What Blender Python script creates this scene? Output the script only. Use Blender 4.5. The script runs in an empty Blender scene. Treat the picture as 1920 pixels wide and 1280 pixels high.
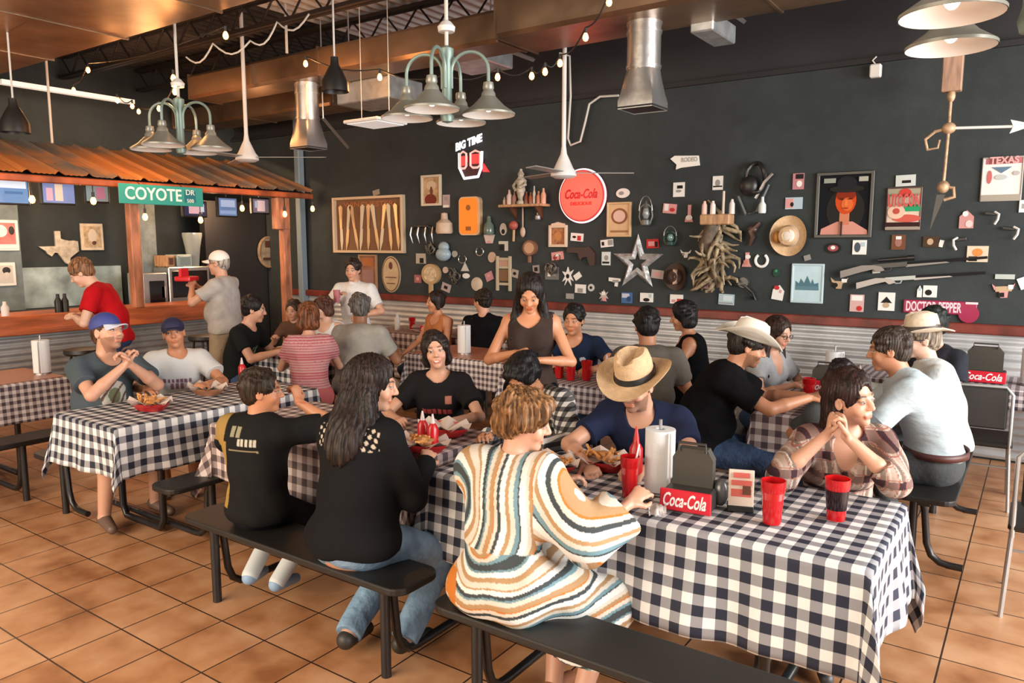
import bpy, math, random
import numpy as np
from mathutils import Vector, Matrix
random.seed(7); np.random.seed(7)
SC = bpy.context.scene
COL = SC.collection
PI = math.pi
# ------------------------------------------------------------------ camera
CAM_H = 1.8
F_PX = 1425.0
YAW, PITCH = math.radians(34.84), math.radians(7.32)
cam_data = bpy.data.cameras.new('camera'); cam = bpy.data.objects.new('camera', cam_data)
COL.objects.link(cam); SC.camera = cam
cam.location = (0, 0, CAM_H); cam.rotation_euler = (PI/2-PITCH, 0, YAW)
cam_data.sensor_width = 36; cam_data.lens = F_PX/1920*36; cam_data.clip_end = 60
# ------------------------------------------------------------------ world, lights, exposure
W = bpy.data.worlds.new('daylight'); SC.world = W; W.use_nodes = True
W.node_tree.nodes['Background'].inputs[0].default_value = (.80, .90, 1.0, 1)
W.node_tree.nodes['Background'].inputs[1].default_value = 0.16
SC.view_settings.view_transform = 'Standard'; SC.view_settings.look = 'None'
SC.view_settings.exposure = 0.55; SC.view_settings.gamma = 1.0
SC.view_settings.use_curve_mapping = False
SC.cycles.use_denoising = True
SC.cycles.max_bounces = 6
def area(name, loc, rot, sx, sy, power, col):
    l = bpy.data.lights.new(name, 'AREA'); l.shape = 'RECTANGLE'; l.size = sx; l.size_y = sy
    l.energy = power; l.color = col
    o = bpy.data.objects.new(name, l); COL.objects.link(o); o.location = loc; o.rotation_euler = rot
    o['kind'] = 'structure'; return o
# storefront glazing: daylight from the open side of the room (+X) and from behind the camera (-Y)
area('window_light_side', (4.4, 3.6, 2.1), (0, math.radians(82), 0), 2.4, 6.5, 700, (1.0, .97, .94))
area('window_light_street', (-4.2, -3.2, 2.5), (math.radians(52), 0, 0), 7.0, 2.2, 420, (1.0, .82, .62))
def point(name, loc, power, col, r=.05):
    l = bpy.data.lights.new(name, 'POINT'); l.energy = power; l.color = col; l.shadow_soft_size = r
    o = bpy.data.objects.new(name, l); COL.objects.link(o); o.location = loc; o['kind'] = 'structure'; return o
for i, p in enumerate([(-9.3, 4.6, 2.35), (-9.3, 6.3, 2.3), (-9.3, 3.0, 2.35)]):
    point('bar_warm_fill', p, 32, (1, .62, .34), .08)  # warm fill added under the canopy to light the bar; no fixtures here

# ------------------------------------------------------------------ pixel -> place on a known plane
_F = Vector((-math.sin(YAW)*math.cos(PITCH), math.cos(YAW)*math.cos(PITCH), -math.sin(PITCH)))
_R = Vector((math.cos(YAW), math.sin(YAW), 0)); _U = _R.cross(_F)
def at(x, y, X=None, Y=None, z=None):
    d = _F*F_PX + _R*(x-960) + _U*(640-y); o = Vector((0, 0, CAM_H))
    t = (X/d.x) if X is not None else (Y/d.y) if Y is not None else ((z-CAM_H)/d.z)
    return o + d*t

# ------------------------------------------------------------------ materials
MATS = {}
def mat(name, col, rough=.6, metal=0., bump=0., bscale=60., var=0., vscale=8., emit=None, es=0., trans=0., spec=.5, coat=0., sss=0., stretch=None):
    if name in MATS: return MATS[name]
    m = bpy.data.materials.new(name); m.use_nodes = True; nt = m.node_tree; b = nt.nodes['Principled BSDF']
    c = tuple(col)+(1,) if len(col) == 3 else col
    b.inputs['Base Color'].default_value = c; b.inputs['Roughness'].default_value = rough
    b.inputs['Metallic'].default_value = metal; b.inputs['Specular IOR Level'].default_value = spec
    if coat: b.inputs['Coat Weight'].default_value = coat; b.inputs['Coat Roughness'].default_value = .1
    if sss: b.inputs['Subsurface Weight'].default_value = sss; b.inputs['Subsurface Radius'].default_value = (.01, .004, .002)
    if trans: b.inputs['Transmission Weight'].default_value = trans
    if emit: b.inputs['Emission Color'].default_value = tuple(emit)+(1,); b.inputs['Emission Strength'].default_value = es
    if bump or var:
        tc = nt.nodes.new('ShaderNodeTexCoord'); mp = nt.nodes.new('ShaderNodeMapping'); nt.links.new(tc.outputs['Object'], mp.inputs[0])
        if stretch: mp.inputs['Scale'].default_value = stretch
    if var:
        n = nt.nodes.new('ShaderNodeTexNoise'); n.inputs['Scale'].default_value = vscale; n.inputs['Detail'].default_value = 4
        nt.links.new(mp.outputs[0], n.inputs['Vector'])
        mx = nt.nodes.new('ShaderNodeMixRGB'); mx.blend_type = 'MULTIPLY'; mx.inputs[0].default_value = 1
        cr = nt.nodes.new('ShaderNodeValToRGB'); cr.color_ramp.elements[0].position = .3; cr.color_ramp.elements[1].position = .7
        v0, v1 = 1-var, 1+var
        cr.color_ramp.elements[0].color = (v0, v0, v0, 1); cr.color_ramp.elements[1].color = (v1, v1, v1, 1)
        nt.links.new(n.outputs[0], cr.inputs[0]); mx.inputs[1].default_value = c; nt.links.new(cr.outputs[0], mx.inputs[2])
        nt.links.new(mx.outputs[0], b.inputs['Base Color'])
    if bump:
        n2 = nt.nodes.new('ShaderNodeTexNoise'); n2.inputs['Scale'].default_value = bscale; n2.inputs['Detail'].default_value = 3
        nt.links.new(mp.outputs[0], n2.inputs['Vector']); bp = nt.nodes.new('ShaderNodeBump'); bp.inputs['Strength'].default_value = bump
        bp.inputs['Distance'].default_value = .02
        nt.links.new(n2.outputs[0], bp.inputs['Height']); nt.links.new(bp.outputs[0], b.inputs['Normal'])
    MATS[name] = m; return m
def N(nt, t, **kw):
    n = nt.nodes.new(t)
    for k, v in kw.items():
        if isinstance(v, (int, float, str, bool)) and hasattr(n, k): setattr(n, k, v)
    return n
def math_node(nt, op, a, b=None):
    n = nt.nodes.new('ShaderNodeMath'); n.operation = op
    for i, v in enumerate((a, b)):
        if v is None: continue
        if isinstance(v, (int, float)): n.inputs[i].default_value = v
        else: nt.links.new(v, n.inputs[i])
    return n.outputs[0]
def mix(nt, fac, a, b):
    n = nt.nodes.new('ShaderNodeMixRGB')
    for i, v in enumerate((fac, a, b)):
        if isinstance(v, (int, float)): n.inputs[i].default_value = v
        elif isinstance(v, tuple): n.inputs[i].default_value = v if len(v) == 4 else v+(1,)
        else: nt.links.new(v, n.inputs[i])
    return n.outputs[0]
def noise(nt, vec, scale, detail=3):
    n = nt.nodes.new('ShaderNodeTexNoise'); n.inputs['Scale'].default_value = scale; n.inputs['Detail'].default_value = detail
    if vec is not None: nt.links.new(vec, n.inputs['Vector'])
    return n.outputs[0]
def ramp(nt, fac, stops):
    r = nt.nodes.new('ShaderNodeValToRGB'); e = r.color_ramp.elements
    while len(e) < len(stops): e.new(.5)
    for el, (p, c) in zip(e, stops): el.position = p; el.color = tuple(c)+(1,)
    nt.links.new(fac, r.inputs[0]); return r.outputs[0]
def newmat(name):
    m = bpy.data.materials.new(name); m.use_nodes = True; MATS[name] = m
    return m, m.node_tree, m.node_tree.nodes['Principled BSDF']
def coords(nt, kind='Object'):
    tc = nt.nodes.new('ShaderNodeTexCoord'); return tc.outputs[kind]
def sepxyz(nt, v):
    s = nt.nodes.new('ShaderNodeSeparateXYZ'); nt.links.new(v, s.inputs[0]); return s.outputs
def gingham(name, light, dark, cell, use='UV', rough=.75, soft=.0, axes=(0, 1), mid=None):
    m, nt, b = newmat(name); s = sepxyz(nt, coords(nt, use))
    def stripe(o):
        f = math_node(nt, 'FRACT', math_node(nt, 'DIVIDE', math_node(nt, 'ADD', o, 50.), 2*cell))
        return math_node(nt, 'GREATER_THAN', f, .5)
    t = math_node(nt, 'MULTIPLY', math_node(nt, 'ADD', stripe(s[axes[0]]), stripe(s[axes[1]])), .5)
    md = mid or tuple((a+c)*.5*.9 for a, c in zip(light, dark))
    c = ramp(nt, t, [(0, light), (.25, md), (.75, dark)])
    c.node.color_ramp.interpolation = 'CONSTANT'
    nt.links.new(c, b.inputs['Base Color']); b.inputs['Roughness'].default_value = rough
    bp = nt.nodes.new('ShaderNodeBump'); bp.inputs['Strength'].default_value = .12; bp.inputs['Distance'].default_value = .01
    nt.links.new(noise(nt, coords(nt, 'Object'), 14, 4), bp.inputs['Height']); nt.links.new(bp.outputs[0], b.inputs['Normal'])
    return m

# ------------------------------------------------------------------ mesh builder
class MB:
    def __init__(s): s.v = []; s.f = []; s.m = []; s.uv = None
    def add(s, vs, fs, mi=0):
        o = len(s.v); s.v += [tuple(v) for v in vs]; s.f += [tuple(i+o for i in f) for f in fs]; s.m += [mi]*len(fs); return s
    def box(s, c, d, R=None, mi=0, bev=0.):
        hx, hy, hz = d[0]/2, d[1]/2, d[2]/2
        if bev and min(hx, hy, hz) > bev:
            b = bev; vs = []; idx = {}
            for sx in (-1, 1):
                for sy in (-1, 1):
                    for sz in (-1, 1):
                        for ax in range(3):
                            p = [sx*(hx-b), sy*(hy-b), sz*(hz-b)]; p[ax] += (sx, sy, sz)[ax]*b; idx[(sx, sy, sz, ax)] = len(vs); vs.append(p)
            fs = []
            for ax in range(3):
                o1, o2 = [(1, 2), (0, 2), (0, 1)][ax]
                for sg in (-1, 1):
                    k = []
                    for a, c2 in ((-1, -1), (1, -1), (1, 1), (-1, 1)):
                        t = [0, 0, 0]; t[ax] = sg; t[o1] = a; t[o2] = c2; k.append(idx[(t[0], t[1], t[2], ax)])
                    fs.append(k)
            for ax in range(3):
                o1, o2 = [(1, 2), (0, 2), (0, 1)][ax]
                for a in (-1, 1):
                    for c2 in (-1, 1):
                        k = []
                        for sg, w in ((-1, o1), (1, o1), (1, o2), (-1, o2)):
                            t = [0, 0, 0]; t[ax] = sg; t[o1] = a; t[o2] = c2; k.append(idx[(t[0], t[1], t[2], w)])
                        fs.append(k)
            for sx in (-1, 1):
                for sy in (-1, 1):
                    for sz in (-1, 1): fs.append([idx[(sx, sy, sz, a)] for a in range(3)])
        else:
            vs = [(x, y, z) for x in (-hx, hx) for y in (-hy, hy) for z in (-hz, hz)]
            fs = [(0, 1, 3, 2), (4, 6, 7, 5), (0, 4, 5, 1), (2, 3, 7, 6), (0, 2, 6, 4), (1, 5, 7, 3)]
        C = Vector(c)
        vs = [(R @ Vector(v) if R else Vector(v))+C for v in vs]
        return s.add(vs, fs, mi)
    def tube(s, path, r, n=10, mi=0, cap=True, closed=False):
        P = [Vector(p) for p in path]; k = len(P); rs = r if isinstance(r, (list, tuple)) else [r]*k
        vs = []; up = None
        for i, p in enumerate(P):
            if closed: d = P[(i+1) % k]-P[i-1]
            else: d = (P[min(i+1, k-1)]-P[max(i-1, 0)])
            if d.length < 1e-9: d = Vector((0, 0, 1))
            d.normalize()
            if up is None: up = Vector((0, 0, 1)) if abs(d.z) < .9 else Vector((1, 0, 0))
            u = up - d*up.dot(d)
            if u.length < 1e-5: u = d.orthogonal()
            u.normalize(); w = d.cross(u); up = u
            for j in range(n):
                a = 2*PI*j/n; vs.append(p+(u*math.cos(a)+w*math.sin(a))*rs[i])
        fs = []
        for i in range(k if closed else k-1):
            i2 = (i+1) % k
            for j in range(n): j2 = (j+1) % n; fs.append((i*n+j, i*n+j2, i2*n+j2, i2*n+j))
        if cap and not closed: fs += [tuple(range(n))[::-1], tuple((k-1)*n+j for j in range(n))]
        return s.add(vs, fs, mi)
    def cyl(s, p0, p1, r0, r1=None, n=20, mi=0, cap=True): return s.tube([p0, p1], [r0, r0 if r1 is None else r1], n, mi, cap)
    def lathe(s, prof, c=(0, 0, 0), n=28, mi=0, R=None, a0=0, a1=2*PI, deform=None):
        full = abs(a1-a0-2*PI) < 1e-6; m = n if full else n+1; vs = []; C = Vector(c)
        for r, z in prof:
            for j in range(m):
                a = a0+(a1-a0)*j/n; v = Vector((r*math.cos(a), r*math.sin(a), z))
                if deform: v = Vector(deform(v, r, a))
                vs.append((R @ v if R else v)+C)
        fs = []
        for i in range(len(prof)-1):
            for j in range(n if full else n):
                j2 = (j+1) % m; fs.append((i*m+j, i*m+j2, (i+1)*m+j2, (i+1)*m+j))
        return s.add(vs, fs, mi)
    def ell(s, c, r, n=14, k=9, mi=0, R=None):
        prof = [(math.sin(PI*i/k), -math.cos(PI*i/k)) for i in range(k+1)]
        return s.lathe(prof, c, n, mi, R=(R if R else Matrix.Identity(3)) @ Matrix.Diagonal(Vector(r)))
    def prism(s, poly, d, fr, mi=0):
        """poly: 2-D points; fr: function (u, v, w) -> 3-D; w runs 0..d"""
        k = len(poly); vs = [fr(u, v, 0) for u, v in poly]+[fr(u, v, d) for u, v in poly]
        fs = [tuple(range(k)), tuple(range(2*k-1, k-1, -1))]+[(i, (i+1) % k+0, (i+1) % k+k, i+k)[::-1] for i in range(k)]
        return s.add(vs, fs, mi)
    def build(s, name, mats, parent=None, smooth=None, loc=None):
        me = bpy.data.meshes.new(name)
        off = Vector(loc) if loc is not None else Vector((0, 0, 0))
        me.from_pydata([tuple(Vector(v)-off) for v in s.v], [], s.f)
        for m in (mats if isinstance(mats, (list, tuple)) else [mats]): me.materials.append(m)
        if any(s.m): me.polygons.foreach_set('material_index', s.m)
        if s.uv is not None:
            l = me.uv_layers.new(name='uv'); vi = np.empty(len(me.loops), dtype=np.int32); me.loops.foreach_get('vertex_index', vi)
            l.data.foreach_set('uv', np.array(s.uv, dtype=np.float32)[vi].ravel())
        me.validate()
        if smooth is not None:
            me.shade_smooth()
            if smooth > 0: me.set_sharp_from_angle(angle=math.radians(smooth))
        o = bpy.data.objects.new(name, me); COL.objects.link(o)
        if loc is not None: o.location = off
        if parent is not None:
            o.parent = parent
            o.location = off - (parent.location if loc is not None else Vector((0, 0, 0)))
        return o
def rel(mb, parent):
    """move a builder's world points into its parent's unrotated frame"""
    L = parent.location; mb.v = [(v[0]-L.x, v[1]-L.y, v[2]-L.z) for v in mb.v]; return mb
def tag(o, label, cat, group=None, kind=None):
    o['label'] = label; o['category'] = cat
    if group: o['group'] = group
    if kind: o['kind'] = kind
    return o
def empty(name, loc, label=None, cat=None, group=None, rz=0):
    o = bpy.data.objects.new(name, None); COL.objects.link(o); o.location = loc; o.rotation_euler = (0, 0, rz); o.empty_display_size = .1
    if label: tag(o, label, cat, group)
    return o
def struct(mb, name, m, smooth=None):
    o = mb.build(name, m, smooth=smooth); o['kind'] = 'structure'; return o
def part(mb, name, m, parent, smooth=None, label=None):
    o = rel(mb, parent).build(name, m, parent, smooth)
    if label: o['label'] = label
    return o
def one(mb, name, m, label, cat, group=None, smooth=None, loc=None):
    if loc is None:
        a = np.array(mb.v); loc = (float(a[:, 0].mean()), float(a[:, 1].mean()), float(a[:, 2].min()))
    o = mb.build(name, m, smooth=smooth, loc=loc); return tag(o, label, cat, group)
def copy_tree(o, parent=None):
    c = o.copy(); COL.objects.link(c)
    if parent is not None: c.parent = parent
    for ch in [x for x in COL.objects if x.parent == o]: copy_tree(ch, c)
    return c
def text_mesh(body, size, ext=.002, align='CENTER', spacing=1., shear=0., sx=1., off=0., fit=None):
    cu = bpy.data.curves.new('lettering', 'FONT'); cu.body = body; cu.size = size; cu.extrude = ext; cu.align_x = align; cu.align_y = 'CENTER'
    cu.space_character = spacing; cu.shear = shear; cu.offset = off; cu.resolution_u = 3
    o = bpy.data.objects.new('lettering', cu); COL.objects.link(o)
    dg = bpy.context.evaluated_depsgraph_get(); me = bpy.data.meshes.new_from_object(o.evaluated_get(dg))
    if fit: xs = [v.co.x for v in me.vertices]; sx = fit/(max(xs)-min(xs)); mx_ = (max(xs)+min(xs))/2
    else: mx_ = 0
    vs = [((v.co.x-mx_)*sx, v.co.y, v.co.z) for v in me.vertices]; fs = [tuple(p.vertices) for p in me.polygons]
    bpy.data.objects.remove(o); bpy.data.curves.remove(cu); bpy.data.meshes.remove(me)
    return vs, fs
def lettering(mb, body, size, origin, ux, uy, mi=0, **kw):
    vs, fs = text_mesh(body, size, **kw); O = Vector(origin); a = Vector(ux).normalized(); b = Vector(uy).normalized(); n = a.cross(b)
    return mb.add([O+a*v[0]+b*v[1]+n*v[2] for v in vs], fs, mi)
# ================================================================== palette
WY = 7.4            # main wall plane
WX = -10.4          # wall behind the bar
BARX = -8.42        # bar front
black_metal = mat('black_metal', (.012, .012, .013), .35, .0, spec=.6)
steel = mat('steel', (.50, .50, .49), .35, .9, bump=.1, bscale=15)
galv = mat('galvanised', (.46, .49, .50), .42, .75, bump=.15, bscale=10, var=.25, vscale=9)
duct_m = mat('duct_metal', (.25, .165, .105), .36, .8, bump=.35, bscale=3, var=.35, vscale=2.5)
black_plastic = mat('black_plastic', (.012, .011, .010), .45)
dark_paint = mat('dark_paint', (.012, .012, .014), .7)
white_paint = mat('white_paint', (.72, .72, .70), .5)
wood_red = mat('red_wood', (.42, .11, .035), .45, var=.45, vscale=5, bump=.2, bscale=20, stretch=(1, .35, 3))
wood_tan = mat('tan_wood', (.42, .24, .12), .6, var=.35, vscale=10, bump=.2, stretch=(3, 3, .6))
wood_dark = mat('dark_wood', (.10, .035, .018), .5, var=.3)
cream = mat('cream', (.62, .52, .38), .6, var=.2)
white_m = mat('white_matte', (.78, .77, .74), .6)
red_m = mat('red_matte', (.55, .02, .02), .5)
bulb_m = mat('bulb_glass', (1, .8, .5), .3, emit=(1, .36, .09), es=4.5)
wire_m = mat('wire_black', (.01, .01, .01), .6)
wire_w = mat('wire_white', (.55, .55, .52), .6)

# ================================================================== floor
m, nt, b = newmat('terracotta_tile')
s = sepxyz(nt, coords(nt)); T = .3195
def cellf(o, off):
    return math_node(nt, 'DIVIDE', math_node(nt, 'ADD', o, off), T)
cx_, cy_ = cellf(s[0], 3.76+T*60), cellf(s[1], -1.402+T*60)
def edge(c):
    f = math_node(nt, 'FRACT', c); return math_node(nt, 'ABSOLUTE', math_node(nt, 'SUBTRACT', f, .5))
g = math_node(nt, 'GREATER_THAN', math_node(nt, 'MAXIMUM', edge(cx_), edge(cy_)), .4875)
cmb = nt.nodes.new('ShaderNodeCombineXYZ')
nt.links.new(math_node(nt, 'FLOOR', cx_), cmb.inputs[0]); nt.links.new(math_node(nt, 'FLOOR', cy_), cmb.inputs[1])
wn = nt.nodes.new('ShaderNodeTexWhiteNoise'); nt.links.new(cmb.outputs[0], wn.inputs['Vector'])
n1 = noise(nt, coords(nt), 5, 6); n2 = noise(nt, coords(nt), 1.3, 2)
f = math_node(nt, 'ADD', math_node(nt, 'MULTIPLY', n1, .6), math_node(nt, 'ADD', math_node(nt, 'MULTIPLY', n2, .35), math_node(nt, 'MULTIPLY', wn.outputs[0], .12)))
c = ramp(nt, f, [(.36, (.27, .105, .038)), (.5, (.44, .205, .090)), (.66, (.56, .31, .165))])
nt.links.new(mix(nt, g, c, (.035, .018, .012)), b.inputs['Base Color'])
nt.links.new(math_node(nt, 'ADD', math_node(nt, 'MULTIPLY', n1, .25), .27), b.inputs['Roughness'])
bp = nt.nodes.new('ShaderNodeBump'); bp.inputs['Strength'].default_value = .35; bp.inputs['Distance'].default_value = .006
nt.links.new(math_node(nt, 'SUBTRACT', math_node(nt, 'MULTIPLY', n1, .35), g), bp.inputs['Height']); nt.links.new(bp.outputs[0], b.inputs['Normal'])
mb = MB(); mb.box((-3.5, 3, -.05), (16, 14, .1)); struct(mb, 'floor', m)

# ================================================================== walls
m, nt, b = newmat('charcoal_wall')
nn = math_node(nt, 'ADD', math_node(nt, 'MULTIPLY', noise(nt, coords(nt), 1.2, 3), .7), math_node(nt, 'MULTIPLY', noise(nt, coords(nt), 9, 4), .3))
nt.links.new(ramp(nt, nn, [(.3, (.027, .033, .034)), (.7, (.044, .053, .055))]), b.inputs['Base Color']); b.inputs['Roughness'].default_value = .8; b.inputs['Specular IOR Level'].default_value = .22
bp = nt.nodes.new('ShaderNodeBump'); bp.inputs['Strength'].default_value = .2; bp.inputs['Distance'].default_value = .01
nt.links.new(noise(nt, coords(nt), 90, 3), bp.inputs['Height']); nt.links.new(bp.outputs[0], b.inputs['Normal'])
wall_m = m
wall_hi = mat('black_wall', (.021, .021, .023), .75, var=.2, vscale=1.5)
ZT = 3.37
mb = MB(); mb.box((-3.9, WY+.1, ZT/2), (13.2, .2, ZT)); struct(mb, 'wall_back', wall_m)
mb = MB(); mb.box((-3.9, WY+.13, (ZT+4.25)/2), (13.2, .2, 4.25-ZT)); struct(mb, 'wall_back_upper', wall_hi)
mb = MB(); mb.box((-3.9, WY-.015, ZT), (13.2, .05, .045)); struct(mb, 'trim_1', dark_paint)
mb = MB(); mb.box((WX-.1, 3, 2.12), (.2, 9.2, 4.24)); struct(mb, 'wall_left', wall_m)
# rail and corrugated wainscot on the main wall
mb = MB(); mb.box((-3.2, WY-.04, 1.10), (11.8, .09, .085), bev=.01); struct(mb, 'trim_2', mat('rail_wood', (.16, .03, .02), .4, var=.4, vscale=6))
def corrugated(name, u0, u1, v0, v1, fr, m, pitch=.068, amp=.009, along='v'):
    """sheet with waves across u; fr(u, v, w)"""
    mb = MB(); n = max(2, int((u1-u0)/pitch*6)); vs = []
    for i in range(n+1):
        u = u0+(u1-u0)*i/n; w = amp*math.sin(2*PI*u/pitch)
        vs += [fr(u, v0, w), fr(u, v1, w)]
    mb.add(vs, [(2*i, 2*i+2, 2*i+3, 2*i+1) for i in range(n)]); return mb
wain = mat('corrugated_white', (.50, .52, .53), .38, .35, var=.25, vscale=3, bump=.1)
mb = corrugated('w', 0.02, 1.06, -9.1, 2.7, lambda u, v, w: (v, WY-.03+w, u), wain); struct(mb, 'wall_back_wainscot', wain, smooth=0)

# ================================================================== ceiling
deck_m, nt, b = newmat('roof_deck'); s = sepxyz(nt, coords(nt))
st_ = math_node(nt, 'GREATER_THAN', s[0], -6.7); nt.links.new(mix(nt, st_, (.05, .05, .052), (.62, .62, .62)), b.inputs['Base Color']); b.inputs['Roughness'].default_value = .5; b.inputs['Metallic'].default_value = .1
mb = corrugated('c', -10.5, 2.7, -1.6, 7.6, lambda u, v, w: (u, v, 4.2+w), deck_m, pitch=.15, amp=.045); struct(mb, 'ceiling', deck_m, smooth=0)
mb = MB(); mb.box((-3.9, 3, 4.32), (13.2, 9.2, .1)); struct(mb, 'ceiling_slab', dark_paint)
# steel joists: two chords and a zigzag web, each joist one thing
jm = mat('joist_paint', (.03, .03, .032), .5, .3)
def joist(y, x0=-10.3, x1=2.6):
    mb = MB(); zt, zb = 4.12, 3.87
    for z in (zt, zb):
        mb.box(((x0+x1)/2, y-.03, z), (x1-x0, .045, .035)); mb.box(((x0+x1)/2, y+.03, z), (x1-x0, .045, .035))
    n = int((x1-x0)/.45)
    for i in range(n):
        a = x0+(x1-x0)*i/n; c = x0+(x1-x0)*(i+1)/n; h = (a+c)/2
        mb.cyl((a, y, zt), (h, y, zb), .011, n=6); mb.cyl((h, y, zb), (c, y, zt), .011, n=6)
    return mb
jlab = ['black open-web ceiling joist in the row closest to the bar canopy end wall', 'black open-web ceiling joist above the silver drop ducts',
        'black open-web ceiling joist over the ceiling fans', 'black open-web ceiling joist above the row of lamp clusters', 'black open-web ceiling joist beside the wide brown duct', 'black open-web ceiling joist over the front benches']
for y, l in zip((7.12, 5.9, 4.9, 4.0, 3.0, 2.0), jlab):
    o = joist(y).build('ceiling_joist', jm, smooth=40, loc=(-3.8, y, 3.87)); tag(o, l, 'joist', 'open-web joists under the roof deck')
# wide duct close to the camera
def duct(name, x0, x1, yc, zc, w, h, label, seams=1.2):
    r = empty(name, ((x0+x1)/2, yc, zc-h/2), label, 'duct', 'sheet metal ducts')
    mb = MB(); mb.box(((x0+x1)/2, yc, zc), (x1-x0, w, h), bev=.03); part(mb, 'duct_body', duct_m, r, smooth=20)
    n = int((x1-x0)/seams)
    for i in range(n+1):
        x = x0+.02+(x1-x0-.04)*i/n; mb = MB(); mb.box((x, yc, zc), (.02, w+.014, h+.014)); part(mb, 'seam_flange', duct_m, r)
    return r
duct('ceiling_duct', -10.2, -1.2, 2.98, 3.655, 1.15, .36, 'wide brown-lit sheet metal duct over the tables closest to the camera')
duct('ceiling_duct', -8.1, -3.75, 5.42, 3.56, .42, .26, 'slim brown sheet metal duct leading to the bigger duct above the round red sign', 1.5)
duct('ceiling_duct', -3.74, 2.5, 5.42, 3.74, .62, .62, 'tall sheet metal duct over the round red sign', 1.9)
duct('ceiling_duct', -10.3, -7.0, 6.6, 3.55, .5, .25, 'warm-lit flat duct above the bar canopy', 1.2)
# drop ducts ending in square boots
def drop(x, y, zt, zb, r, label):
    e = empty('drop_duct', (x, y, zb), label, 'duct', 'silver drop ducts')
    mb = MB(); mb.cyl((x, y, zb+.28), (x, y, zt), r, n=28)
    for z in (zb+.30, zb+.55, zt-.05): mb.cyl((x, y, z), (x, y, z+.02), r+.007, n=28)
    part(mb, 'round_pipe', steel, e, smooth=30)
    mb = MB(); k = 28; vs = []
    for q, (t, z) in enumerate([(0, zb+.29), (.33, zb+.22), (.7, zb+.12), (1, zb+.06), (1, zb)]):
        for j in range(k):
            a = 2*PI*j/k+PI/4; c, s_ = math.cos(a), math.sin(a); sq = 1/max(abs(c), abs(s_))
            R_ = r*(1-t)+(r*1.12)*sq*t; vs.append((x+c*R_, y+s_*R_, z))
    fs = [(i*k+j, i*k+(j+1) % k, (i+1)*k+(j+1) % k, (i+1)*k+j) for i in range(4) for j in range(k)]
    mb.add(vs, fs); part(mb, 'square_boot', steel, e, smooth=35)
    mb = MB(); mb.box((x, y, zb+.012), (2*r*1.2, 2*r*1.2, .01)); part(mb, 'outlet_grille', dark_paint, e)
drop(-2.57, 5.42, 3.46, 2.80, .125, 'silver drop duct with a square mouth in front of the bare upper wall')
drop(-6.34, 5.42, 3.45, 2.77, .118, 'silver drop duct with a square mouth beside the bar canopy')
# small white ceiling diffusers and stub boxes
def stub(p, d, label, m=galv, rz=0):
    mb = MB(); mb.box(p, d, Matrix.Rotation(rz, 3, 'Z'), bev=.01); return one(mb, 'duct_outlet', m, label, 'duct', 'box outlets on the ducts', smooth=30)
stub(at(712, 176, Y=5.9), (.75, .5, .22), 'grey box outlet behind the chandelier beside the drop duct')
stub(at(893, 104, Y=5.9), (.5, .5, .22), 'grey box outlet above the chandelier closest to the round red sign')
stub(at(1338, 55, Y=5.9), (.18, .5, .14), 'small box outlet beside the silver drop duct')
for a, b_, l in (((920, 82), (1000, 112), 'chandelier'), ((1335, 0), (1395, 40), 'bare upper wall'), ((606, 222), (652, 276), 'bar canopy'), ((655, 128), (716, 158), 'hanging square light panel')):
    p, q = at(*a, Y=5.75), at(*b_, Y=6.6)
    q = at(*b_, Y=6.5); mb = MB(); mb.tube([p, q], .022, 4); mb.cyl(p, (p.x, p.y, 4.18), .008, n=6); one(mb, 'duct_brace', steel, 'grey steel brace slanting from the duct toward the wall near the '+l, 'brace', 'duct braces')
# flat square light panels
def panel(x, y, Y, w, label):
    c = at(x, y, Y=Y); r = empty('ceiling_light', c, label, 'ceiling light', 'hanging flat light panels')
    mb = MB(); mb.box(c, (w, w*.9, .03), bev=.008); part(mb, 'panel_frame', white_paint, r)
    mb = MB(); mb.box(c-Vector((0, 0, .017)), (w*.88, w*.78, .008)); part(mb, 'diffuser', mat('diffuser', (.8, .8, .78), .4, emit=(1, .97, .92), es=.25), r)
    mb = MB()
    for sx in (-.4, .4): mb.cyl(c+Vector((sx*w, 0, .01)), (c.x+sx*w, c.y, 4.18), .004, n=6)
    part(mb, 'hanger_wire', wire_w, r)
panel(704, 230, 5.2, .44, 'flat square light panel hanging beside the chandelier over the middle tables')
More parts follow.
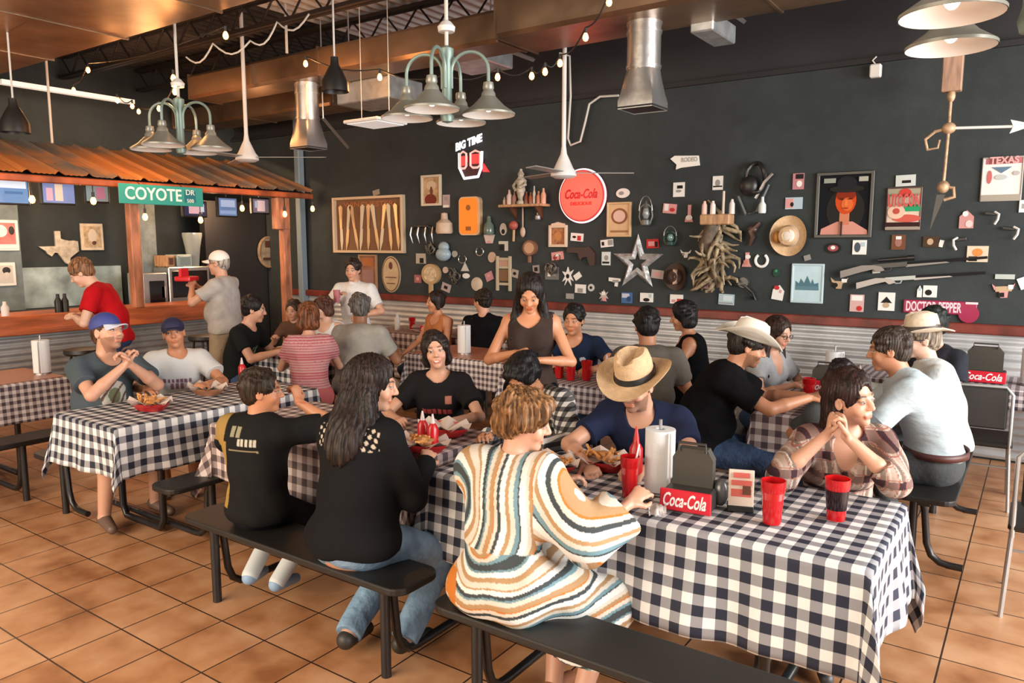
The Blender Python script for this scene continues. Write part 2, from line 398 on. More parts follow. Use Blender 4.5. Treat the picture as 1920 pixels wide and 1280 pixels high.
# ------------------------------------------------------------------ chandeliers with gooseneck arms
shade_out = mat('shade_enamel', (.25, .255, .22), .35, .3); shade_in = mat('shade_white', (.85, .85, .82), .5)
green_m = mat('verdigris', (.20, .28, .25), .45, .3)
def chandelier(x, y, zs, label, rot=0., dx=.28, sw=.165):
    """zs: height of the shade rims"""
    e = empty('chandelier', (x, y, zs-.06), label, 'chandelier', 'four-armed lamp clusters')
    mb = MB(); mb.cyl((x, y, zs+.15), (x, y, 4.18), .012, n=10); part(mb, 'down_rod', wire_w, e, smooth=40)
    mb = MB(); mb.lathe([(0, 0), (.05, .0), (.055, .03), (.03, .06), (.012, .07)], (x, y, zs+.50)); part(mb, 'canopy_cap', white_paint, e, smooth=40)
    mb = MB(); mb.lathe([(0, -.05), (.035, -.04), (.045, 0), (.032, .05), (.03, .33), (.045, .36), (.045, .40), (.012, .42)], (x, y, zs), n=16); part(mb, 'central_column', green_m, e, smooth=40)
    for k in range(4):
        a = rot+k*PI/2; u = Vector((math.cos(a), math.sin(a), 0)); C = Vector((x, y, zs))
        R = dx/2-.02; cc = C+u*(R+.03)+Vector((0, 0, .26)); path = [C+u*.03+Vector((0, 0, .16))]
        for j in range(13): t = PI*(1-j/12); path.append(cc+u*R*math.cos(t)+Vector((0, 0, R*.95*math.sin(t))))
        path.append(cc+u*R+Vector((0, 0, -.10)))
        mb = MB(); mb.tube(path, .011, 8); arm = part(mb, 'gooseneck_arm', green_m, e, smooth=40)
        s0 = cc+u*R; s0.z = zs
        mb = MB(); mb.lathe([(.012, .19), (.03, .185), (.035, .15), (.03, .14), (.042, .12), (.045, .10), (sw*.6, .045), (sw, 0), (sw, -.012)], s0, n=30)
        mb.lathe([(sw-.003, -.012), (sw*.6-.003, .040), (.04, .095), (0, .10)], s0, n=30, mi=1)
        part(mb, 'lamp_shade', [shade_out, shade_in], e, smooth=35)
        mb = MB(); mb.ell(s0+Vector((0, 0, .045)), (.028, .028, .038), 12, 8); part(mb, 'lamp_bulb', mat('lamp_bulb', (.9, .9, .85), .3, emit=(1, .9, .75), es=1.5), e, smooth=0)
chandelier(-3.14, 3.8, 2.60, 'four-armed lamp cluster hanging over the standing waitress', .35)
chandelier(-6.05, 3.8, 2.60, 'four-armed lamp cluster hanging in front of the bar canopy', .5)
pc = at(1935, 42, Y=3.38)
chandelier(pc.x, 3.35, pc.z, 'four-armed lamp cluster cut off by the picture edge above the wooden weathervane post', 2.45, .36, .165)
# ------------------------------------------------------------------ ceiling fans
def fan(x, y, z, rad, a0, label):
    e = empty('ceiling_fan', (x, y, z-.05), label, 'ceiling fan', 'ceiling fans')
    mb = MB(); mb.cyl((x, y, z+.15), (x, y, 4.18), .02, n=12); part(mb, 'down_rod', white_paint, e, smooth=40)
    mb = MB(); mb.lathe([(.02, .24), (.03, .17), (.09, .04), (.115, .01), (.12, -.03), (.08, -.05), (0, -.055)], (x, y, z), n=24); part(mb, 'motor_housing', white_paint, e, smooth=40)
    for k in range(3):
        a = a0+k*2*PI/3; R = Matrix.Rotation(a, 3, 'Z') @ Matrix.Rotation(.12, 3, 'X')
        mb = MB(); mb.box(Vector((x, y, z))+R @ Vector((rad/2+.05, 0, 0)), (rad-.05, .105, .008), R, bev=.003)
        part(mb, 'fan_blade', mat('blade_grey', (.33, .32, .30), .4), e)
fan(-7.0, 5.15, 2.71, .80, .62, 'pale ceiling fan on a long rod over the bar canopy edge')
fan(-3.7, 6.15, 2.45, .62, .62, 'pale ceiling fan on a long rod beside the round red sign')
# ------------------------------------------------------------------ pendants
def pendant(x, y, Y, label):
    c = at(x, y, Y=Y); e = empty('pendant_lamp', c, label, 'pendant lamp', 'black pendant lamps')
    mb = MB(); mb.cyl(c+Vector((0, 0, .1)), (c.x, c.y, 4.18), .008, n=8); part(mb, 'cord', wire_w, e)
    mb = MB(); mb.lathe([(.11, -.10), (.105, -.02), (.06, .07), (.035, .11), (.03, .17), (0, .17)], c, n=24); mb.lathe([(.105, -.095), (.09, -.02), (0, .05)], c, n=24); part(mb, 'lamp_shade', black_plastic, e, smooth=40)
pendant(27, 225, 2.9, 'black bell-shaped pendant lamp hanging in front of the grey wall over the canopy')
pendant(628, 148, 4.4, 'black bell-shaped pendant lamp hanging in front of the slim duct')
# thin rods that carry the bar canopy, tube light
for x, y0, l in ((98, 268, 'thin white rod dropping to the middle of the bar canopy roof'), (538, 100, 'thin white rod beside the tall fan rod under the duct')):
    p = at(x, y0, X=-9.2) if x < 200 else at(x, y0, Y=5.2)
    mb = MB(); mb.cyl(p, (p.x, p.y, 4.18), .014, n=8); one(mb, 'hanger_rod', wire_w, l, 'rod', smooth=40)
mb = MB(); a = at(0, 153, Y=3.9); b2 = at(128, 173, X=a.x+.0) ; b2 = a+Vector((0, 1.5, 0)); mb.box((a+b2)/2, (.09, 1.5, .05)); one(mb, 'tube_light', mat('tube_white', (.8, .8, .75), .4, emit=(1, .9, .75), es=.4), 'long white tube light under the wide brown duct by the frame edge', 'light')

# ------------------------------------------------------------------ string lights: every bulb a thing, strands as cables
bulbs = [(423, 65, 3.7), (165, 130, 4.2), (138, 168, 4.3), (220, 187, 4.6), (248, 198, 4.8), (260, 208, 5.0), (298, 202, 4.6), (325, 145, 3.85), (328, 170, 3.85),
         (573, 118, 4.9), (712, 143, 5.0), (836, 155, 5.0), (933, 143, 5.1), (997, 141, 5.2), (1022, 133, 5.2), (1050, 117, 5.3), (1098, 68, 5.0), (1142, 2, 4.9)]
near = {0: 'above the tall fan rod', 1: 'high over the left canopy under the wide duct', 2: 'below the wide brown duct corner', 3: 'over the canopy beside the flat warm duct', 4: 'first of the three close together over the canopy',
        5: 'lowest of the three close together over the canopy', 6: 'in front of the gooseneck arm near the canopy', 7: 'at the top of the lamp cluster rod near the canopy', 8: 'halfway down the lamp cluster rod near the canopy',
        9: 'against the slim brown duct', 10: 'beside the black pendant lamp', 11: 'behind the lamp cluster over the waitress', 12: 'just past the lamp cluster over the waitress', 13: 'first of a pair by the second fan rod',
        14: 'second of a pair by the second fan rod', 15: 'touching the second fan rod', 16: 'below the tall duct in the red glow', 17: 'highest, over the tall duct'}
glass = mat('bulb_socket', (.02, .02, .02), .5)
def bulb(p, label, r=.022):
    e = empty('string_bulb', p, 'small glowing amber bulb '+label, 'light bulb', 'string light bulbs')
    mb = MB(); mb.lathe([(0, -r*1.7), (r*.7, -r*1.35), (r, -r*.5), (r*.8, r*.4), (r*.45, r*1.0), (0, r*1.1)], p, n=12); part(mb, 'glass_globe', bulb_m, e, smooth=0)
    mb = MB(); mb.cyl(p+Vector((0, 0, r)), p+Vector((0, 0, r*2.8)), r*.5, n=8); part(mb, 'socket', glass, e, smooth=40)
BP = [at(x, y, Y=Y) for x, y, Y in bulbs]
for i, p in enumerate(BP): bulb(p, near[i])
for i in (1, 3, 6, 8, 9, 10): point('bulb_fill', BP[i]-Vector((0, 0, .07)), 7, (1, .42, .14), .03)
for q in (3.0, 4.6, 6.0): point('bulb_fill', (-7.9, q, 2.75), 9, (1, .50, .22), .03)  # extra warm fill added to light the canopy roof; no bulbs at these points
def strand(pts, label, sag=.06, r=.006, m=wire_m):
    path = []
    for a, b3 in zip(pts[:-1], pts[1:]):
        for t in range(6):
            t /= 6; q = a.lerp(b3, t); q = q+Vector((0, 0, .06-sag*math.sin(PI*t))); path.append(q)
    path.append(pts[-1]+Vector((0, 0, .06))); mb = MB(); mb.tube(path, r, 6); one(mb, 'light_string_cable', m, label, 'cable', smooth=40)
strand([BP[i] for i in (2, 1, 0)], 'black bulb cable running up under the wide brown duct')
strand([BP[i] for i in (3, 4, 5, 6, 8)], 'black bulb cable over the bar canopy')
strand([BP[i] for i in (9, 10, 11, 12, 13, 14, 15, 16, 17)], 'black bulb cable crossing below the ducts to the second fan')
strand([at(350, 120, Y=4.2), at(400, 95, Y=4.2), at(470, 90, Y=4.3), at(520, 55, Y=4.4), at(580, 40, Y=4.5)], 'pale loose electrical cable looping under the joists', .1, .008, wire_w)
# conduit and box on the main wall
cd = [at(1050, 100, Y=6.9), at(1068, 105, Y=7.3), at(1070, 180, Y=7.33), at(1065, 260, Y=7.33), at(1070, 272, Y=7.33), at(1088, 265, Y=7.33), at(1097, 230, Y=7.33), at(1105, 195, Y=7.33), at(1125, 181, Y=7.33), at(1160, 179, Y=7.33)]
mb = MB(); mb.tube(cd, .012, 6); one(mb, 'wall_cable', wire_w, 'grey cable looping down the dark wall beside the second fan rod', 'cable', smooth=40)
p = at(1642, 133, Y=WY-.05); mb = MB(); mb.box(p, (.09, .07, .11), bev=.01); mb.tube([p+Vector((0, 0, .05)), p+Vector((-.03, 0, .09)), p+Vector((0, 0, .12))], .006, 6)
one(mb, 'wall_speaker', white_paint, 'small white box under the black trim on the bare upper wall', 'speaker', smooth=30)

# ================================================================== bar
Y0, Y1 = 1.2, 6.15
r = empty('bar_counter', (BARX-.3, (Y0+Y1)/2, 0), 'long bar counter with thick red-brown wooden front and corrugated metal below', 'bar counter')
mb = MB(); mb.box((BARX-.33, (Y0+Y1)/2, 1.045), (.70, Y1-Y0, .05), bev=.01); part(mb, 'counter_top', wood_red, r)
mb = MB(); mb.box((BARX, (Y0+Y1)/2, .985), (.05, Y1-Y0, .20), bev=.01); part(mb, 'front_fascia', wood_red, r)
mb = corrugated('k', 0.0, .89, Y0, Y1, lambda u, v, w: (BARX-.06+w, v, u), galv); part(mb, 'corrugated_front', mat('bar_corrugated', (.33, .37, .39), .4, .5, var=.3, vscale=3), r, smooth=0)
mb = MB(); mb.box((BARX-.35, (Y0+Y1)/2, .45), (.5, Y1-Y0-.02, .88)); part(mb, 'cabinet_body', dark_paint, r)
# canopy
EX, EZ, TX, TZ, CY0, CY1 = -8.30, 2.50, -9.80, 2.98, 1.0, 7.15
cr = empty('bar_canopy', (-9, 4, 2.4), 'rusty corrugated metal canopy roof over the bar', 'canopy')
def roof(u, v, w):
    t = v; return (EX+(TX-EX)*t, u, EZ+(TZ-EZ)*t+w)
rust, nt, b = newmat('rusty_roof'); s = sepxyz(nt, coords(nt))
ny = noise(nt, coords(nt), 1.1, 5)
nt.links.new(ramp(nt, ny, [(.40, (.20, .19, .18)), (.5, (.45, .24, .12)), (.6, (.62, .26, .08))]), b.inputs['Base Color']); b.inputs['Roughness'].default_value = .55; b.inputs['Metallic'].default_value = .25
mb = MB(); n = int((CY1-CY0)/.012); vs = []
for i in range(n+1):
    y = CY0+(CY1-CY0)*i/n; ph = (y-CY0) % .30; w = .035*max(0, 1-abs(ph-.15)/.045)+.004*math.sin(y*120)
    vs += [roof(y, 0, w), roof(y, 1, w)]
mb.add(vs, [(2*i, 2*i+2, 2*i+3, 2*i+1) for i in range(n)]); part(mb, 'roof_sheet', rust, cr)
mb = MB(); mb.box((EX-.03, (CY0+CY1)/2, EZ-.055), (.06, CY1-CY0, .07), bev=.01); part(mb, 'eave_beam', mat('eave_wood', (.36, .085, .025), .55, var=.5, vscale=5), cr)
mb = MB(); mb.box((-9.1, (CY0+CY1)/2, 2.70), (1.4, CY1-CY0-.1, .02), Matrix.Rotation(.31, 3, 'Y')); part(mb, 'soffit', dark_paint, cr)
for px_, l, k in ((247, 'wooden post standing on the bar counter under the street sign', 0), (546, 'wooden post holding the canopy end beside the oval sign', 1)):
    y = 4.66 if k == 0 else 6.75; zb = 1.08 if k == 0 else 0
    mb = MB(); mb.box((BARX-.02, y, (zb+2.42)/2), (.11, .11, 2.42-zb), bev=.008)
    if k: mb.box((BARX-.02, y-.05, 2.2), (.14, .2, .42), bev=.01)
    one(mb, 'canopy_post', mat('post_wood', (.42, .17, .09), .6, var=.5, vscale=7, stretch=(2, 2, .5)), l, 'post', 'canopy posts')
mb = MB(); mb.box((-8.78, WY-.08, 2.08), (.10, .10, 4.16), bev=.008); one(mb, 'steel_column', mat('column_grey', (.20, .26, .30), .5), 'grey-blue steel column in the corner behind the bar canopy', 'column')
# street sign
p0, p1 = at(222, 345, X=-8.2), at(382, 385, X=-8.2)
ya, yb = p0.y, p1.y; zt = at(228, 340, X=-8.2).z; zb = at(228, 379, X=-8.2).z
r = empty('street_sign', (-8.2, (ya+yb)/2, zb), 'green street name sign hanging from the canopy edge', 'sign')
ymid = (ya+yb)/2; zc = (at(303, 346, X=-8.2).z+at(303, 386, X=-8.2).z)/2
mb = MB(); mb.box((-8.21, ymid, zc), (.012, yb-ya, .215), bev=.004); part(mb, 'sign_plate', mat('sign_green', (.03, .33, .29), .4), r)
wt = mat('sign_white', (.85, .93, .9), .4)
mb = MB(); lettering(mb, 'COYOTE', .19, (-8.20, ymid-.105, zc), (0, 1, 0), (0, 0, 1), fit=(yb-ya)*.66, off=.003); part(mb, 'lettering', wt, r, label='white street name lettering')
mb = MB(); mb.box((-8.202, yb-.17, zc), (.004, .14, .13)); part(mb, 'blue_shield', mat('shield_blue', (.01, .17, .22), .4), r)
mb = MB(); lettering(mb, 'DR', .085, (-8.197, yb-.17, zc+.045), (0, 1, 0), (0, 0, 1)); lettering(mb, '500', .06, (-8.197, yb-.17, zc-.05), (0, 1, 0), (0, 0, 1)); part(mb, 'small_lettering', wt, r)
mb = MB()
for q in (.25, .75): mb.cyl((-8.21, ya+(yb-ya)*q, zc+.1), (-8.28, ya+(yb-ya)*q, EZ-.02), .005, n=6)
part(mb, 'hanging_wire', wire_m, r)
# screens hanging under the eave
def screen(x, y, w, h, cols, label, rz=0.):
    c = at(x, y, X=-8.75); e = empty('menu_screen', c, label, 'screen', 'screens under the canopy')
    R = Matrix.Rotation(rz, 3, 'Z')
    mb = MB(); mb.box(c+R @ Vector((-.025, 0, 0)), (.05, w+.04, h+.04), R, bev=.008); part(mb, 'housing', black_plastic, e)
    for k, (u, v, uw, vh, cc) in enumerate(cols):
        nm = 'screen_%.2f_%.2f_%.2f' % cc
        mb = MB(); mb.box(c+R @ Vector((.003+.001*k, u*w, v*h)), (.004, uw*w, vh*h), R)
        part(mb, 'display' if k == 0 else 'display_image', mat(nm, cc, .3, emit=cc, es=.55), e)
    mb = MB(); mb.cyl(c+Vector((-.03, 0, h/2)), (c.x-.03, c.y, 2.655), .012, n=6); part(mb, 'bracket', black_metal, e)
blue, lt, pk, dk = (.05, .12, .28), (.55, .62, .70), (.55, .12, .14), (.02, .02, .05)
screen(18, 356, .34, .26, [(0, 0, 1, 1, (.10, .20, .38)), (0, .25, .9, .35, lt), (.1, -.1, .5, .1, blue)], 'blue-white hanging screen at the frame edge above the red poster')
screen(110, 361, .32, .22, [(0, 0, 1, 1, (.16, .20, .38)), (.0, .0, .25, .8, (.6, .45, .33)), (-.3, -.1, .2, .6, (.6, .3, .35))], 'hanging screen showing a figure between two bulbs')
screen(182, 362, .24, .18, [(0, 0, 1, 1, (.18, .22, .22)), (.15, 0, .4, .7, (.38, .14, .2))], 'dark hanging screen with a pink patch next to the street sign')
screen(366, 392, .30, .16, [(0, 0, 1, 1, dk), (.0, .0, .6, .7, (.5, .3, .33)), (.3, .1, .2, .6, (.4, .45, .5))], 'hanging screen half hidden behind the end of the street sign')
screen(427, 388, .26, .22, [(0, 0, 1, 1, (.10, .16, .30)), (0, .2, .8, .4, (.30, .36, .50)), (0, -.3, .9, .2, (.18, .26, .42))], 'blue hanging screen with pale banner in the middle of the eave')
screen(489, 386, .25, .18, [(0, 0, 1, 1, (.12, .10, .12)), (.0, .0, .5, .8, (.55, .38, .36)), (-.3, .1, .2, .5, (.3, .3, .36))], 'small hanging screen showing several people close to the canopy end')
screen(522, 378, .12, .08, [(0, 0, 1, 1, (.3, .34, .38))], 'tiny pale hanging screen beside the end post')
bb = [(60, 372, 'between the first two screens'), (175, 375, 'before the screen by the street sign'), (272, 405, 'beside the post under the street sign'), (376, 411, 'below the end of the street sign'),
      (454, 389, 'between the blue and last screens'), (534, 400, 'beside the canopy end post'), (586, 390, 'at the canopy corner')]
for x, y, l in bb:
    p = at(x, y, X=-8.36); bulb(p, 'hanging under the canopy '+l, .03)
    mb = MB(); mb.cyl(p+Vector((0, 0, .05)), (p.x, min(p.y, CY1-.02), EZ-.03), .005, n=6); one(mb, 'bulb_cord', wire_m, 'thin cord of the canopy bulb '+l, 'cord')
# wall behind the bar: pillar, splash-back, posters, Texas
mb = MB(); q = at(35, 470, X=WX+.1); mb.box((WX+.08, q.y-.6, 1.5), (.16, 1.2, 3.0)); struct(mb, 'wall_left_pillar', mat('pillar_grey', (.15, .19, .20), .7, var=.2))
a, c2 = at(40, 500, X=WX+.06), at(232, 578, X=WX+.06)
mb = MB(); mb.box((WX+.03, (a.y+c2.y)/2, (at(130, 500, X=WX+.06).z+1.0)/2), (.05, c2.y-a.y, at(130, 500, X=WX+.06).z-1.0)); one(mb, 'splash_back', mat('splash_metal', (.36, .45, .45), .45, .3, var=.5, vscale=4, bump=.3, bscale=6), 'mottled galvanised sheet on the wall behind the bar', 'splash back')
def on_left(x0, y0, x1, y1, X=WX+.03):
    a = at(x0, (y0+y1)/2, X=X); c = at(x1, (y0+y1)/2, X=X); t = at((x0+x1)/2, y0, X=X); d = at((x0+x1)/2, y1, X=X)
    return (a.y+c.y)/2, (t.z+d.z)/2, c.y-a.y, t.z-d.z
# ================================================================== decoration behind the bar (faces +X)
def lf(X): return lambda u, v, w: (X+w, u, v)
tx = [(-.14, 1), (.14, 1), (.14, .55), (.3, .48), (.55, .42), (.8, .44), (.98, .40), (1.0, .02), (1.0, -.2), (.8, -.38), (.55, -.6), (.5, -1), (.3, -.92), (.12, -.6), (-.05, -.3), (-.2, -.28), (-.35, -.5), (-.55, -.35), (-.62, -.18), (-.95, .08), (-.14, .1)]
yc, zc, w, h = on_left(70, 433, 147, 496)
mb = MB(); mb.prism([(yc+u*w/2, zc+v*h/2) for u, v in tx], .03, lf(WX+.01)); one(mb, 'state_plaque', mat('plaque_stone', (.50, .44, .35), .7, var=.35, vscale=14), 'pale wooden plaque in the outline of Texas on the wall behind the bar', 'plaque')
def framed(kind, box, label, fm, pm, cat='picture', fw=.035, X=WX+.03, marks=()):
    yc, zc, w, h = on_left(*box, X=X); r = empty(kind, (X, yc, zc-h/2), label, cat)
    mb = MB(); mb.box((X, yc, zc), (.03, w, h), bev=.005); part(mb, 'frame', fm, r)
    mb = MB(); mb.box((X+.017, yc, zc), (.006, w-2*fw, h-2*fw)); part(mb, 'picture_panel', pm, r)
    for k, (u, v, a, b2, m_) in enumerate(marks):
        mb = MB(); mb.ell((X+.021, yc+u*w, zc+v*h), (.004, a*w, b2*h), 14, 8) if m_[1] == 'e' else mb.box((X+.021+k*.001, yc+u*w, zc+v*h), (.004, 2*a*w, 2*b2*h)); part(mb, 'picture_mark', m_[0], r)
    return r
tan2 = mat('tan_print', (.45, .33, .2), .7, var=.4, vscale=25); pinkr = mat('poster_pink', (.60, .18, .17), .6, var=.3); black_i = mat('ink_black', (.015, .013, .012), .6)
framed('framed_picture', (151, 419, 193, 469), 'square tan framed picture beside the Texas plaque', cream, tan2, marks=[(0, .05, .2, .25, (mat('pale_print', (.6, .52, .42), .7), 'e')), (.05, -.22, .1, .08, (wood_dark, 'e'))])
framed('poster', (-22, 412, 34, 470), 'red and white poster on the grey pillar behind the bar', white_m, pinkr, 'poster', X=WX+.17, marks=[(-.12, .14, .24, .2, (white_m, 'e')), (.26, .16, .1, .14, (black_i, 'e')), (0, -.36, .45, .07, (white_m, 'b'))])
framed('poster', (-18, 492, 29, 536), 'white poster with a dark-haired head on the grey pillar', white_m, mat('poster_grey', (.55, .53, .5), .6), 'poster', X=WX+.17, marks=[(.12, .16, .17, .15, (black_i, 'e')), (.12, -.02, .12, .2, (mat('pale_face', (.6, .55, .5), .6), 'e'))])
yc, zc, w, h = on_left(485, 443, 523, 502, X=-8.9)
r = empty('oval_sign', (-10.2, yc, zc), 'oval tan wooden sign on the dark wall past the bar', 'sign')
def wall_oval(c, w, h, d, fr): return [(c[0]+w/2*math.cos(2*PI*i/32), c[1]+h/2*math.sin(2*PI*i/32)) for i in range(32)]
yc, zc, w, h = on_left(485, 443, 523, 502, X=-9.6)
r.location = (-9.6, yc, zc-h/2)
mb = MB(); mb.prism(wall_oval((yc, zc), w, h, 0, 0), .03, lf(-9.63)); part(mb, 'oval_board', mat('board_tan', (.33, .25, .16), .6, var=.35, vscale=12), r)
mb = MB(); mb.tube([( -9.6, yc+w*.47*math.cos(2*PI*i/32), zc+h*.47*math.sin(2*PI*i/32)) for i in range(32)], .012, 6, closed=True); part(mb, 'raised_rim', wood_tan, r)
mb = MB(); mb.box((-9.595, yc, zc+.12), (.01, .14, .10), bev=.003); mb.box((-9.595, yc, zc-.1), (.01, .22, .04)); part(mb, 'carved_emblem', wood_dark, r)
# partition that carries the oval sign: dark service wall past the counter
mb = MB(); mb.box((-9.72, 6.87, 1.2), (.12, 1.02, 2.4)); struct(mb, 'wall_left_partition', mat('service_wall', (.018, .016, .016), .7))
# grey pipe column behind the street sign post
p = at(273, 450, X=-9.9); mb = MB(); mb.box((-9.9, p.y, 1.35), (.16, .22, 2.7), bev=.01); struct(mb, 'wall_left_pier', mat('pier_grey', (.17, .20, .20), .7, var=.3))
# dark bar equipment
def appliance(x, y, X, d, name, label, m, extras=(), z0=.925, yy=None):
    c = at(x, y, X=X); c.z = z0+d[2]/2; c.y = yy or c.y; r = empty(name, (c.x, c.y, c.z-d[2]/2), label, 'bar equipment')
    mb = MB(); mb.box(c, d, bev=.012); part(mb, 'housing', m, r, smooth=30)
    for nm, u, v, w, h, mm in extras:
        mb = MB(); mb.box(c+Vector((d[0]/2+.004, u*d[1], v*d[2])), (.012, w*d[1], h*d[2]), bev=.003); part(mb, nm, mm, r)
    mb = MB()
    for sy in (-.4, .4):
        for sx in (-.35, .35): mb.cyl(c+Vector((sx*d[0], sy*d[1], -d[2]/2-.003)), c+Vector((sx*d[0], sy*d[1], -d[2]/2+.01)), .015, n=8)
    part(mb, 'feet', black_plastic, r)
    return r
scr = mat('dark_glass', (.01, .01, .012), .15)
mb = MB(); mb.box((-9.6, 5.75, .46), (.38, 1.06, .92)); one(mb, 'prep_table', steel, 'steel prep cabinet that carries the bar machines', 'cabinet')
appliance(331, 536, -9.6, (.37, .60, .57), 'ice_machine', 'steel-framed dark machine on the back bar beside the standing man in a cap', steel, [('door', 0, .1, .86, .62, scr), ('drip_tray', 0, -.36, .8, .12, wood_dark)], yy=5.94)
appliance(283, 540, -9.6, (.37, .34, .50), 'drink_dispenser', 'grey steel drink dispenser behind the counter next to the wooden post', steel, [('nozzle_recess', .05, -.05, .6, .7, scr), ('cup', .3, .0, .16, .3, white_m)], yy=5.45)
appliance(331, 487, -9.6, (.3, .22, .16), 'register', 'small pale box standing on the steel machine behind the bar', mat('grey_green', (.30, .36, .35), .5), [('door', 0, 0, .7, .7, mat('screen_grey', (.18, .25, .26), .3))], z0=1.497, yy=5.90)
appliance(300, 485, -9.6, (.3, .12, .15), 'paper_box', 'small tan box beside the pale box behind the bar', wood_tan, [('label_panel', 0, 0, .5, .6, wood_dark)], z0=1.497, yy=5.70)
c = at(370, 470, X=-9.6); c.z = 1.75; c.y = 6.12; mb = MB(); mb.lathe([(.05, -.30), (.075, -.25), (.10, 0), (.13, .16), (.13, .2), (.12, .2), (.1, .02), (0, -.2)], c, n=18); one(mb, 'glass_blender', mat('clear_plastic', (.5, .55, .53), .15, trans=.5), 'tall clear funnel-shaped jug standing over the bar machines', 'jug', smooth=40)
mb = MB(); mb.box((-9.97, 3.5, .5), (.5, 3.3, 1.0)); one(mb, 'back_bar', mat('backbar_dark', (.03, .025, .022), .6), 'dark back bar cabinet behind the long counter', 'cabinet')
for k, (x, y, hh, m_, l) in enumerate([(108, 556, .2, black_plastic, 'first of two black bottles standing on the counter by the galvanised sheet'), (121, 556, .2, black_plastic, 'second of two black bottles standing on the counter by the galvanised sheet'),
        (8, 565, .15, white_m, 'small white bottle on the counter at the frame edge'), (256, 563, .10, mat('napkin_pink', (.5, .3, .3), .7), 'short pink pack of napkins on the counter beside the post'), (366, 545, .16, mat('bottle_green', (.25, .4, .3), .3), 'pale green bottle on the counter beside the man in a white cap')]):
    c = at(x, y, X=BARX-.2); c.z = 1.07; mb = MB(); mb.lathe([(0, 0), (.035, 0), (.037, hh*.6), (.018, hh*.8), (.016, hh), (0, hh)], c, n=14); one(mb, 'bottle', m_, l, 'bottle', 'bottles and packs on the bar', smooth=40)

# ================================================================== the big wall's collection (faces -Y)
WF = WY-.002
def box_on_wall(x0, y0, x1, y1, Y=WF):
    ym, xm = (y0+y1)/2, (x0+x1)/2
    a, b2 = at(x0, ym, Y=Y).x, at(x1, ym, Y=Y).x; t, d = at(xm, y0, Y=Y).z, at(xm, y1, Y=Y).z
    return (a+b2)/2, (t+d)/2, b2-a, t-d
def wf(u, v, w): return (u, WF-w, v)
def colm(c, r=.6): return mat('paint_%.2f_%.2f_%.2f' % tuple(c), c, r, spec=.15)
WHT, BLK, RED, PNK, TAN, BLU, LBL, BRN, GRN, GRY, ORG = (.72, .71, .68), (.015, .014, .013), (.45, .03, .03), (.60, .28, .27), (.45, .32, .20), (.06, .13, .30), (.38, .50, .56), (.14, .06, .03), (.05, .28, .13), (.28, .28, .27), (.62, .22, .06)
def card(box, base, marks, label, name='postcard', cat='card', tilt=0., shape='box', thick=.012, grp='small cards and plaques on the dark wall'):
    xc, zc, w, h = box_on_wall(*box); c_, s_ = math.cos(tilt), math.sin(tilt)
    r = empty(name, (xc, WF, zc), label, cat, grp)
    def fr(u, v, d): return (xc+(u*c_-v*s_), WF-d, zc+(u*s_+v*c_))
    if shape == 'box': poly = [(-w/2, -h/2), (w/2, -h/2), (w/2, h/2), (-w/2, h/2)]
    elif shape == 'oval': poly = [(w/2*math.cos(2*PI*i/24), h/2*math.sin(2*PI*i/24)) for i in range(24)]
    else: poly = [(u*w/2, v*h/2) for u, v in shape]
    mb = MB(); mb.prism(poly[::-1], thick, fr); part(mb, 'backing', colm(base), r)
    for k, (u, v, a, b2, cc, *sh) in enumerate(marks):
        sh = sh[0] if sh else 'b'
        if sh == 'e': pl = [(u*w+a*w/2*math.cos(2*PI*i/16), v*h+b2*h/2*math.sin(2*PI*i/16)) for i in range(16)]
        elif sh == 't': pl = [(u*w-a*w/2, v*h-b2*h/2), (u*w+a*w/2, v*h-b2*h/2), (u*w, v*h+b2*h/2)]
        else: pl = [(u*w-a*w/2, v*h-b2*h/2), (u*w+a*w/2, v*h-b2*h/2), (u*w+a*w/2, v*h+b2*h/2), (u*w-a*w/2, v*h+b2*h/2)]
        mb = MB(); mb.prism(pl[::-1], .0015+.0012*k, lambda q, s2, d: fr(q, s2, thick+d)); part(mb, 'printed_area', colm(cc), r)
    return r
cross = [(-1, -.6), (-.3, -.35), (-.6, -1), (0, -.4), (.6, -1), (.4, -.3), (1, -.5), (.5, .1), (1, .7), (.3, .4), (0, 1), (-.3, .4), (-1, .5), (-.5, 0)]
boot = [(-.3, 1), (.4, 1), (.35, 0), (.5, -.5), (.9, -1), (-.9, -1), (-.8, -.6), (-.3, -.3)]
texs = [(u, v) for u, v in tx]
steer = [(-1, .9), (-.5, .3), (.5, .3), (1, .9), (.8, .1), (.4, -.1), (.3, -1), (-.3, -1), (-.4, -.1), (-.8, .1)]
house = [(-1, -1), (1, -1), (1, .3), (0, 1), (-1, .3)]
C = card
C((1156, 353, 1181, 371), WHT, [(-.1, 0, .4, .4, GRY, 'e')], 'small white scalloped plaque over the framed medallion', tilt=.05, shape='oval')
C((1263, 342, 1284, 369), WHT, [(.1, .18, .5, .22, BLK), (0, -.1, .5, .2, GRY, 'e')], 'white card with a black bar hanging by itself above the red figurines')
C((1337, 330, 1356, 356), WHT, [(0, 0, .5, .5, GRY, 'e'), (0, -.25, .9, .1, BLK)], 'white card directly over the antler candle holder')
C((1244, 382, 1269, 400), PNK, [(-.25, .1, .3, .7, WHT), (.2, -.1, .4, .4, RED, 'e')], 'small red and white card beside the lantern', tilt=-.1)
C((1284, 384, 1302, 416), PNK, [(0, -.25, .7, .3, WHT, 'e')], 'red and white boot-shaped plaque left of the antler candle holder', name='wall_plaque', cat='plaque', shape=boot)
C((1071, 437, 1094, 452), WHT, [(.2, -.1, .3, .6, RED), (-.2, 0, .3, .3, BLK, 'e')], 'small white and red card right of the crowned frame', tilt=-.08)
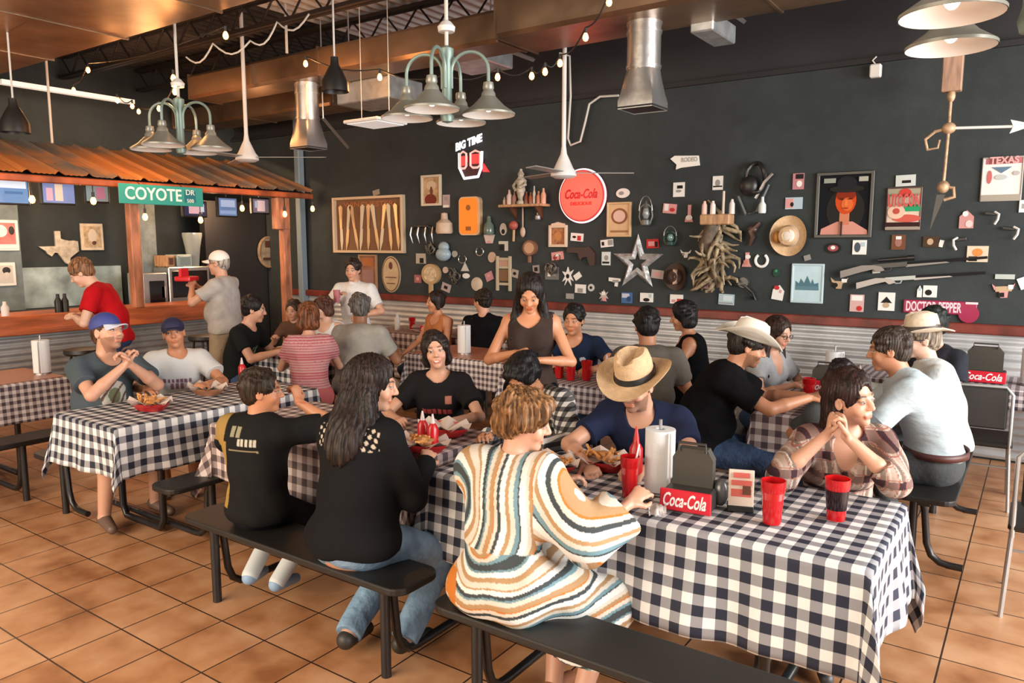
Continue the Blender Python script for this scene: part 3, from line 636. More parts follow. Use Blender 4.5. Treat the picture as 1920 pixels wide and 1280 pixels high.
C((1127, 449, 1150, 463), WHT, [(.3, .05, .4, .7, GRY), (-.3, 0, .2, .5, BLK)], 'tiny pale card up and left of the big metal star', tilt=.1)
C((1129, 472, 1145, 497), (.60, .65, .66), [(.05, .05, .5, .4, GRY, 'e'), (0, -.3, .8, .15, BLK)], 'upright pale card touching the left tip of the big star')
C((1213, 448, 1236, 465), RED, [(-.1, 0, .5, .5, PNK), (.3, -.1, .2, .6, BLK)], 'red card at the upper edge of the big star', tilt=.05)
C((1276, 467, 1297, 483), WHT, [(-.2, -.1, .2, .3, GRY)], 'tiny white steer-head plaque between the star and the antlers', name='wall_plaque', cat='plaque', shape=steer)
C((1035, 472, 1057, 487), PNK, [(0, .1, .5, .3, WHT), (-.2, -.2, .3, .3, RED)], 'pink card hanging under the crowned frame', tilt=.12)
C((1055, 500, 1076, 535), WHT, [(0, 0, .3, .25, BLK, 'e')], 'spiky white starburst plaque left of the big star', name='wall_plaque', cat='plaque', shape=cross)
C((1077, 512, 1090, 523), WHT, [], 'tiny white chip beside the starburst plaque', tilt=.6)
C((1079, 533, 1099, 549), WHT, [(0, -.2, .5, .5, GRY)], 'small white card below the starburst plaque', tilt=-.03)
C((1103, 532, 1115, 546), (.5, .5, .48), [(0, 0, .4, .4, BLK, 'e')], 'tiny grey oval next to the card below the starburst', shape='oval')
C((1124, 543, 1141, 565), (.45, .4, .38), [(0, .2, .4, .3, WHT), (.1, -.3, .4, .3, PNK)], 'narrow grey cross plaque low on the wall left of the blue card', shape=cross, name='wall_plaque', cat='plaque')
C((1142, 520, 1164, 537), WHT, [(.1, .1, .5, .3, GRY)], 'small white pistol-shaped plaque by the lower left tip of the star', shape=[(-1, 1), (1, .8), (1, .2), (.6, .1), (.5, -1), (0, -.9), (.1, 0), (-1, .2)], name='wall_plaque', cat='plaque')
C((1166, 548, 1186, 568), BLU, [(-.1, .2, .7, .4, (.45, .5, .6)), (.2, -.1, .4, .5, (.03, .06, .15), 'e')], 'blue card under the lower left tip of the big star')
C((1201, 549, 1225, 566), WHT, [(0, -.25, .5, .4, BLK, 'e'), (.3, .2, .2, .4, LBL)], 'white card directly under the big star')
C((1257, 552, 1281, 569), WHT, [(.25, -.2, .4, .5, RED), (-.2, -.2, .3, .3, PNK)], 'white card with a red corner under the felt hat')
C((1222, 506, 1245, 522), (.42, .35, .33), [(0, 0, .5, .4, PNK, 'e')], 'small brownish card between the star and the felt hat', tilt=-.1)
C((1313, 514, 1328, 541), PNK, [(0, .1, .5, .3, BLK, 'e'), (0, -.3, .5, .3, WHT)], 'upright reddish figure plaque under the antlers', shape=house, name='wall_plaque', cat='plaque')
C((1348, 551, 1377, 571), LBL, [(.1, .1, .6, .5, (.55, .65, .68)), (0, -.35, .9, .12, GRY)], 'pale blue licence-plate-like card under the antlers', tilt=-.03)
C((1391, 473, 1411, 500), PNK, [(.1, .2, .5, .3, WHT, 'e'), (-.1, -.2, .4, .3, (.5, .2, .16))], 'pink horse-shaped plaque left of the horseshoe', shape=boot, name='wall_plaque', cat='plaque')
C((1449, 534, 1470, 562), WHT, [(-.2, .3, .5, .3, RED, 'e'), (.2, .1, .2, .2, PNK)], 'white flame-like plaque with red top left of the blue-framed print', shape=house, name='wall_plaque', cat='plaque', tilt=-.15)
C((1450, 503, 1462, 519), (.02, .06, .04), [(0, .2, .4, .3, GRN, 'e')], 'tiny dark green bottle shape under the straw hat', shape='oval')
C((1487, 325, 1508, 355), (.45, .2, .22), [(.1, .3, .7, .3, BLK), (.1, -.15, .5, .4, WHT, 'e')], 'red card with black top left of the portrait poster')
C((1473, 370, 1505, 392), LBL, [(-.25, 0, .45, .8, PNK), (-.1, -.1, .2, .4, BLK, 'e')], 'pale blue and pink card over the straw hat')
C((1548, 455, 1577, 475), BLK, [(0, 0, .7, .6, (.30, .07, .08), 'e'), (0, .05, .3, .35, WHT, 'e')], 'dark red oval buckle under the portrait poster', shape='oval', name='wall_plaque', cat='plaque')
C((1599, 450, 1625, 477), WHT, [(-.15, .0, .45, .7, (.06, .08, .1), 'e'), (.25, .2, .3, .3, LBL)], 'white and black card under the corner of the portrait poster')
C((1672, 440, 1698, 468), BRN, [(0, 0, .5, .6, (.3, .14, .11), 'e'), (.0, .3, .4, .2, WHT)], 'dark snapshot hanging under the red and green poster', name='photo_print', cat='photo')
C((1731, 443, 1761, 463), (.06, .035, .02), [(-.05, 0, .4, .6, TAN, 'e')], 'dark snapshot with a tan patch beside the spur rack', name='photo_print', cat='photo')
C((1761, 450, 1769, 463), WHT, [], 'tiny pale tag touching the tan-patched snapshot', tilt=-.2)
C((1799, 394, 1826, 428), (.5, .25, .24), [(-.1, .3, .4, .3, WHT, 'e'), (.2, -.25, .5, .4, (.65, .5, .48), 'e')], 'red and white rooster-like plaque below the white and red calendar poster', shape=house, name='wall_plaque', cat='plaque')
C((1813, 461, 1853, 491), (.60, .5, .38), [(0, .1, .5, .5, ORG, 'e'), (-.2, -.3, .4, .3, BLK)], 'tan picture card with an orange middle at the muzzle end of the upper rifle', name='photo_print', cat='photo')
C((1557, 519, 1590, 541), TAN, [(-.2, -.2, .3, .4, BLK, 'e'), (.3, .2, .3, .3, WHT)], 'small tan card right of the pale blue framed print', shape=steer, name='wall_plaque', cat='plaque')
C((1594, 552, 1620, 584), (.55, .35, .34), [(0, .3, .8, .3, WHT), (.2, -.3, .4, .3, RED, 'e')], 'red and white card low on the wall under the rifles')
C((1647, 548, 1678, 582), WHT, [(0, .1, .7, .35, BLK, 't'), (0, -.2, .4, .3, TAN, 'e')], 'white card with a black moustache shape under the rifles')
C((1720, 535, 1729, 557), WHT, [(0, .2, .5, .3, LBL)], 'thin white bottle card standing over the magenta sign', shape=house)
C((1731, 535, 1757, 557), WHT, [(-.1, -.1, .5, .5, BLK, 'e')], 'white card with a black round spot over the magenta sign')
C((1860, 530, 1904, 558), PNK, [(0, .1, .7, .35, TAN), (-.1, -.3, .25, .3, BLK), (.3, .2, .2, .3, WHT)], 'tan and pink longhorn plaque right of the rifles', shape=steer, name='wall_plaque', cat='plaque', tilt=.08)
C((1866, 514, 1903, 523), (.4, .45, .42), [], 'thin pale strip plaque over the longhorn plaque')
C((1910, 520, 1925, 542), WHT, [], 'white chip cut off by the frame edge beside the longhorn plaque', tilt=.4)
C((1911, 375, 1928, 398), WHT, [(0, 0, .4, .4, GRY)], 'white card cut off by the frame edge under the calendar poster')
C((831, 365, 844, 389), (.4, .32, .32), [(0, -.4, .8, .2, WHT), (0, .2, .5, .3, GRY, 'e')], 'small greyish card right of the tall picture of a figure')
C((908, 440, 928, 456), (.55, .45, .42), [(0, -.3, .6, .3, PNK, 't')], 'pale cup-shaped plaque below the green bottle', shape=[(-1, 1), (1, 1), (.6, -1), (-.6, -1)], name='wall_plaque', cat='plaque')
C((936, 452, 953, 470), (.5, .48, .42), [(-.1, -.2, .5, .5, BLK)], 'L-shaped pale plaque over the ladder frame', shape=[(-1, 1), (1, 1), (1, -1), (.3, -1), (.3, .4), (-1, .4)], name='wall_plaque', cat='plaque')
C((938, 418, 951, 441), (.48, .42, .38), [(.0, -.2, .5, .4, BLK, 'e')], 'small bell-shaped plaque between the green bottle and the red rattle', shape='oval', name='wall_plaque', cat='plaque')
C((781, 475, 799, 494), (.4, .36, .3), [(.1, -.2, .4, .5, BLK)], 'small pale plaque between the oval cream sign and the blue helmet')
C((865, 492, 880, 508), (.5, .5, .48), [], 'small white triangle plaque right of the banjo', shape=[(-1, -1), (1, -1), (0, 1)], name='wall_plaque', cat='plaque')
C((868, 512, 881, 522), WHT, [], 'tiny white clover shape under the white triangle', shape='oval')
C((831, 500, 841, 512), (.55, .45, .38), [], 'tiny cream chip beside the banjo', shape='oval')
C((829, 531, 845, 546), (.42, .34, .34), [(0, 0, .4, .4, BLK)], 'small mauve card under the banjo edge', tilt=-.3)
C((916, 472, 930, 492), (.48, .34, .27), [], 'slim tan feather plaque left of the ladder frame', shape='oval', tilt=-.3, name='wall_plaque', cat='plaque')
C((911, 510, 925, 526), (.45, .22, .24), [(0, .1, .4, .3, PNK)], 'pink card left of the ladder frame', tilt=.4)
C((778, 515, 791, 530), (.34, .13, .13), [(0, 0, .4, .4, PNK)], 'dark pink card left of the banjo')
C((1018+5, 500, 1048, 524), (.16, .16, .15), [(-.2, 0, .2, .5, WHT), (.2, 0, .2, .4, GRY)], 'dark metal word plaque behind the waitress', name='wall_plaque', cat='plaque')

C((700, 356, 712, 366), (.3, .25, .2), [], 'tiny tan chip above the knife case', tilt=.2)
C((960, 505, 972, 520), (.35, .3, .26), [(0, 0, .5, .4, BLK, 'e')], 'small drab card beside the head of the waitress', tilt=-.2)
C((848, 470, 858, 482), (.36, .34, .3), [], 'tiny pale oval touching the blue helmet', shape='oval')
C((1000, 497, 1012, 512), (.3, .26, .24), [(0, 0, .5, .5, BLK)], 'small dull card under the mandolin', tilt=.1)
C((1062, 550, 1076, 560), (.3, .3, .28), [], 'thin grey strip plaque low on the wall by the navy t-shirt man')
C((1335, 480, 1345, 492), (.4, .36, .3), [], 'tiny bone-coloured tag between antlers and horseshoe', shape='oval')
C((1508, 478, 1520, 488), (.25, .24, .22), [], 'tiny grey tag over the pale blue print', tilt=.3)
C((1636, 500, 1650, 512), (.55, .55, .5), [(0, 0, .5, .4, GRY)], 'small white card between the two rifles and the portrait', tilt=.1)
# horseshoes and rings
def shoe(box, label, m, th=.016):
    xc, zc, w, h = box_on_wall(*box); pts = [(xc+w*.45*math.sin(t), WF-.012, zc-h*.45*math.cos(t)) for t in np.linspace(-2.55, 2.55, 18)]
    mb = MB(); mb.tube(pts, th, 6); one(mb, 'horseshoe', m, label, 'horseshoe', 'horseshoes on the dark wall', smooth=40)
shoe((1416, 475, 1441, 501), 'whitish horseshoe under the straw hat', white_paint, .014)
shoe((893, 463, 908, 480), 'small dark horseshoe below the glowing orange thermometer', steel, .008)
shoe((860, 477, 876, 494), 'small grey stirrup ring right of the blue helmet', steel, .007)
shoe((1040, 335+140, 1052, 490), 'rusty ring under the crowned frame', wood_dark, .007)
# the big star
xc, zc, w, h = box_on_wall(1150, 438, 1244, 540)
def starp(R, r, n=5, rot=PI/2): return [(R*math.cos(rot+k*PI/n) if k % 2 == 0 else r*math.cos(rot+k*PI/n), (R if k % 2 == 0 else r)*math.sin(rot+k*PI/n)) for k in range(2*n)]
mb = MB(); o5 = starp(1, .40); i5 = starp(.36, .15)
def sp(u, v, d): return (xc+u*w*.525, WF-d, zc-.02+v*h*.54)
mid = starp(.68, .28); vs = [sp(u, v, .004) for u, v in o5]+[sp(u, v, .045) for u, v in mid]+[sp(u, v, .012) for u, v in i5]
fs = [(i, (i+1) % 10, 10+(i+1) % 10, 10+i) for i in range(10)]+[(10+i, 10+(i+1) % 10, 20+(i+1) % 10, 20+i) for i in range(10)]
mb.add(vs, fs); one(mb, 'metal_star', mat('star_tin', (.55, .56, .56), .4, .5, var=.35, vscale=18, bump=.3, bscale=30), 'big silver tin star with a star-shaped hole', 'star')
# round lit red sign
xc, zc, w, h = box_on_wall(1053, 322, 1141, 413)
R0 = (w+h)/4
r = empty('round_sign', (xc, WF-.06, zc-R0), 'glowing round red soft-drink sign with dark script', 'sign')
def disc(R, y0, y1, n=48):
    mb = MB(); mb.lathe([(0, 0), (R, 0), (R, y1-y0), (0, y1-y0)], (xc, WF-y1, zc), n=n, R=Matrix.Rotation(-PI/2, 3, 'X')); return mb
mb = disc(R0*1.0, .0, .07); part(mb, 'sign_can', mat('sign_rim_red', (.45, .05, .06), .4), r, smooth=30)
mb = disc(R0*.94, .07, .078); part(mb, 'glowing_face', mat('glow_red', (.8, .08, .06), .4, emit=(1, .055, .035), es=.95), r, smooth=30)
mb = MB(); mb.tube([(xc+R0*1.02*math.cos(2*PI*i/48), WF-.05, zc+R0*1.02*math.sin(2*PI*i/48)) for i in range(48)], .012, 8, closed=True); part(mb, 'neon_ring', mat('neon_ring', (1, .8, .8), .4, emit=(1, .68, .70), es=.9), r, smooth=0)
mb = MB(); lettering(mb, 'Coca-Cola', R0*.5, (xc, WF-.079, zc+R0*.06), (1, 0, 0), (0, 0, 1), shear=.35, fit=R0*1.45, off=.004); part(mb, 'script_lettering', mat('dark_red', (.33, .0, .01), .5), r)
mb = MB(); lettering(mb, 'DELICIOUS', R0*.17, (xc, WF-.079, zc-R0*.30), (1, 0, 0), (0, 0, 1), fit=R0*.95, off=.002); part(mb, 'small_lettering', mat('dark_red2', (.5, .01, .0), .5), r)
l = bpy.data.lights.new('sign_glow', 'POINT'); l.energy = 3; l.color = (1, .25, .2); l.shadow_soft_size = .2; lo = bpy.data.objects.new('sign_glow', l); COL.objects.link(lo); lo.location = (0, -.25, R0); lo.parent = r
# neon-type team sign
xc, zc, w, h = box_on_wall(857, 255, 917, 336)
r = empty('neon_sign', (xc, WF-.05, zc-h/2), 'red and white neon-style sign with a slanting white banner on the bare upper wall', 'sign')
nw = mat('neon_white', (.9, .9, .95), .4, emit=(.85, .88, .95), es=.75); nr = mat('neon_red', (.7, .05, .06), .4, emit=(.8, .05, .06), es=.5)
def np_(u, v, d=.03): return Vector((xc+u*w/2, WF-d, zc+v*h/2))
mb = MB(); mb.prism([(-.85, -.25), (.75, -.1), (.5, -.95), (-.4, -1), (-.75, -.6)][::-1], .02, lambda u, v, d: np_(u, v, d)); part(mb, 'dark_backing', mat('neon_back', (.05, .012, .02), .5), r)
mb = MB(); lettering(mb, 'BIG TIME', .125, np_(-.12, .68, .04), (1, 0, .22), (0, 0, 1), off=.006, fit=w*.85); part(mb, 'banner_lettering', nw, r)
mb = MB(); mb.tube([np_(-.75, .25), np_(-.75, -.45), np_(-.45, -.95), np_(.42, -.9), np_(.62, -.5), np_(.66, .25)], .018, 6); part(mb, 'white_outline_tube', nw, r, smooth=40)
mb = MB()
for ux, w2 in ((-.48, .2), (.28, .3)):
    mb.tube([np_(ux-w2, .2, .04), np_(ux-w2, -.38, .04), np_(ux-w2*.5, -.48, .04), np_(ux+w2*.5, -.48, .04), np_(ux+w2, -.38, .04), np_(ux+w2, .2, .04), np_(ux, .3, .04)], .014, 6, closed=True)
part(mb, 'numeral_outline_tube', mat('neon_pink', (.8, .45, .4), .4, emit=(.85, .42, .38), es=.5), r, smooth=40)
mb = MB(); mb.prism([(-.66, .1), (-.3, .1), (-.3, -.35), (-.66, -.35)][::-1], .034, lambda u, v, d: np_(u, v, d)); part(mb, 'red_fill', nr, r); mb = MB(); mb.prism([(.04, .15), (.52, .15), (.52, -.3), (.04, -.3)][::-1], .034, lambda u, v, d: np_(u, v, d)); mb.prism([(.7, -.3), (1.05, -.72), (.7, -.7)][::-1], .034, lambda u, v, d: np_(u, v, d)); part(mb, 'red_fill', nr, r)
# framed things
def frame(box, fm, pm, label, name='framed_picture', fw=.03, d=.035, cat='picture', marks=(), shape=None):
    xc, zc, w, h = box_on_wall(*box); r = empty(name, (xc, WF, zc-h/2), label, cat)
    mb = MB()
    for sx in (-1, 1): mb.box((xc+sx*(w/2-fw/2), WF-d/2, zc), (fw, d, h), bev=.004)
    for sz in (-1, 1): mb.box((xc, WF-d/2-.001, zc+sz*(h/2-fw/2)), (w-.002, d, fw), bev=.004)
    part(mb, 'frame', fm, r)
    mb = MB(); mb.box((xc, WF-.008, zc), (w-fw, .012, h-fw)); part(mb, 'picture_panel', pm, r)
    for k, (nm, u, v, a, b2, m_, sh) in enumerate(marks):
        if sh == 'e': pl = [(xc+u*w+a*w/2*math.cos(2*PI*i/20), zc+v*h+b2*h/2*math.sin(2*PI*i/20)) for i in range(20)]
        elif sh == 'b': pl = [(xc+u*w-a*w/2, zc+v*h-b2*h/2), (xc+u*w+a*w/2, zc+v*h-b2*h/2), (xc+u*w+a*w/2, zc+v*h+b2*h/2), (xc+u*w-a*w/2, zc+v*h+b2*h/2)]
        else: pl = [(xc+u*w+p_[0]*a*w/2, zc+v*h+p_[1]*b2*h/2) for p_ in sh]
        mb = MB(); mb.prism(pl[::-1], .002+.0015*k, lambda q, s2, dd: (q, WF-.014-dd, s2)); part(mb, nm, m_, r)
    return r, xc, zc, w, h
r, xc, zc, w, h = frame((630, 368, 761, 474), mat('frame_pale', (.55, .42, .28), .5), mat('case_back', (.16, .075, .035), .6), 'wide glass-fronted case of brass knives and cutlery on the dark wall', 'display_case', .035, .07, 'display case')
brass = mat('brass', (.70, .50, .27), .35, .5); bone = mat('bone', (.62, .53, .38), .5)
for k in range(9):
    u = xc-w*.40+w*.80*k/8; lean = .06*math.sin(k*2.3); hh = h*.42
    e = empty('cased_knife', (u, WF-.03, zc), 'narrow brass-handled knife, in place %s from the hinge side of the display case' % ['one', 'two', 'three', 'four', 'five', 'six', 'seven', 'eight', 'nine'][k], 'knife', 'knives in the display case')
    mb = MB(); mb.prism([(-.012, -.05), (.012, -.05), (.02, .6), (.028, .9), (.0, 1.0), (-.028, .9), (-.02, .6)][::-1], .014, lambda a, b2, d: (u+a*1.3+lean*b2, WF-.02-d, zc-.04+b2*hh)); part(mb, 'handle', bone if k % 2 else brass, e)
    mb = MB(); mb.prism([(-.014, 0), (.018, 0), (.022, -.55), (0, -.98), (-.016, -.5)], .008, lambda a, b2, d: (u+a*1.4+lean*b2, WF-.02-d, zc-.05+b2*hh)); part(mb, 'blade', brass if k % 3 else bone, e)
mb = MB(); lettering(mb, 'WINCHESTER', .09, (xc, WF-.02, zc+h*.36), (1, 0, 0), (0, 0, 1), off=.002, fit=w*.72); o = part(mb, 'case_lettering', mat('rust_letter', (.35, .12, .04), .6), r)
frame((792, 328, 829, 386), mat('frame_grey', (.55, .5, .4), .5), mat('pic_tan', (.42, .28, .16), .6, var=.4, vscale=14), 'tall picture of a small red-clothed figure with a pale side frame', fw=.03, marks=[('printed_area', -.05, -.3, .6, .38, colm((.16, .03, .02)), 'e'), ('printed_area', 0, .16, .5, .3, colm((.55, .45, .32)), 'e'), ('printed_area', 0, -.02, .14, .3, colm(BRN), 'e')])
frame((675, 477, 709, 545), mat('frame_brown', (.30, .17, .09), .5), mat('pic_brown', (.22, .10, .06), .6, var=.4), 'narrow brown wooden frame below the knife case', fw=.025, marks=[('printed_area', 0, .3, .6, .22, colm((.35, .13, .05)), 'b'), ('printed_area', 0, -.12, .6, .4, colm((.28, .17, .15)), 'b')])
frame((1031, 422, 1065, 463), mat('frame_cream', (.62, .50, .38), .5), mat('pic_orange', (.32, .13, .05), .6, var=.5, vscale=30), 'small crowned cream frame with an orange-brown picture under the glowing sign', marks=[('printed_area', 0, 0, .4, .4, colm((.48, .22, .08)), 'e')])
xc, zc, w, h = box_on_wall(1036, 416, 1060, 424); mb = MB(); mb.prism([(-1, -1), (1, -1), (1, .2), (.5, .5), (0, 1), (-.5, .5), (-1, .2)][::-1], .03, lambda u, v, d: (xc+u*w/2, WF-d, zc+v*h/2)); o = one(mb, 'frame_crest', mat('frame_cream', ()), 'cream scalloped crest sitting over the small crowned frame', 'ornament')
r, xc, zc, w, h = frame((1140, 379, 1185, 444), mat('frame_tan', (.55, .38, .20), .5), mat('poster_tan', (.58, .40, .22), .6, var=.12), 'tan framed poster with a round medallion right of the glowing sign', fw=.02, marks=[('printed_area', 0, .10, .68, .46, colm((.24, .10, .05)), 'e'), ('printed_area', 0, .10, .5, .34, colm((.64, .46, .38)), 'e'), ('printed_area', 0, -.34, .7, .06, colm((.3, .16, .07)), 'b')])
black_f = mat('frame_black', (.008, .008, .008), .35)
torso_c, face_c = colm((.55, .25, .20)), colm((.50, .06, .010))
r, xc, zc, w, h = frame((1530, 322, 1638, 446), black_f, mat('poster_black', (.006, .007, .010), .6, spec=.1), 'large black-framed portrait poster of a dark-haired woman in a dark hat', 'portrait_poster', .03, .03, 'poster',
    marks=[('poster_hair', .03, -.08, .66, .66, colm((.012, .008, .008)), 'e'), ('poster_shoulders', .02, -.36, .84, .24, torso_c, [(-1, -1), (1, -1), (.95, -.2), (.35, .9), (-.3, .9), (-.95, .0)]), ('poster_neck', .02, -.17, .17, .26, colm((.50, .18, .10)), 'b'),
           ('poster_face', .03, .07, .36, .42, face_c, 'e'), ('poster_hat_shadow', .03, .15, .34, .18, colm((.20, .02, .006)), 'e'), ('poster_cheek', .06, .01, .20, .2, colm((.60, .13, .03)), 'e'), ('poster_nose', .04, .03, .05, .10, colm((.66, .18, .05)), 'e'), ('poster_hat_brim', .04, .24, .60, .11, colm((.006, .006, .008)), 'e'), ('poster_hat_crown', .04, .33, .34, .2, colm((.010, .012, .016)), 'e'),  # dark ellipse over the upper face: the hat's shadow as printed colour
           ('poster_lips', .04, -.05, .10, .02, colm((.30, .02, .01)), 'e'), ('poster_eye', -.03, .09, .07, .02, colm((.05, .01, .005)), 'e'), ('poster_eye', .11, .09, .07, .02, colm((.05, .01, .005)), 'e'),
           ('poster_lettering', -.26, .37, .2, .07, colm((.25, .28, .24)), 'b'), ('poster_lettering', .32, .38, .15, .07, colm((.35, .36, .3)), 'b'), ('poster_necklace', -.02, -.36, .02, .22, colm((.03, .02, .02)), 'b')])
pr = mat('poster_red', (.50, .06, .05), .5)
r, xc, zc, w, h = frame((1662, 351, 1728, 432), mat('edge_dark', (.10, .05, .04), .5), mat('poster_cream', (.58, .45, .36), .5), 'red, cream and green old produce-style poster between the portrait and the weathervane', 'poster', .012, .02, 'poster',
    marks=[('printed_area', 0, .39, .98, .18, colm((.30, .29, .20)), 'b'), ('printed_area', .02, .37, .36, .2, colm((.48, .05, .04)), 'e'), ('printed_area', .25, .02, .46, .16, colm((.02, .28, .12)), 'b'), ('printed_area', .1, -.22, .8, .18, colm((.50, .09, .07)), 'e'),
           ('printed_area', -.2, -.07, .5, .32, colm((.64, .45, .34)), 'e'), ('printed_area', -.2, -.05, .2, .14, colm((.42, .07, .05)), 'e'), ('printed_area', 0, -.36, .98, .10, colm((.03, .01, .01)), 'b'), ('printed_area', 0, -.45, .98, .06, colm((.28, .24, .2)), 'b')])
mb = MB(); lettering(mb, 'UTOCON', .15, (xc, WF-.03, zc+h*.18), (1, 0, 0), (0, 0, 1), off=.004, fit=w*.9); part(mb, 'poster_lettering', pr, r)
C((1680, 328, 1717, 349), (.50, .54, .52), [(.05, -.1, .45, .25, BLK)], 'white licence-plate-like card above the red and green poster', tilt=.02)
r, xc, zc, w, h = frame((1840, 294, 1918, 377), mat('edge_grey', (.35, .33, .30), .5), mat('poster_white', (.66, .64, .62), .5), 'white calendar-style poster with a red heading high on the wall', 'poster', .012, .02, 'poster',
    marks=[('printed_area', .04, .41, .9, .14, colm((.42, .14, .16)), 'b'), ('printed_area', -.02, .2, .5, .14, colm((.10, .17, .24)), [(-1, 1), (1, 1), (0, -1)]), ('printed_area', -.30, .05, .12, .3, colm((.45, .12, .12)), 'e'), ('printed_area', -.02, .04, .3, .12, colm((.42, .45, .44)), 'e'), ('printed_area', .34, .12, .16, .1, colm((.4, .38, .38)), 'e'), ('printed_area', 0, -.42, .94, .13, colm((.32, .29, .24)), 'b')])
mb = MB(); lettering(mb, 'TEXAS', .075, (xc+.01, WF-.032, zc+h*.41), (1, 0, 0), (0, 0, 1), off=.003, fit=w*.7); part(mb, 'poster_lettering', mat('rose', (.55, .3, .3), .5), r)
frame((1484, 494, 1545, 568), mat('edge_lblue', (.40, .53, .58), .5), mat('print_lblue', (.42, .58, .64), .5, var=.08), 'pale blue print of a dark building outline under the straw hat', 'poster', .02, .02, 'poster',
    marks=[('printed_area', 0, -.02, .72, .28, colm((.07, .16, .20)), [(-1, -1), (1, -1), (.95, .3), (.6, .1), (.45, .9), (.3, .1), (0, 1.5), (-.25, .2), (-.55, 1.0), (-.7, .1), (-1, .6)]), ('printed_area', 0, -.12, .7, .1, colm((.10, .20, .25)), 'b')])
# magenta sign
xc, zc, w, h = box_on_wall(1694, 561, 1832, 595)
r = empty('magenta_sign', (xc, WF, zc-h/2), 'long magenta sign with white lettering just over the wall rail', 'sign')
mb = MB(); mb.box((xc, WF-.012, zc+.01), (w, .02, h*.72), bev=.006); mb.lathe([(0, 0), (.075, 0), (.075, .021), (0, .021)], (xc+w*.40, WF-.023, zc-.035), n=24, R=Matrix.Rotation(-PI/2, 3, 'X')); part(mb, 'sign_plate', mat('magenta', (.30, .012, .06), .4), r)
mb = MB(); lettering(mb, 'DOCTOR PEPPER', .115, (xc-w*.08, WF-.0225, zc+.008), (1, 0, 0), (0, 0, 1), off=.003, fit=w*.76); mb.box((xc+w*.43, WF-.024, zc+.055), (.09, .004, .018)); part(mb, 'lettering', mat('pink_white', (.75, .55, .6), .5), r)
# white skull sign
xc, zc, w, h = box_on_wall(1258, 291, 1313, 317)
r = empty('white_sign', (xc, WF, zc-h/2), 'white sign with ragged left end above the numbered cards', 'sign'); r['label'] = 'white sign with one ragged end high on the bare wall'
mb = MB(); mb.prism([(-1, .6), (-.7, 1), (.9, .8), (1, -.6), (-.3, -.8), (-.6, -1), (-.55, -.3)][::-1], .02, lambda u, v, d: (xc+u*w/2, WF-d, zc+v*h/2)); part(mb, 'sign_plate', mat('sign_pale', (.75, .75, .7), .5), r)
mb = MB(); lettering(mb, 'RODEO', .06, (xc+.05, WF-.021, zc+.02), (1, 0, 0), (0, 0, 1), off=.002, fit=w*.55); part(mb, 'lettering', mat('sign_grey', (.35, .35, .33), .5), r)
# glowing orange thermometer
xc, zc, w, h = box_on_wall(866, 369, 905, 441)
r = empty('orange_thermometer', (xc, WF, zc-h/2), 'glowing orange rounded thermometer sign', 'sign')
def rr(w, h, q, n=5):
    pts = []
    for cx2, cy2, a0 in ((w/2-q, h/2-q, 0), (-w/2+q, h/2-q, PI/2), (-w/2+q, -h/2+q, PI), (w/2-q, -h/2+q, 1.5*PI)):
        for i in range(n+1): t = a0+PI/2*i/n; pts.append((cx2+q*math.cos(t), cy2+q*math.sin(t)))
    return pts
mb = MB(); mb.prism([(xc+u, zc+v) for u, v in rr(w, h, .06)][::-1], .06, wf); part(mb, 'casing', mat('case_cream', (.6, .42, .25), .4), r)
mb = MB(); mb.prism([(xc-.01+u, zc+v) for u, v in rr(w*.84, h*.93, .05)][::-1], .064, wf); part(mb, 'lit_face', mat('lit_orange', (.55, .14, .01), .5, emit=(1, .20, .012), es=.42), r)
mb = MB(); mb.prism([(xc-.01+.035*math.cos(2*PI*i/16), zc+.1+.035*math.sin(2*PI*i/16)) for i in range(16)][::-1], .068, wf); mb.box((xc-.01, WF-.066, zc-.15), (.08, .004, .05)); part(mb, 'dial', mat('dial_brown', (.30, .10, .02), .5), r)
# oval cream sign
xc, zc, w, h = box_on_wall(718, 480, 752, 548)
r = empty('oval_sign', (xc, WF, zc-h/2), 'tall oval cream sign with dark writing below the knife case', 'sign')
mb = MB(); mb.prism([(xc+w/2*math.cos(2*PI*i/28), zc+h/2*math.sin(2*PI*i/28)) for i in range(28)][::-1], .02, wf); part(mb, 'oval_board', mat('oval_cream', (.48, .36, .22), .6, var=.15), r)
mb = MB(); mb.tube([(xc+w*.46*math.cos(2*PI*i/28), WF-.02, zc+h*.46*math.sin(2*PI*i/28)) for i in range(28)], .006, 5, closed=True); mb.ell((xc, WF-.02, zc+h*.24), (.035, .006, .05), 12, 8); mb.box((xc, WF-.021, zc-.04), (w*.6, .004, .012)); mb.box((xc, WF-.021, zc-.12), (w*.45, .004, .012)); part(mb, 'dark_emblem', wood_dark, r)
# hats
straw = mat('straw', (.62, .42, .24), .65, bump=.5, bscale=220, var=.12, vscale=40)
def wall_hat(box, label, m, band, open_side=False, inner=None):
    xc, zc, w, h = box_on_wall(*box); r = empty('hanging_hat', (xc, WF, zc-h/2), label, 'hat', 'hats hung on the wall')
    R = Matrix.Rotation(PI/2, 3, 'X')
    def df(v, rr_, a): return (v.x, v.y, v.z+(.05*(rr_/(w/2))**3*abs(math.cos(a))))
    mb = MB(); mb.lathe([(w*.5, .008), (w*.42, .0), (w*.27, .0), (w*.245, .06), (w*.22, .10), (w*.12, .115), (0, .09)], (xc, WF-.015, zc), n=36, R=R @ Matrix.Diagonal(Vector((1, h/w, 1))), deform=df); part(mb, 'brim_and_crown', m, r, smooth=50)
    mb = MB(); mb.lathe([(w*.272, .005), (w*.262, .035)], (xc, WF-.016, zc), n=36, R=R @ Matrix.Diagonal(Vector((1, h/w, 1)))); part(mb, 'hat_band', band, r, smooth=50)
    return r, xc, zc, w, h
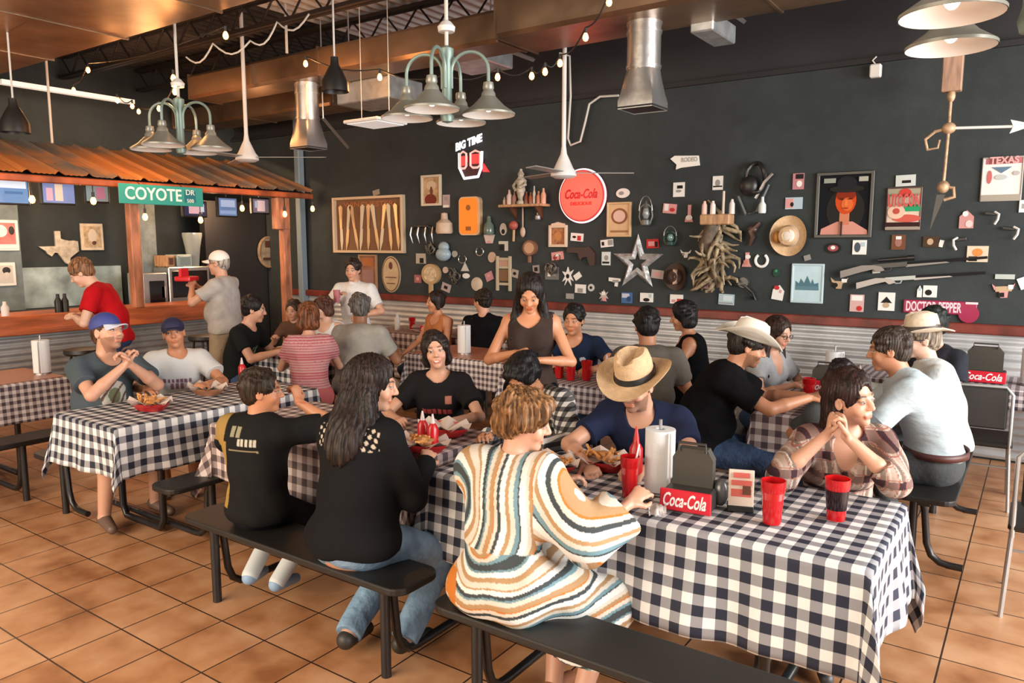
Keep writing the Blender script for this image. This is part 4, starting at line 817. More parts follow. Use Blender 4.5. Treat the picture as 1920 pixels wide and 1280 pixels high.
r, xc, zc, w, h = wall_hat((1447, 404, 1516, 480), 'pale straw hat hanging beside the portrait poster', straw, mat('band_white', (.7, .65, .58), .6))
mb = MB(); mb.ell((xc+.02, WF-.12, zc), (.055, .012, .06), 16, 8); part(mb, 'crown_crease', mat('crease_white', (.72, .66, .58), .6), r, smooth=0)
mb = MB(); mb.ell((xc-.10, WF-.06, zc-.01), (.04, .05, .06), 12, 8); part(mb, 'amber_feather', mat('feather_amber', (.42, .17, .03), .5), r, smooth=0)
r, xc, zc, w, h = wall_hat((1250, 492, 1291, 544), 'dark brown felt hat hung with its pale lining facing the room', mat('felt_brown', (.055, .03, .02), .8), wood_dark)
mb = MB(); mb.prism([(xc+.0+w*.2*math.cos(t), zc+h*.27*math.sin(t)) for t in np.linspace(-PI/2, PI/2, 12)]+[(xc+w*.06*math.cos(t), zc+h*.2*math.sin(t)) for t in np.linspace(PI/2, -PI/2, 12)], .122, wf); part(mb, 'lining', mat('lining_tan', (.5, .33, .24), .6), r)
# antler candle holder: a tangle of bleached wood
xc, zc, w, h = box_on_wall(1305, 372, 1392, 545)
r = empty('antler_candelabra', (xc, WF-.1, zc-h/2), 'bleached antler and driftwood candelabra on the dark wall', 'candelabra')
rng = random.Random(5); dr = mat('driftwood', (.27, .21, .13), .7, var=.6, vscale=14, bump=.6, bscale=40)
main = []
for k in range(44):
    t0 = rng.random(); p = Vector((xc+(rng.random()-.5)*w*.45*(1.2-t0), WF-.08, zc+h*.3-t0*h*.7)); pts = [p]; d = Vector((rng.uniform(-1, 1), rng.uniform(-.5, .2), rng.uniform(-1.2, .5))).normalized()
    for j in range(5):
        d = (d+Vector((rng.uniform(-.6, .6), rng.uniform(-.3, .3), rng.uniform(-.6, .4)))).normalized(); p = p+d*.07
        p = Vector((min(max(p.x, xc-w*.5), xc+w*.5), min(max(p.y, WF-.25), WF-.02), max(p.z, zc-h*.5))); pts.append(p)
    mb = MB(); mb.tube(pts, [.018, .024, .021, .017, .012, .006], 7)
    part(mb, 'root_branch', dr, r, smooth=60)
mb = MB(); mb.tube([(xc-.03, WF-.1, zc+h*.22), (xc-.08, WF-.12, zc), (xc-.02, WF-.1, zc-h*.25), (xc+.04, WF-.09, zc-h*.46)], [.07, .08, .06, .02], 9); part(mb, 'root_trunk', mat('driftwood_dark', (.10, .07, .045), .7, var=.6, vscale=14), r, smooth=60)
mb = MB(); mb.box((xc+.015, WF-.12, zc+h*.27), (w*.62, .16, .10), bev=.01); part(mb, 'wooden_box', wood_tan, r)
for k, (u, hh) in enumerate(((-.24, .13), (-.06, .13), (.16, .22), (.34, .14))):
    p = Vector((xc+u*w, WF-.12, zc+h*.27+.05)); e = empty('candle', p, ['pinkish candle at the portrait-side end of the antler candelabra', 'second white candle standing on the antler candelabra', 'thin tall pale candle on the antler candelabra', 'grey-white candle at the end of the antler candelabra'][k], 'candle', 'candles on the antler candelabra')
    if k == 0: e['label'] = 'pinkish candle on the box of the antler candelabra, first from the red figurines'
    mb = MB(); mb.lathe([(0, 0), (.028, 0), (.026, hh*.7), (.015, hh*.85), (.012, hh), (0, hh)] if k != 2 else [(0, 0), (.014, 0), (.012, hh), (0, hh)], p, n=12); part(mb, 'wax', mat('wax_%d' % k, [(.66, .45, .38), (.68, .6, .55), (.55, .45, .36), (.6, .56, .54)][k], .5), e, smooth=40)
    mb = MB(); mb.cyl(p+Vector((0, 0, hh)), p+Vector((0, 0, hh+.012)), .002, n=5); part(mb, 'wick', wire_m, e)
# lanterns
def lantern(box, label, m, glassm):
    xc, zc, w, h = box_on_wall(*box); p = Vector((xc, WF-.08, zc-h/2)); e = empty('barn_lantern', p, label, 'lantern', 'wire-handled lanterns')
    k = h
    mb = MB(); mb.lathe([(0, 0), (.25*w, 0), (.3*w, .03*k), (.26*w, .18*k), (.14*w, .24*k)], p, n=16); part(mb, 'fuel_tank', m, e, smooth=40); mb = MB(); mb.lathe([(.16*w, .58*k), (.2*w, .62*k), (.1*w, .74*k), (.04*w, .84*k), (0, .86*k)], p, n=16); part(mb, 'hood', m, e, smooth=40)
    mb = MB(); mb.lathe([(.13*w, .23*k), (.22*w, .38*k), (.14*w, .59*k)], p, n=16); part(mb, 'glass_chimney', glassm, e, smooth=0)
    mb = MB()
    for s_ in (-1, 1): mb = MB(); mb.tube([p+Vector((s_*.27*w, 0, .05*k)), p+Vector((s_*.42*w, 0, .3*k)), p+Vector((s_*.36*w, 0, .6*k)), p+Vector((s_*.12*w, 0, .72*k))], .008, 6); part(mb, 'side_tube', m, e, smooth=40)
    mb = MB(); mb.tube([p+Vector((.42*w*math.cos(t), -.01, .5*k+.5*k*math.sin(t))) for t in np.linspace(0, PI, 9)], .004, 5); part(mb, 'wire_handle', steel, e)
lantern((1203, 368, 1232, 423), 'grey barn lantern right of the medallion poster', mat('lantern_grey', (.16, .18, .17), .4, .6), mat('lantern_glass', (.45, .5, .48), .1, trans=.6))
lantern((1249, 424, 1277, 460), 'dark green barn lantern over the steer-head plaque', mat('lantern_green', (.03, .07, .06), .4, .5), mat('lantern_glass2', (.3, .5, .45), .1, trans=.6))
def bottle_on_wall(box, label, m, name='hanging_bottle', cat='ornament'):
    xc, zc, w, h = box_on_wall(*box); mb = MB(); mb.lathe([(0, 0), (.42*w, 0), (.48*w, .1*h), (.44*w, .5*h), (.2*w, .68*h), (.17*w, .95*h), (0, h)], (xc, WF-.05, zc-h/2), n=16); return one(mb, name, m, label, cat, smooth=40)
bottle_on_wall((913, 404, 930, 440), 'dark green glass bottle hanging right of the orange thermometer', mat('glass_green', (.10, .14, .12), .2))
bottle_on_wall((825, 398, 852, 438), 'pale gourd hanging left of the orange thermometer', mat('gourd', (.50, .38, .28), .6, var=.2), 'hanging_gourd')
bottle_on_wall((1008, 398, 1018, 412), 'tiny grey bell hanging under the shelf', mat('bell_grey', (.3, .3, .31), .4, .5), 'hanging_bell')
bottle_on_wall((1425, 368, 1440, 400), 'white tassel hanging from the black bridle', mat('tassel', (.55, .6, .6), .7), 'bridle_tassel')
# blue dome, round disc
xc, zc, w, h = box_on_wall(824, 455, 850, 489); mb = MB(); mb.ell((xc, WF-.06, zc-.03), (w*.5, .07, h*.38), 18, 10); mb.ell((xc, WF-.05, zc+.06), (w*.36, .05, h*.3), 14, 8); one(mb, 'blue_helmet', mat('helmet_blue', (.27, .36, .42), .35), 'pale blue domed helmet on the dark wall', 'helmet', smooth=0)
xc, zc, w, h = box_on_wall(884, 519, 905, 546); mb = MB(); mb.lathe([(0, .02), (w*.3, .02), (w*.48, .012), (w*.5, 0), (0, 0)], (xc, WF, zc), n=26, R=Matrix.Rotation(PI/2, 3, 'X')); mb.box((xc+w*.1, WF-.01, zc-h*.5), (.02, .015, .06)); one(mb, 'wall_plate', mat('disc_pale', (.50, .42, .33), .5, var=.2), 'pale round plate above the man in black with his back turned', 'plate', smooth=40)
# banjo shapes
def banjo(box, label, body, face, up=True):
    xc, zc, w, h = box_on_wall(*box); s_ = 1 if up else -1; e = empty('wall_banjo', (xc, WF, zc-h/2), label, 'string instrument', 'string instruments on the wall')
    cz = zc+s_*(h/2-w*.52)
    mb = MB(); mb.prism([(xc+w/2*math.cos(2*PI*i/28), cz+h*.33*math.sin(2*PI*i/28)) for i in range(28)][::-1], .05, wf); part(mb, 'body', body, e)
    mb = MB(); mb.prism([(xc+w*.36*math.cos(2*PI*i/24), cz+h*.24*math.sin(2*PI*i/24)) for i in range(24)][::-1], .054, wf); part(mb, 'face', face, e)
    mb = MB(); mb.box((xc, WF-.035, zc-s_*h*.36), (w*.22, .03, h*.3), bev=.005); part(mb, 'neck', body, e)
banjo((795, 491, 828, 549), 'tan banjo hanging upside down above the woman in orange', mat('banjo_tan', (.42, .29, .15), .5), mat('banjo_face', (.55, .42, .27), .5, var=.4, vscale=20))
banjo((984, 449, 1009, 492), 'brown leather-coloured mandolin right of the ladder frame', mat('mandolin', (.20, .09, .05), .5), mat('mandolin_face', (.48, .28, .18), .5))
xc, zc, w, h = box_on_wall(958, 414, 977, 452); e = empty('wall_rattle', (xc, WF, zc-h/2), 'red-topped rattle hanging under the shelf', 'rattle')
mb = MB(); mb.ell((xc, WF-.05, zc+h*.27), (w*.4, .045, h*.23), 12, 8); part(mb, 'red_head', mat('rattle_red', (.36, .08, .06), .5), e, smooth=0)
mb = MB(); mb.cyl((xc, WF-.04, zc+h*.1), (xc-.02, WF-.02, zc-h*.5), .015, n=8); part(mb, 'handle', mat('rattle_tan', (.5, .32, .18), .5), e, smooth=40)
xc, zc, w, h = box_on_wall(977, 388, 989, 443); mb = MB(); mb.cyl((xc, WF-.03, zc+h*.5), (xc, WF-.03, zc-h*.2), .009, n=8); mb.ell((xc, WF-.03, zc-h*.35), (.035, .02, .06), 12, 8); one(mb, 'wooden_spoon', mat('spoon_wood', (.52, .38, .30), .6), 'long wooden spoon hanging below the middle of the shelf', 'spoon', smooth=0)
# ladder frame
xc, zc, w, h = box_on_wall(932, 480, 960, 545); e = empty('ladder_frame', (xc, WF, zc-h/2), 'narrow cream ladder-shaped frame left of the waitress', 'frame'); e['label'] = 'narrow cream ladder-shaped frame by the head of the waitress'
mb = MB()
for s_ in (-1, 1): mb.box((xc+s_*(w/2-.018), WF-.015, zc), (.036, .03, h), bev=.004)
part(mb, 'side_rail', mat('ladder_cream', (.42, .36, .25), .6), e)
for v, m_ in ((.42, 'a'), (.18, 'a'), (-.3, 'a')): mb = MB(); mb.box((xc, WF-.013, zc+v*h), (w-.07, .024, .03)); part(mb, 'rung', mat('ladder_cream', ()), e)
mb = MB(); mb.box((xc, WF-.008, zc-.05*h), (w-.07, .012, .34*h)); part(mb, 'brown_panel', mat('ladder_panel', (.17, .09, .04), .6), e)
mb = MB(); mb.box((xc, WF-.008, zc+.32*h), (w-.07, .012, .2*h)); part(mb, 'pink_panel', mat('ladder_pink', (.42, .25, .18), .6), e)
# shelf with bottles and the statue
a, b2 = at(943, 383, Y=WF-.1), at(1023, 383, Y=WF-.1)
sx0, sx1, sz = a.x, b2.x, (a.z+b2.z)/2; xc = (sx0+sx1)/2
e = empty('wall_shelf', (xc, WF-.1, sz-.03), 'small wooden shelf with bottles beside the glowing sign', 'shelf')
mb = MB(); mb.box((xc, WF-.1, sz-.015), (sx1-sx0, .2, .03), bev=.005); part(mb, 'shelf_board', wood_tan, e)
for u in (-.3, .3): mb = MB(); mb.prism([(0, 0), (.16, 0), (0, -.14)], .02, lambda q, v, d: (xc+u*(sx1-sx0)+d, WF-q, sz-.03+v)); part(mb, 'bracket', wood_dark, e)
its = [(.04, .09, .02, (.45, .33, .24), 'short tan bottle at the free end of the wall shelf'), (.16, .17, .034, (.55, .44, .38), 'pale wide bottle second on the wall shelf'), (.28, .15, .028, (.28, .14, .11), 'brown bottle beside the pale wide bottle on the shelf'), (.56, .14, .026, (.16, .05, .03), 'dark brown bottle directly right of the statuette'),
       (.66, .13, .026, (.24, .07, .03), 'rust-brown bottle next to the dark one on the shelf'), (.74, .20, .018, (.42, .4, .34), 'thin pale bottle rising over the brown bottles on the shelf'), (.84, .14, .026, (.45, .19, .11), 'copper-coloured bottle near the glowing sign on the shelf'), (.95, .17, .03, (.52, .30, .20), 'last tan bottle on the shelf beside the glowing sign')]
its[3] = its[3][:4]+('dark brown bottle directly beside the statuette',)
for t, hh, rr_, cc, l in its:
    p = Vector((sx0+(sx1-sx0)*t, WF-.1, sz)); mb = MB(); mb.lathe([(0, 0), (rr_, 0), (rr_, hh*.6), (rr_*.45, hh*.78), (rr_*.4, hh), (0, hh)], p, n=12); one(mb, 'shelf_bottle', mat('bt_%.2f_%.2f' % cc[:2], cc, .3), l, 'bottle', 'bottles on the wall shelf', smooth=40)
p = Vector((sx0+(sx1-sx0)*.43, WF-.1, sz)); mb = MB()
hz = at(985, 316, Y=WF-.1).z-sz
mb.lathe([(0, 0), (.05, 0), (.05, .03), (.03, .05), (.045, .12), (.055, hz*.42), (.04, hz*.55), (.07, hz*.66), (.035, hz*.76), (.03, hz*.8), (.04, hz*.86), (.02, hz*.93), (.012, hz), (0, hz)], p, n=14)
mb.tube([p+Vector((.05, 0, hz*.68)), p+Vector((.085, -.03, hz*.55)), p+Vector((.02, -.06, hz*.47))], .018, 7); mb.tube([p+Vector((-.05, 0, hz*.68)), p+Vector((-.085, -.03, hz*.52)), p+Vector((-.04, -.05, hz*.40))], .018, 7)
one(mb, 'statuette', mat('statue_stone', (.36, .33, .26), .6, var=.5, vscale=22), 'pale standing figure statuette in the middle of the wall shelf', 'statuette', smooth=50)
# fork rack, pistols, bridle, chains, dark shapes
xc, zc, w, h = box_on_wall(776, 424, 816, 456); e = empty('pitchfork_head', (xc, WF, zc), 'black iron fork head with four tines left of the gourd', 'tool')
e['label'] = 'black iron fork head hanging below the tall picture'
mb = MB(); mb.tube([(xc-w/2, WF-.03, zc+h*.3), (xc-w*.3, WF-.05, zc+h*.5), (xc+w*.3, WF-.05, zc+h*.5), (xc+w/2, WF-.03, zc+h*.3)], .012, 6); part(mb, 'yoke', black_metal, e, smooth=40)
for u in (-.5, -.17, .17, .5): mb = MB(); mb.tube([(xc+u*w, WF-.04, zc+h*.45), (xc+u*w, WF-.07, zc), (xc+u*w*.95, WF-.03, zc-h*.5)], [.01, .01, .004], 6); part(mb, 'tine', steel, e, smooth=40)
def pistol(box, label, m, s_=1):
    xc, zc, w, h = box_on_wall(*box); pl = [(-1, .9), (.3, .9), (.6, 1), (1, .3), (1, -1), (.65, -1), (.45, -.1), (.1, -.2), (.0, -.5), (-.15, -.1), (-.2, .3), (-1, .35)]
    mb = MB(); mb.prism([(xc+s_*u*w/2, zc+v*h/2) for u, v in pl][::-s_], .04, wf); one(mb, 'wall_pistol', m, label, 'pistol', 'old pistols on the wall')
pistol((1066, 462, 1118, 497), 'dark brown holstered pistol left of the big star', mat('pistol_brown', (.045, .022, .018), .5))
# rifles
def rifle(p0, p1, label, stockm, barrelm, scope):
    a, b2 = at(*p0, Y=WF-.05), at(*p1, Y=WF-.05); L = (b2-a).length; u = (b2-a).normalized(); n_ = Vector((0, -1, 0)); v = Vector((-u.z, 0, u.x))
    if v.z < 0: v = -v
    e = empty('wall_rifle', (a+b2)/2, label, 'rifle', 'rifles on the wall')
    def fr(s_, t, d): return a+u*(s_*L)+v*(t*L)+n_*(d-.02)
    mb = MB(); mb.prism([(0, -.055), (.0, .0), (.16, .032), (.24, .028), (.30, .012), (.32, -.02), (.27, -.03), (.24, -.005), (.15, -.02)][::-1], .04, fr); part(mb, 'stock', stockm, e)
    mb = MB(); mb.prism([(.24, .0), (.24, .032), (.48, .035), (.48, .0)][::-1], .035, fr); mb.tube([fr(.30, 0, .02), fr(.32, -.025, .02), fr(.36, -.025, .02), fr(.37, 0, .02)], .006, 6); part(mb, 'receiver', barrelm, e)
    mb = MB(); mb.cyl(fr(.47, .022, .02), fr(1, .022, .02), .011, n=8); part(mb, 'barrel', black_metal, e, smooth=40)
    mb = MB(); mb.prism([(.47, -.006), (.47, .014), (.74, .014), (.76, .004)][::-1], .032, fr); part(mb, 'forend', stockm, e)
    if scope: mb = MB(); mb.cyl(fr(.28, .062, .02), fr(.52, .062, .02), .017, n=12); mb.cyl(fr(.48, .062, .02), fr(.53, .062, .02), .024, n=12); part(mb, 'scope', black_metal, e, smooth=40)
rifle((1576, 508), (1852, 488), 'long rifle with a scope, the upper of the two on the wall', mat('stock_grey', (.22, .20, .18), .5), black_metal, True)
rifle((1606, 530), (1848, 516), 'pale-stocked rifle, the lower of the two on the wall', mat('stock_pale', (.40, .36, .33), .5), mat('receiver_grey', (.35, .38, .38), .4, .5), False)
# black bridle and straps
xc, zc, w, h = box_on_wall(1372, 303, 1452, 402); e = empty('black_bridle', (xc, WF, zc-h/2), 'black leather bridle and coiled straps high on the wall', 'bridle')
lea = mat('leather_black', (.012, .011, .011), .4)
mb = MB(); mb.tube([(xc+w*(.1+.22*math.cos(t)), WF-.06-.02*math.sin(3*t), zc+h*(.18+.28*math.sin(t))) for t in np.linspace(0, 2*PI, 20, endpoint=False)], .022, 7, closed=True); mb.ell((xc-.02, WF-.06, zc+.02), (w*.22, .05, h*.2), 14, 8); part(mb, 'coiled_strap', lea, e, smooth=50)
mb = MB(); mb.tube([(xc-w*.3, WF-.04, zc-h*.15), (xc-w*.1, WF-.05, zc-h*.5), (xc+w*.15, WF-.05, zc-h*.45), (xc+w*.4, WF-.04, zc+h*.05)], .012, 6); part(mb, 'hanging_rein', mat('rein_grey', (.12, .13, .13), .5), e, smooth=50)
mb = MB(); mb.tube([(xc+w*.12, WF-.06, zc-h*.2), (xc+w*.32, WF-.07, zc+h*.1), (xc+w*.48, WF-.05, zc+h*.25)], .014, 6); part(mb, 'metal_bit', steel, e, smooth=50)
xc, zc, w, h = box_on_wall(1376, 515, 1424, 562); e = empty('pulley_block', (xc, WF, zc-h/2), 'black iron pulley with a hook right of the antlers', 'pulley'); e['label'] = 'black iron pulley with a hook between the antlers and the blue print'
mb = MB(); mb.lathe([(0, 0), (w*.2, 0), (w*.2, .015), (w*.14, .02), (w*.14, .035), (w*.2, .04), (w*.2, .055), (0, .055)], (xc-.02, WF, zc+h*.2), n=20, R=Matrix.Rotation(PI/2, 3, 'X')); part(mb, 'wheel', mat('iron_grey', (.10, .10, .10), .4, .7), e, smooth=30)
mb = MB(); mb.tube([(xc-w*.4, WF-.03, zc+h*.1), (xc, WF-.05, zc+.02), (xc+w*.3, WF-.04, zc-h*.2), (xc+w*.4, WF-.03, zc-h*.45), (xc+w*.2, WF-.03, zc-h*.4)], .016, 7); part(mb, 'hook', black_metal, e, smooth=40)
xc, zc, w, h = box_on_wall(1402, 415, 1432, 462); mb = MB(); mb.tube([(xc-w*.3, WF-.03, zc-h*.45), (xc-w*.1, WF-.05, zc-h*.1), (xc-w*.25, WF-.05, zc+h*.1), (xc+w*.1, WF-.05, zc+h*.3), (xc+w*.3, WF-.04, zc+h*.45)], [.015, .03, .035, .025, .02], 7); mb.ell((xc-.02, WF-.05, zc+h*.18), (.05, .03, .035), 10, 6); one(mb, 'rearing_horse', mat('horse_bronze', (.07, .035, .025), .4), 'small brown rearing-horse ornament left of the straw hat', 'ornament', smooth=50).__setitem__('label', 'small brown rearing-horse ornament between the antlers and the straw hat')
# tangled iron shapes in the busy corner
for box, l in (((842, 500, 868, 538), 'cluster of black iron stirrups beside the banjo'), ((796, 452, 822, 480), 'black iron hook left of the blue helmet'), ((1026, 488, 1052, 515), 'black iron star hook behind the waitress')):
    xc, zc, w, h = box_on_wall(*box); rg = random.Random(int(box[0])); mb = MB()
    for k in range(5):
        p = Vector((xc+rg.uniform(-.3, .3)*w, WF-.04, zc+rg.uniform(-.3, .3)*h)); rr_ = w*.22
        mb.tube([p+Vector((rr_*math.cos(t+k), -.01*math.sin(2*t), rr_*1.2*math.sin(t+k))) for t in np.linspace(0, 4.6, 10)], .009, 6)
    one(mb, 'iron_hooks', mat('iron_worn', (.14, .13, .11), .4, .6), l.replace(' left of', ' beside'), 'ironwork', 'worn ironwork on the wall', smooth=50)
# spurs
for (box, l, s_) in (((1849, 392, 1876, 420), 'small spur with a black strap right of the rooster plaque', 1), ((1882, 420, 1913, 448), 'larger spur with a black strap at the frame edge', 1), ((1786, 440, 1810, 468), 'spur with a black strap above the rifle muzzle', -1)):
    xc, zc, w, h = box_on_wall(*box); e = empty('wall_spur', (xc, WF, zc), l.replace('right of', 'beside'), 'spur', 'spurs on the wall')
    mb = MB(); mb.box((xc-s_*w*.2, WF-.03, zc+h*.2), (w*.8, .02, h*.22), Matrix.Rotation(.15*s_, 3, 'Y'), bev=.004); part(mb, 'strap', lea, e)
    mb = MB(); mb.tube([(xc+s_*w*.1, WF-.03, zc+h*.3), (xc+s_*w*.4, WF-.05, zc+h*.15), (xc+s_*w*.35, WF-.05, zc-h*.2), (xc+s_*w*.15, WF-.03, zc-h*.5)], .010, 6); part(mb, 'shank', white_paint, e, smooth=40)
# weathervane hanging on its wooden post
pw = at(1784, 172, Y=6.9); x0 = pw.x; Yv = 6.9
e = empty('weathervane', (x0, Yv, 1.9), 'old weathervane hanging from a wooden post, arrow pointing to the frame edge', 'weathervane')
zz = lambda x, y: at(x, y, Y=Yv)
mb = MB(); mb.box((x0, Yv, (4.2+pw.z)/2), (.135, .09, 4.2-pw.z), bev=.006); part(mb, 'wooden_post', mat('post_tan', (.36, .22, .15), .6, var=.35, vscale=8, stretch=(3, 3, .5)), e)
rustv = mat('vane_rust', (.42, .28, .17), .55, .3, var=.4, vscale=20)
z1, z2, z3 = zz(1782, 240), zz(1776, 350), zz(1765, 410)
mb = MB(); mb.tube([pw, (x0, Yv, z1.z), (x0-.01, Yv, z2.z)], .011, 8); part(mb, 'upright_rod', rustv, e, smooth=40)
for cc_, rr_ in (((x0, Yv, pw.z-.03), (.03, .03, .05)), ((x0, Yv, z1.z), (.05, .04, .045)), ((x0-.01, Yv, z2.z), (.045, .045, .05))): mb = MB(); mb.ell(cc_, rr_, 10, 8); part(mb, 'iron_knuckle', rustv, e, smooth=0)
q = zz(1900, 237); mb = MB(); mb.tube([(x0, Yv, z1.z), (q.x, Yv, q.z)], .011, 8); mb.prism([(0, .05), (.02, 0), (0, -.05), (.16, 0)][::-1], .012, lambda u, v, d: (q.x-.02+u, Yv-d, q.z+v)); part(mb, 'arrow_shaft', white_paint, e, smooth=40)
q = zz(1748, 268); mb = MB(); mb.tube([(x0, Yv, z1.z), (x0-.1, Yv, z1.z-.02), (q.x+.02, Yv, q.z+.09), (q.x-.05, Yv, q.z+.03), (q.x-.03, Yv, q.z-.05), (q.x+.04, Yv, q.z-.04), (q.x+.05, Yv, q.z+.02)], [.014, .012, .012, .012, .012, .010, .008], 7); part(mb, 'scroll_tail', rustv, e, smooth=40)
mb = MB(); mb.tube([(x0-.01, Yv, z2.z), (x0+.06, Yv, z2.z-.01), (x0+.07, Yv, z2.z-.08), (x0, Yv, z2.z-.1)], .014, 7); part(mb, 'lower_scroll', rustv, e, smooth=40)
mb = MB(); mb.prism([(-.03, 0), (.03, 0), (0, -.28)][::-1], .012, lambda u, v, d: (x0-.02+u+v*.22, Yv-d, z2.z-.06+v)); part(mb, 'pointed_tip', black_metal, e)
# ================================================================== tables, cloths, benches
ging_navy = gingham('gingham_navy', (.78, .77, .76), (.012, .016, .035), .040, mid=(.27, .27, .29))
ging_brown = gingham('gingham_brown', (.62, .52, .50), (.07, .045, .05), .040, mid=(.30, .23, .22))
ging_small = gingham('gingham_small', (.66, .60, .60), (.06, .045, .06), .026, mid=(.33, .28, .29))
def frame_xf(cx, cy, rz):
    c, s_ = math.cos(rz), math.sin(rz)
    return lambda u, v, z: (cx+u*c-v*s_, cy+u*s_+v*c, z)
def cloth(cx, cy, L, Wd, rz, drop, m, label, h=.762, amp=.03, seed=1, name='tablecloth'):
    """cloth draped over an L x Wd top; u along L"""
    rg = np.random.RandomState(seed); ph = rg.rand(8)*6.28; fx = frame_xf(0, 0, rz)
    st = .022; U = np.arange(-L/2-drop, L/2+drop+st/2, st); V = np.arange(-Wd/2-drop, Wd/2+drop+st/2, st)
    vs = []; uv = []; rc = .02
    for u in U:
        for v in V:
            eu = max(0, abs(u)-L/2); ev = max(0, abs(v)-Wd/2); su = 1 if u > 0 else -1; sv = 1 if v > 0 else -1
            x = min(max(u, -L/2), L/2); y = min(max(v, -Wd/2), Wd/2); r_ = math.hypot(eu, ev)
            if r_ > 0:
                cu, cv = eu/r_, ev/r_; corner = 2*cu*cv
                if eu > 0 and ev > 0: t = x*0+y*0+3*math.atan2(ev, eu); sc = L+Wd
                s1 = (y*su*7+ph[0]) if cu > cv else (x*sv*7+ph[1])
                wav = math.sin(s1+ph[2])+.6*math.sin(2.3*s1+ph[3])+.35*math.sin(4.1*s1+ph[4])
                g_ = min(1, r_/.35)**1.3
                out = .012+amp*(.75+.75*wav*(1-.7*corner))*g_ + .05*corner*g_
                fold = .05*g_*math.sin(3*math.atan2(ev, eu)*2+ph[5])*corner
                z = -math.sqrt(max(r_*r_-out*out*.5, 0)) if r_ > rc else -r_*.5*r_/rc
                x += su*(out*cu)-sv*fold*cv*su; y += sv*(out*cv)+fold*cu*sv
            else:
                z = .0015*math.sin(u*9+ph[6])*math.sin(v*7+ph[7])
            vs.append(fx(x, y, h+z)); uv.append((u, v))
    nv = len(V); mb = MB(); fs = [(i*nv+j, (i+1)*nv+j, (i+1)*nv+j+1, i*nv+j+1) for i in range(len(U)-1) for j in range(nv-1)]
    mb.v = [(cx+a, cy+b2, c2) for a, b2, c2 in vs]; mb.f = fs; mb.m = [0]*len(fs); mb.uv = uv
    o = mb.build(name, m, smooth=0, loc=(cx, cy, 0)); md = o.modifiers.new('thickness', 'SOLIDIFY'); md.thickness = .0015; md.offset = 1
    return tag(o, label, 'tablecloth', 'checked tablecloths')
def table(cx, cy, L, Wd, rz, label, h=.757):
    e = empty('dining_table', (cx, cy, 0), label, 'table', 'long dining tables', rz)
    f = lambda u, v, z: (u, v, z)
    mb = MB(); mb.box((0, 0, h-.016), (L-.004, Wd-.004, .03), bev=.008); mb.build('tabletop', mat('laminate', (.30, .16, .09), .45), e)
    for su in (-1, 1):
        mb = MB(); x = su*(L/2-.32)
        mb.tube([(x, -Wd*.36, h-.03), (x, -Wd*.36, .10), (x, -Wd*.30, .035), (x, Wd*.30, .035), (x, Wd*.36, .10), (x, Wd*.36, h-.03)], .022, 10); mb.build('leg_frame', black_metal, e, smooth=50)
    mb = MB(); mb.box((0, 0, h-.06), (L-.6, .05, .04)); mb.build('under_rail', black_metal, e)
    return e
def bench(cx, cy, L, rz, label, sw=.27, h=.445, rail=0., seat_m=None, inset=.16):
    """rail: signed length of the floor rails that run from the feet toward +v (under the table)"""
    e = empty('bench', (cx, cy, 0), label, 'bench', 'black benches', rz)
    mb = MB(); R_ = .05; pts = rr(L, sw, .07, 5); mb.prism(pts, .032, lambda u, v, d: (u, v, h-.032+d)); o = mb.build('seat', seat_m or black_plastic, e)
    md = o.modifiers.new('soft_edge', 'BEVEL'); md.width = .007; md.segments = 3; md.limit_method = 'ANGLE'
    mb = MB(); mb.box((0, 0, h-.045), (L-.1, .06, .03)); mb.build('seat_rail', black_metal, e)
    for su in (-1, 1):
        x = su*(L/2-inset); rl = (rail[0] if su < 0 else rail[1]) if isinstance(rail, tuple) else rail; s_ = 1 if rl >= 0 else -1; ra = max(abs(rl), .2)
        mb = MB(); mb.cyl((x, -s_*sw*.18, 0), (x, -s_*sw*.18, h-.03), .022, n=12); mb.build('leg', black_metal, e, smooth=40)
        mb = MB(); mb.tube([(x+.0, -s_*sw*.06, h-.04), (x, s_*sw*.0, h-.10), (x, s_*.02, .16), (x, s_*.045, .095), (x, s_*.09, .062), (x, s_*.14, .055), (x, s_*(ra-.08), .055), (x, s_*ra, .055)], .019, 10); mb.build('foot_rail', black_metal, e, smooth=50)
    return e
# F1: the table with cups, F2: the one behind boy and jacket woman
table(-1.32, 2.945, 1.80, .70, 0, 'dining table under the navy checked cloth with the red cups')
cloth(-1.32, 2.945, 1.86, .75, 0, .39, ging_navy, 'navy and white checked cloth on the table with the red cups', amp=.028, seed=4)
bench(-.84, 2.20, 1.98, 0, 'long black bench that carries the woman in the striped wrap', rail=(1.4, .3), inset=.17)
bench(-1.25, 3.62, 1.75, 0, 'black bench behind the table with the red cups', rail=-.3)
table(-3.16, 2.945, 1.50, .70, 0, 'dining table between the boy in black and the smiling woman')
cloth(-3.16, 2.945, 1.52, .75, 0, .32, ging_brown, 'brownish checked cloth on the table of the boy and the woman in the black jacket', amp=.02, seed=6)
bench(-2.73, 2.20, 1.50, 0, 'black bench shared by the boy and the woman in the black jacket', rail=1.4, inset=.16)
bench(-2.95, 3.64, 1.6, 0, 'black bench under the smiling woman in a black t-shirt', rail=-.3)
# L1: left table with its long side along Y
table(-4.62, 2.90, 1.44, .66, PI/2, 'dining table under the navy checked cloth of the two men in caps')
cloth(-4.60, 2.90, 1.46, .70, PI/2, .30, ging_navy, 'navy and white checked cloth on the table of the two men in caps', amp=.03, seed=9)
bench(-3.98, 3.0, 1.5, PI/2, 'empty black bench along the table of the two men in caps', sw=.24, rail=1.1, inset=.3)
bench(-5.24, 2.95, 1.55, PI/2, 'black bench under the two men in caps', sw=.26, rail=-.25)
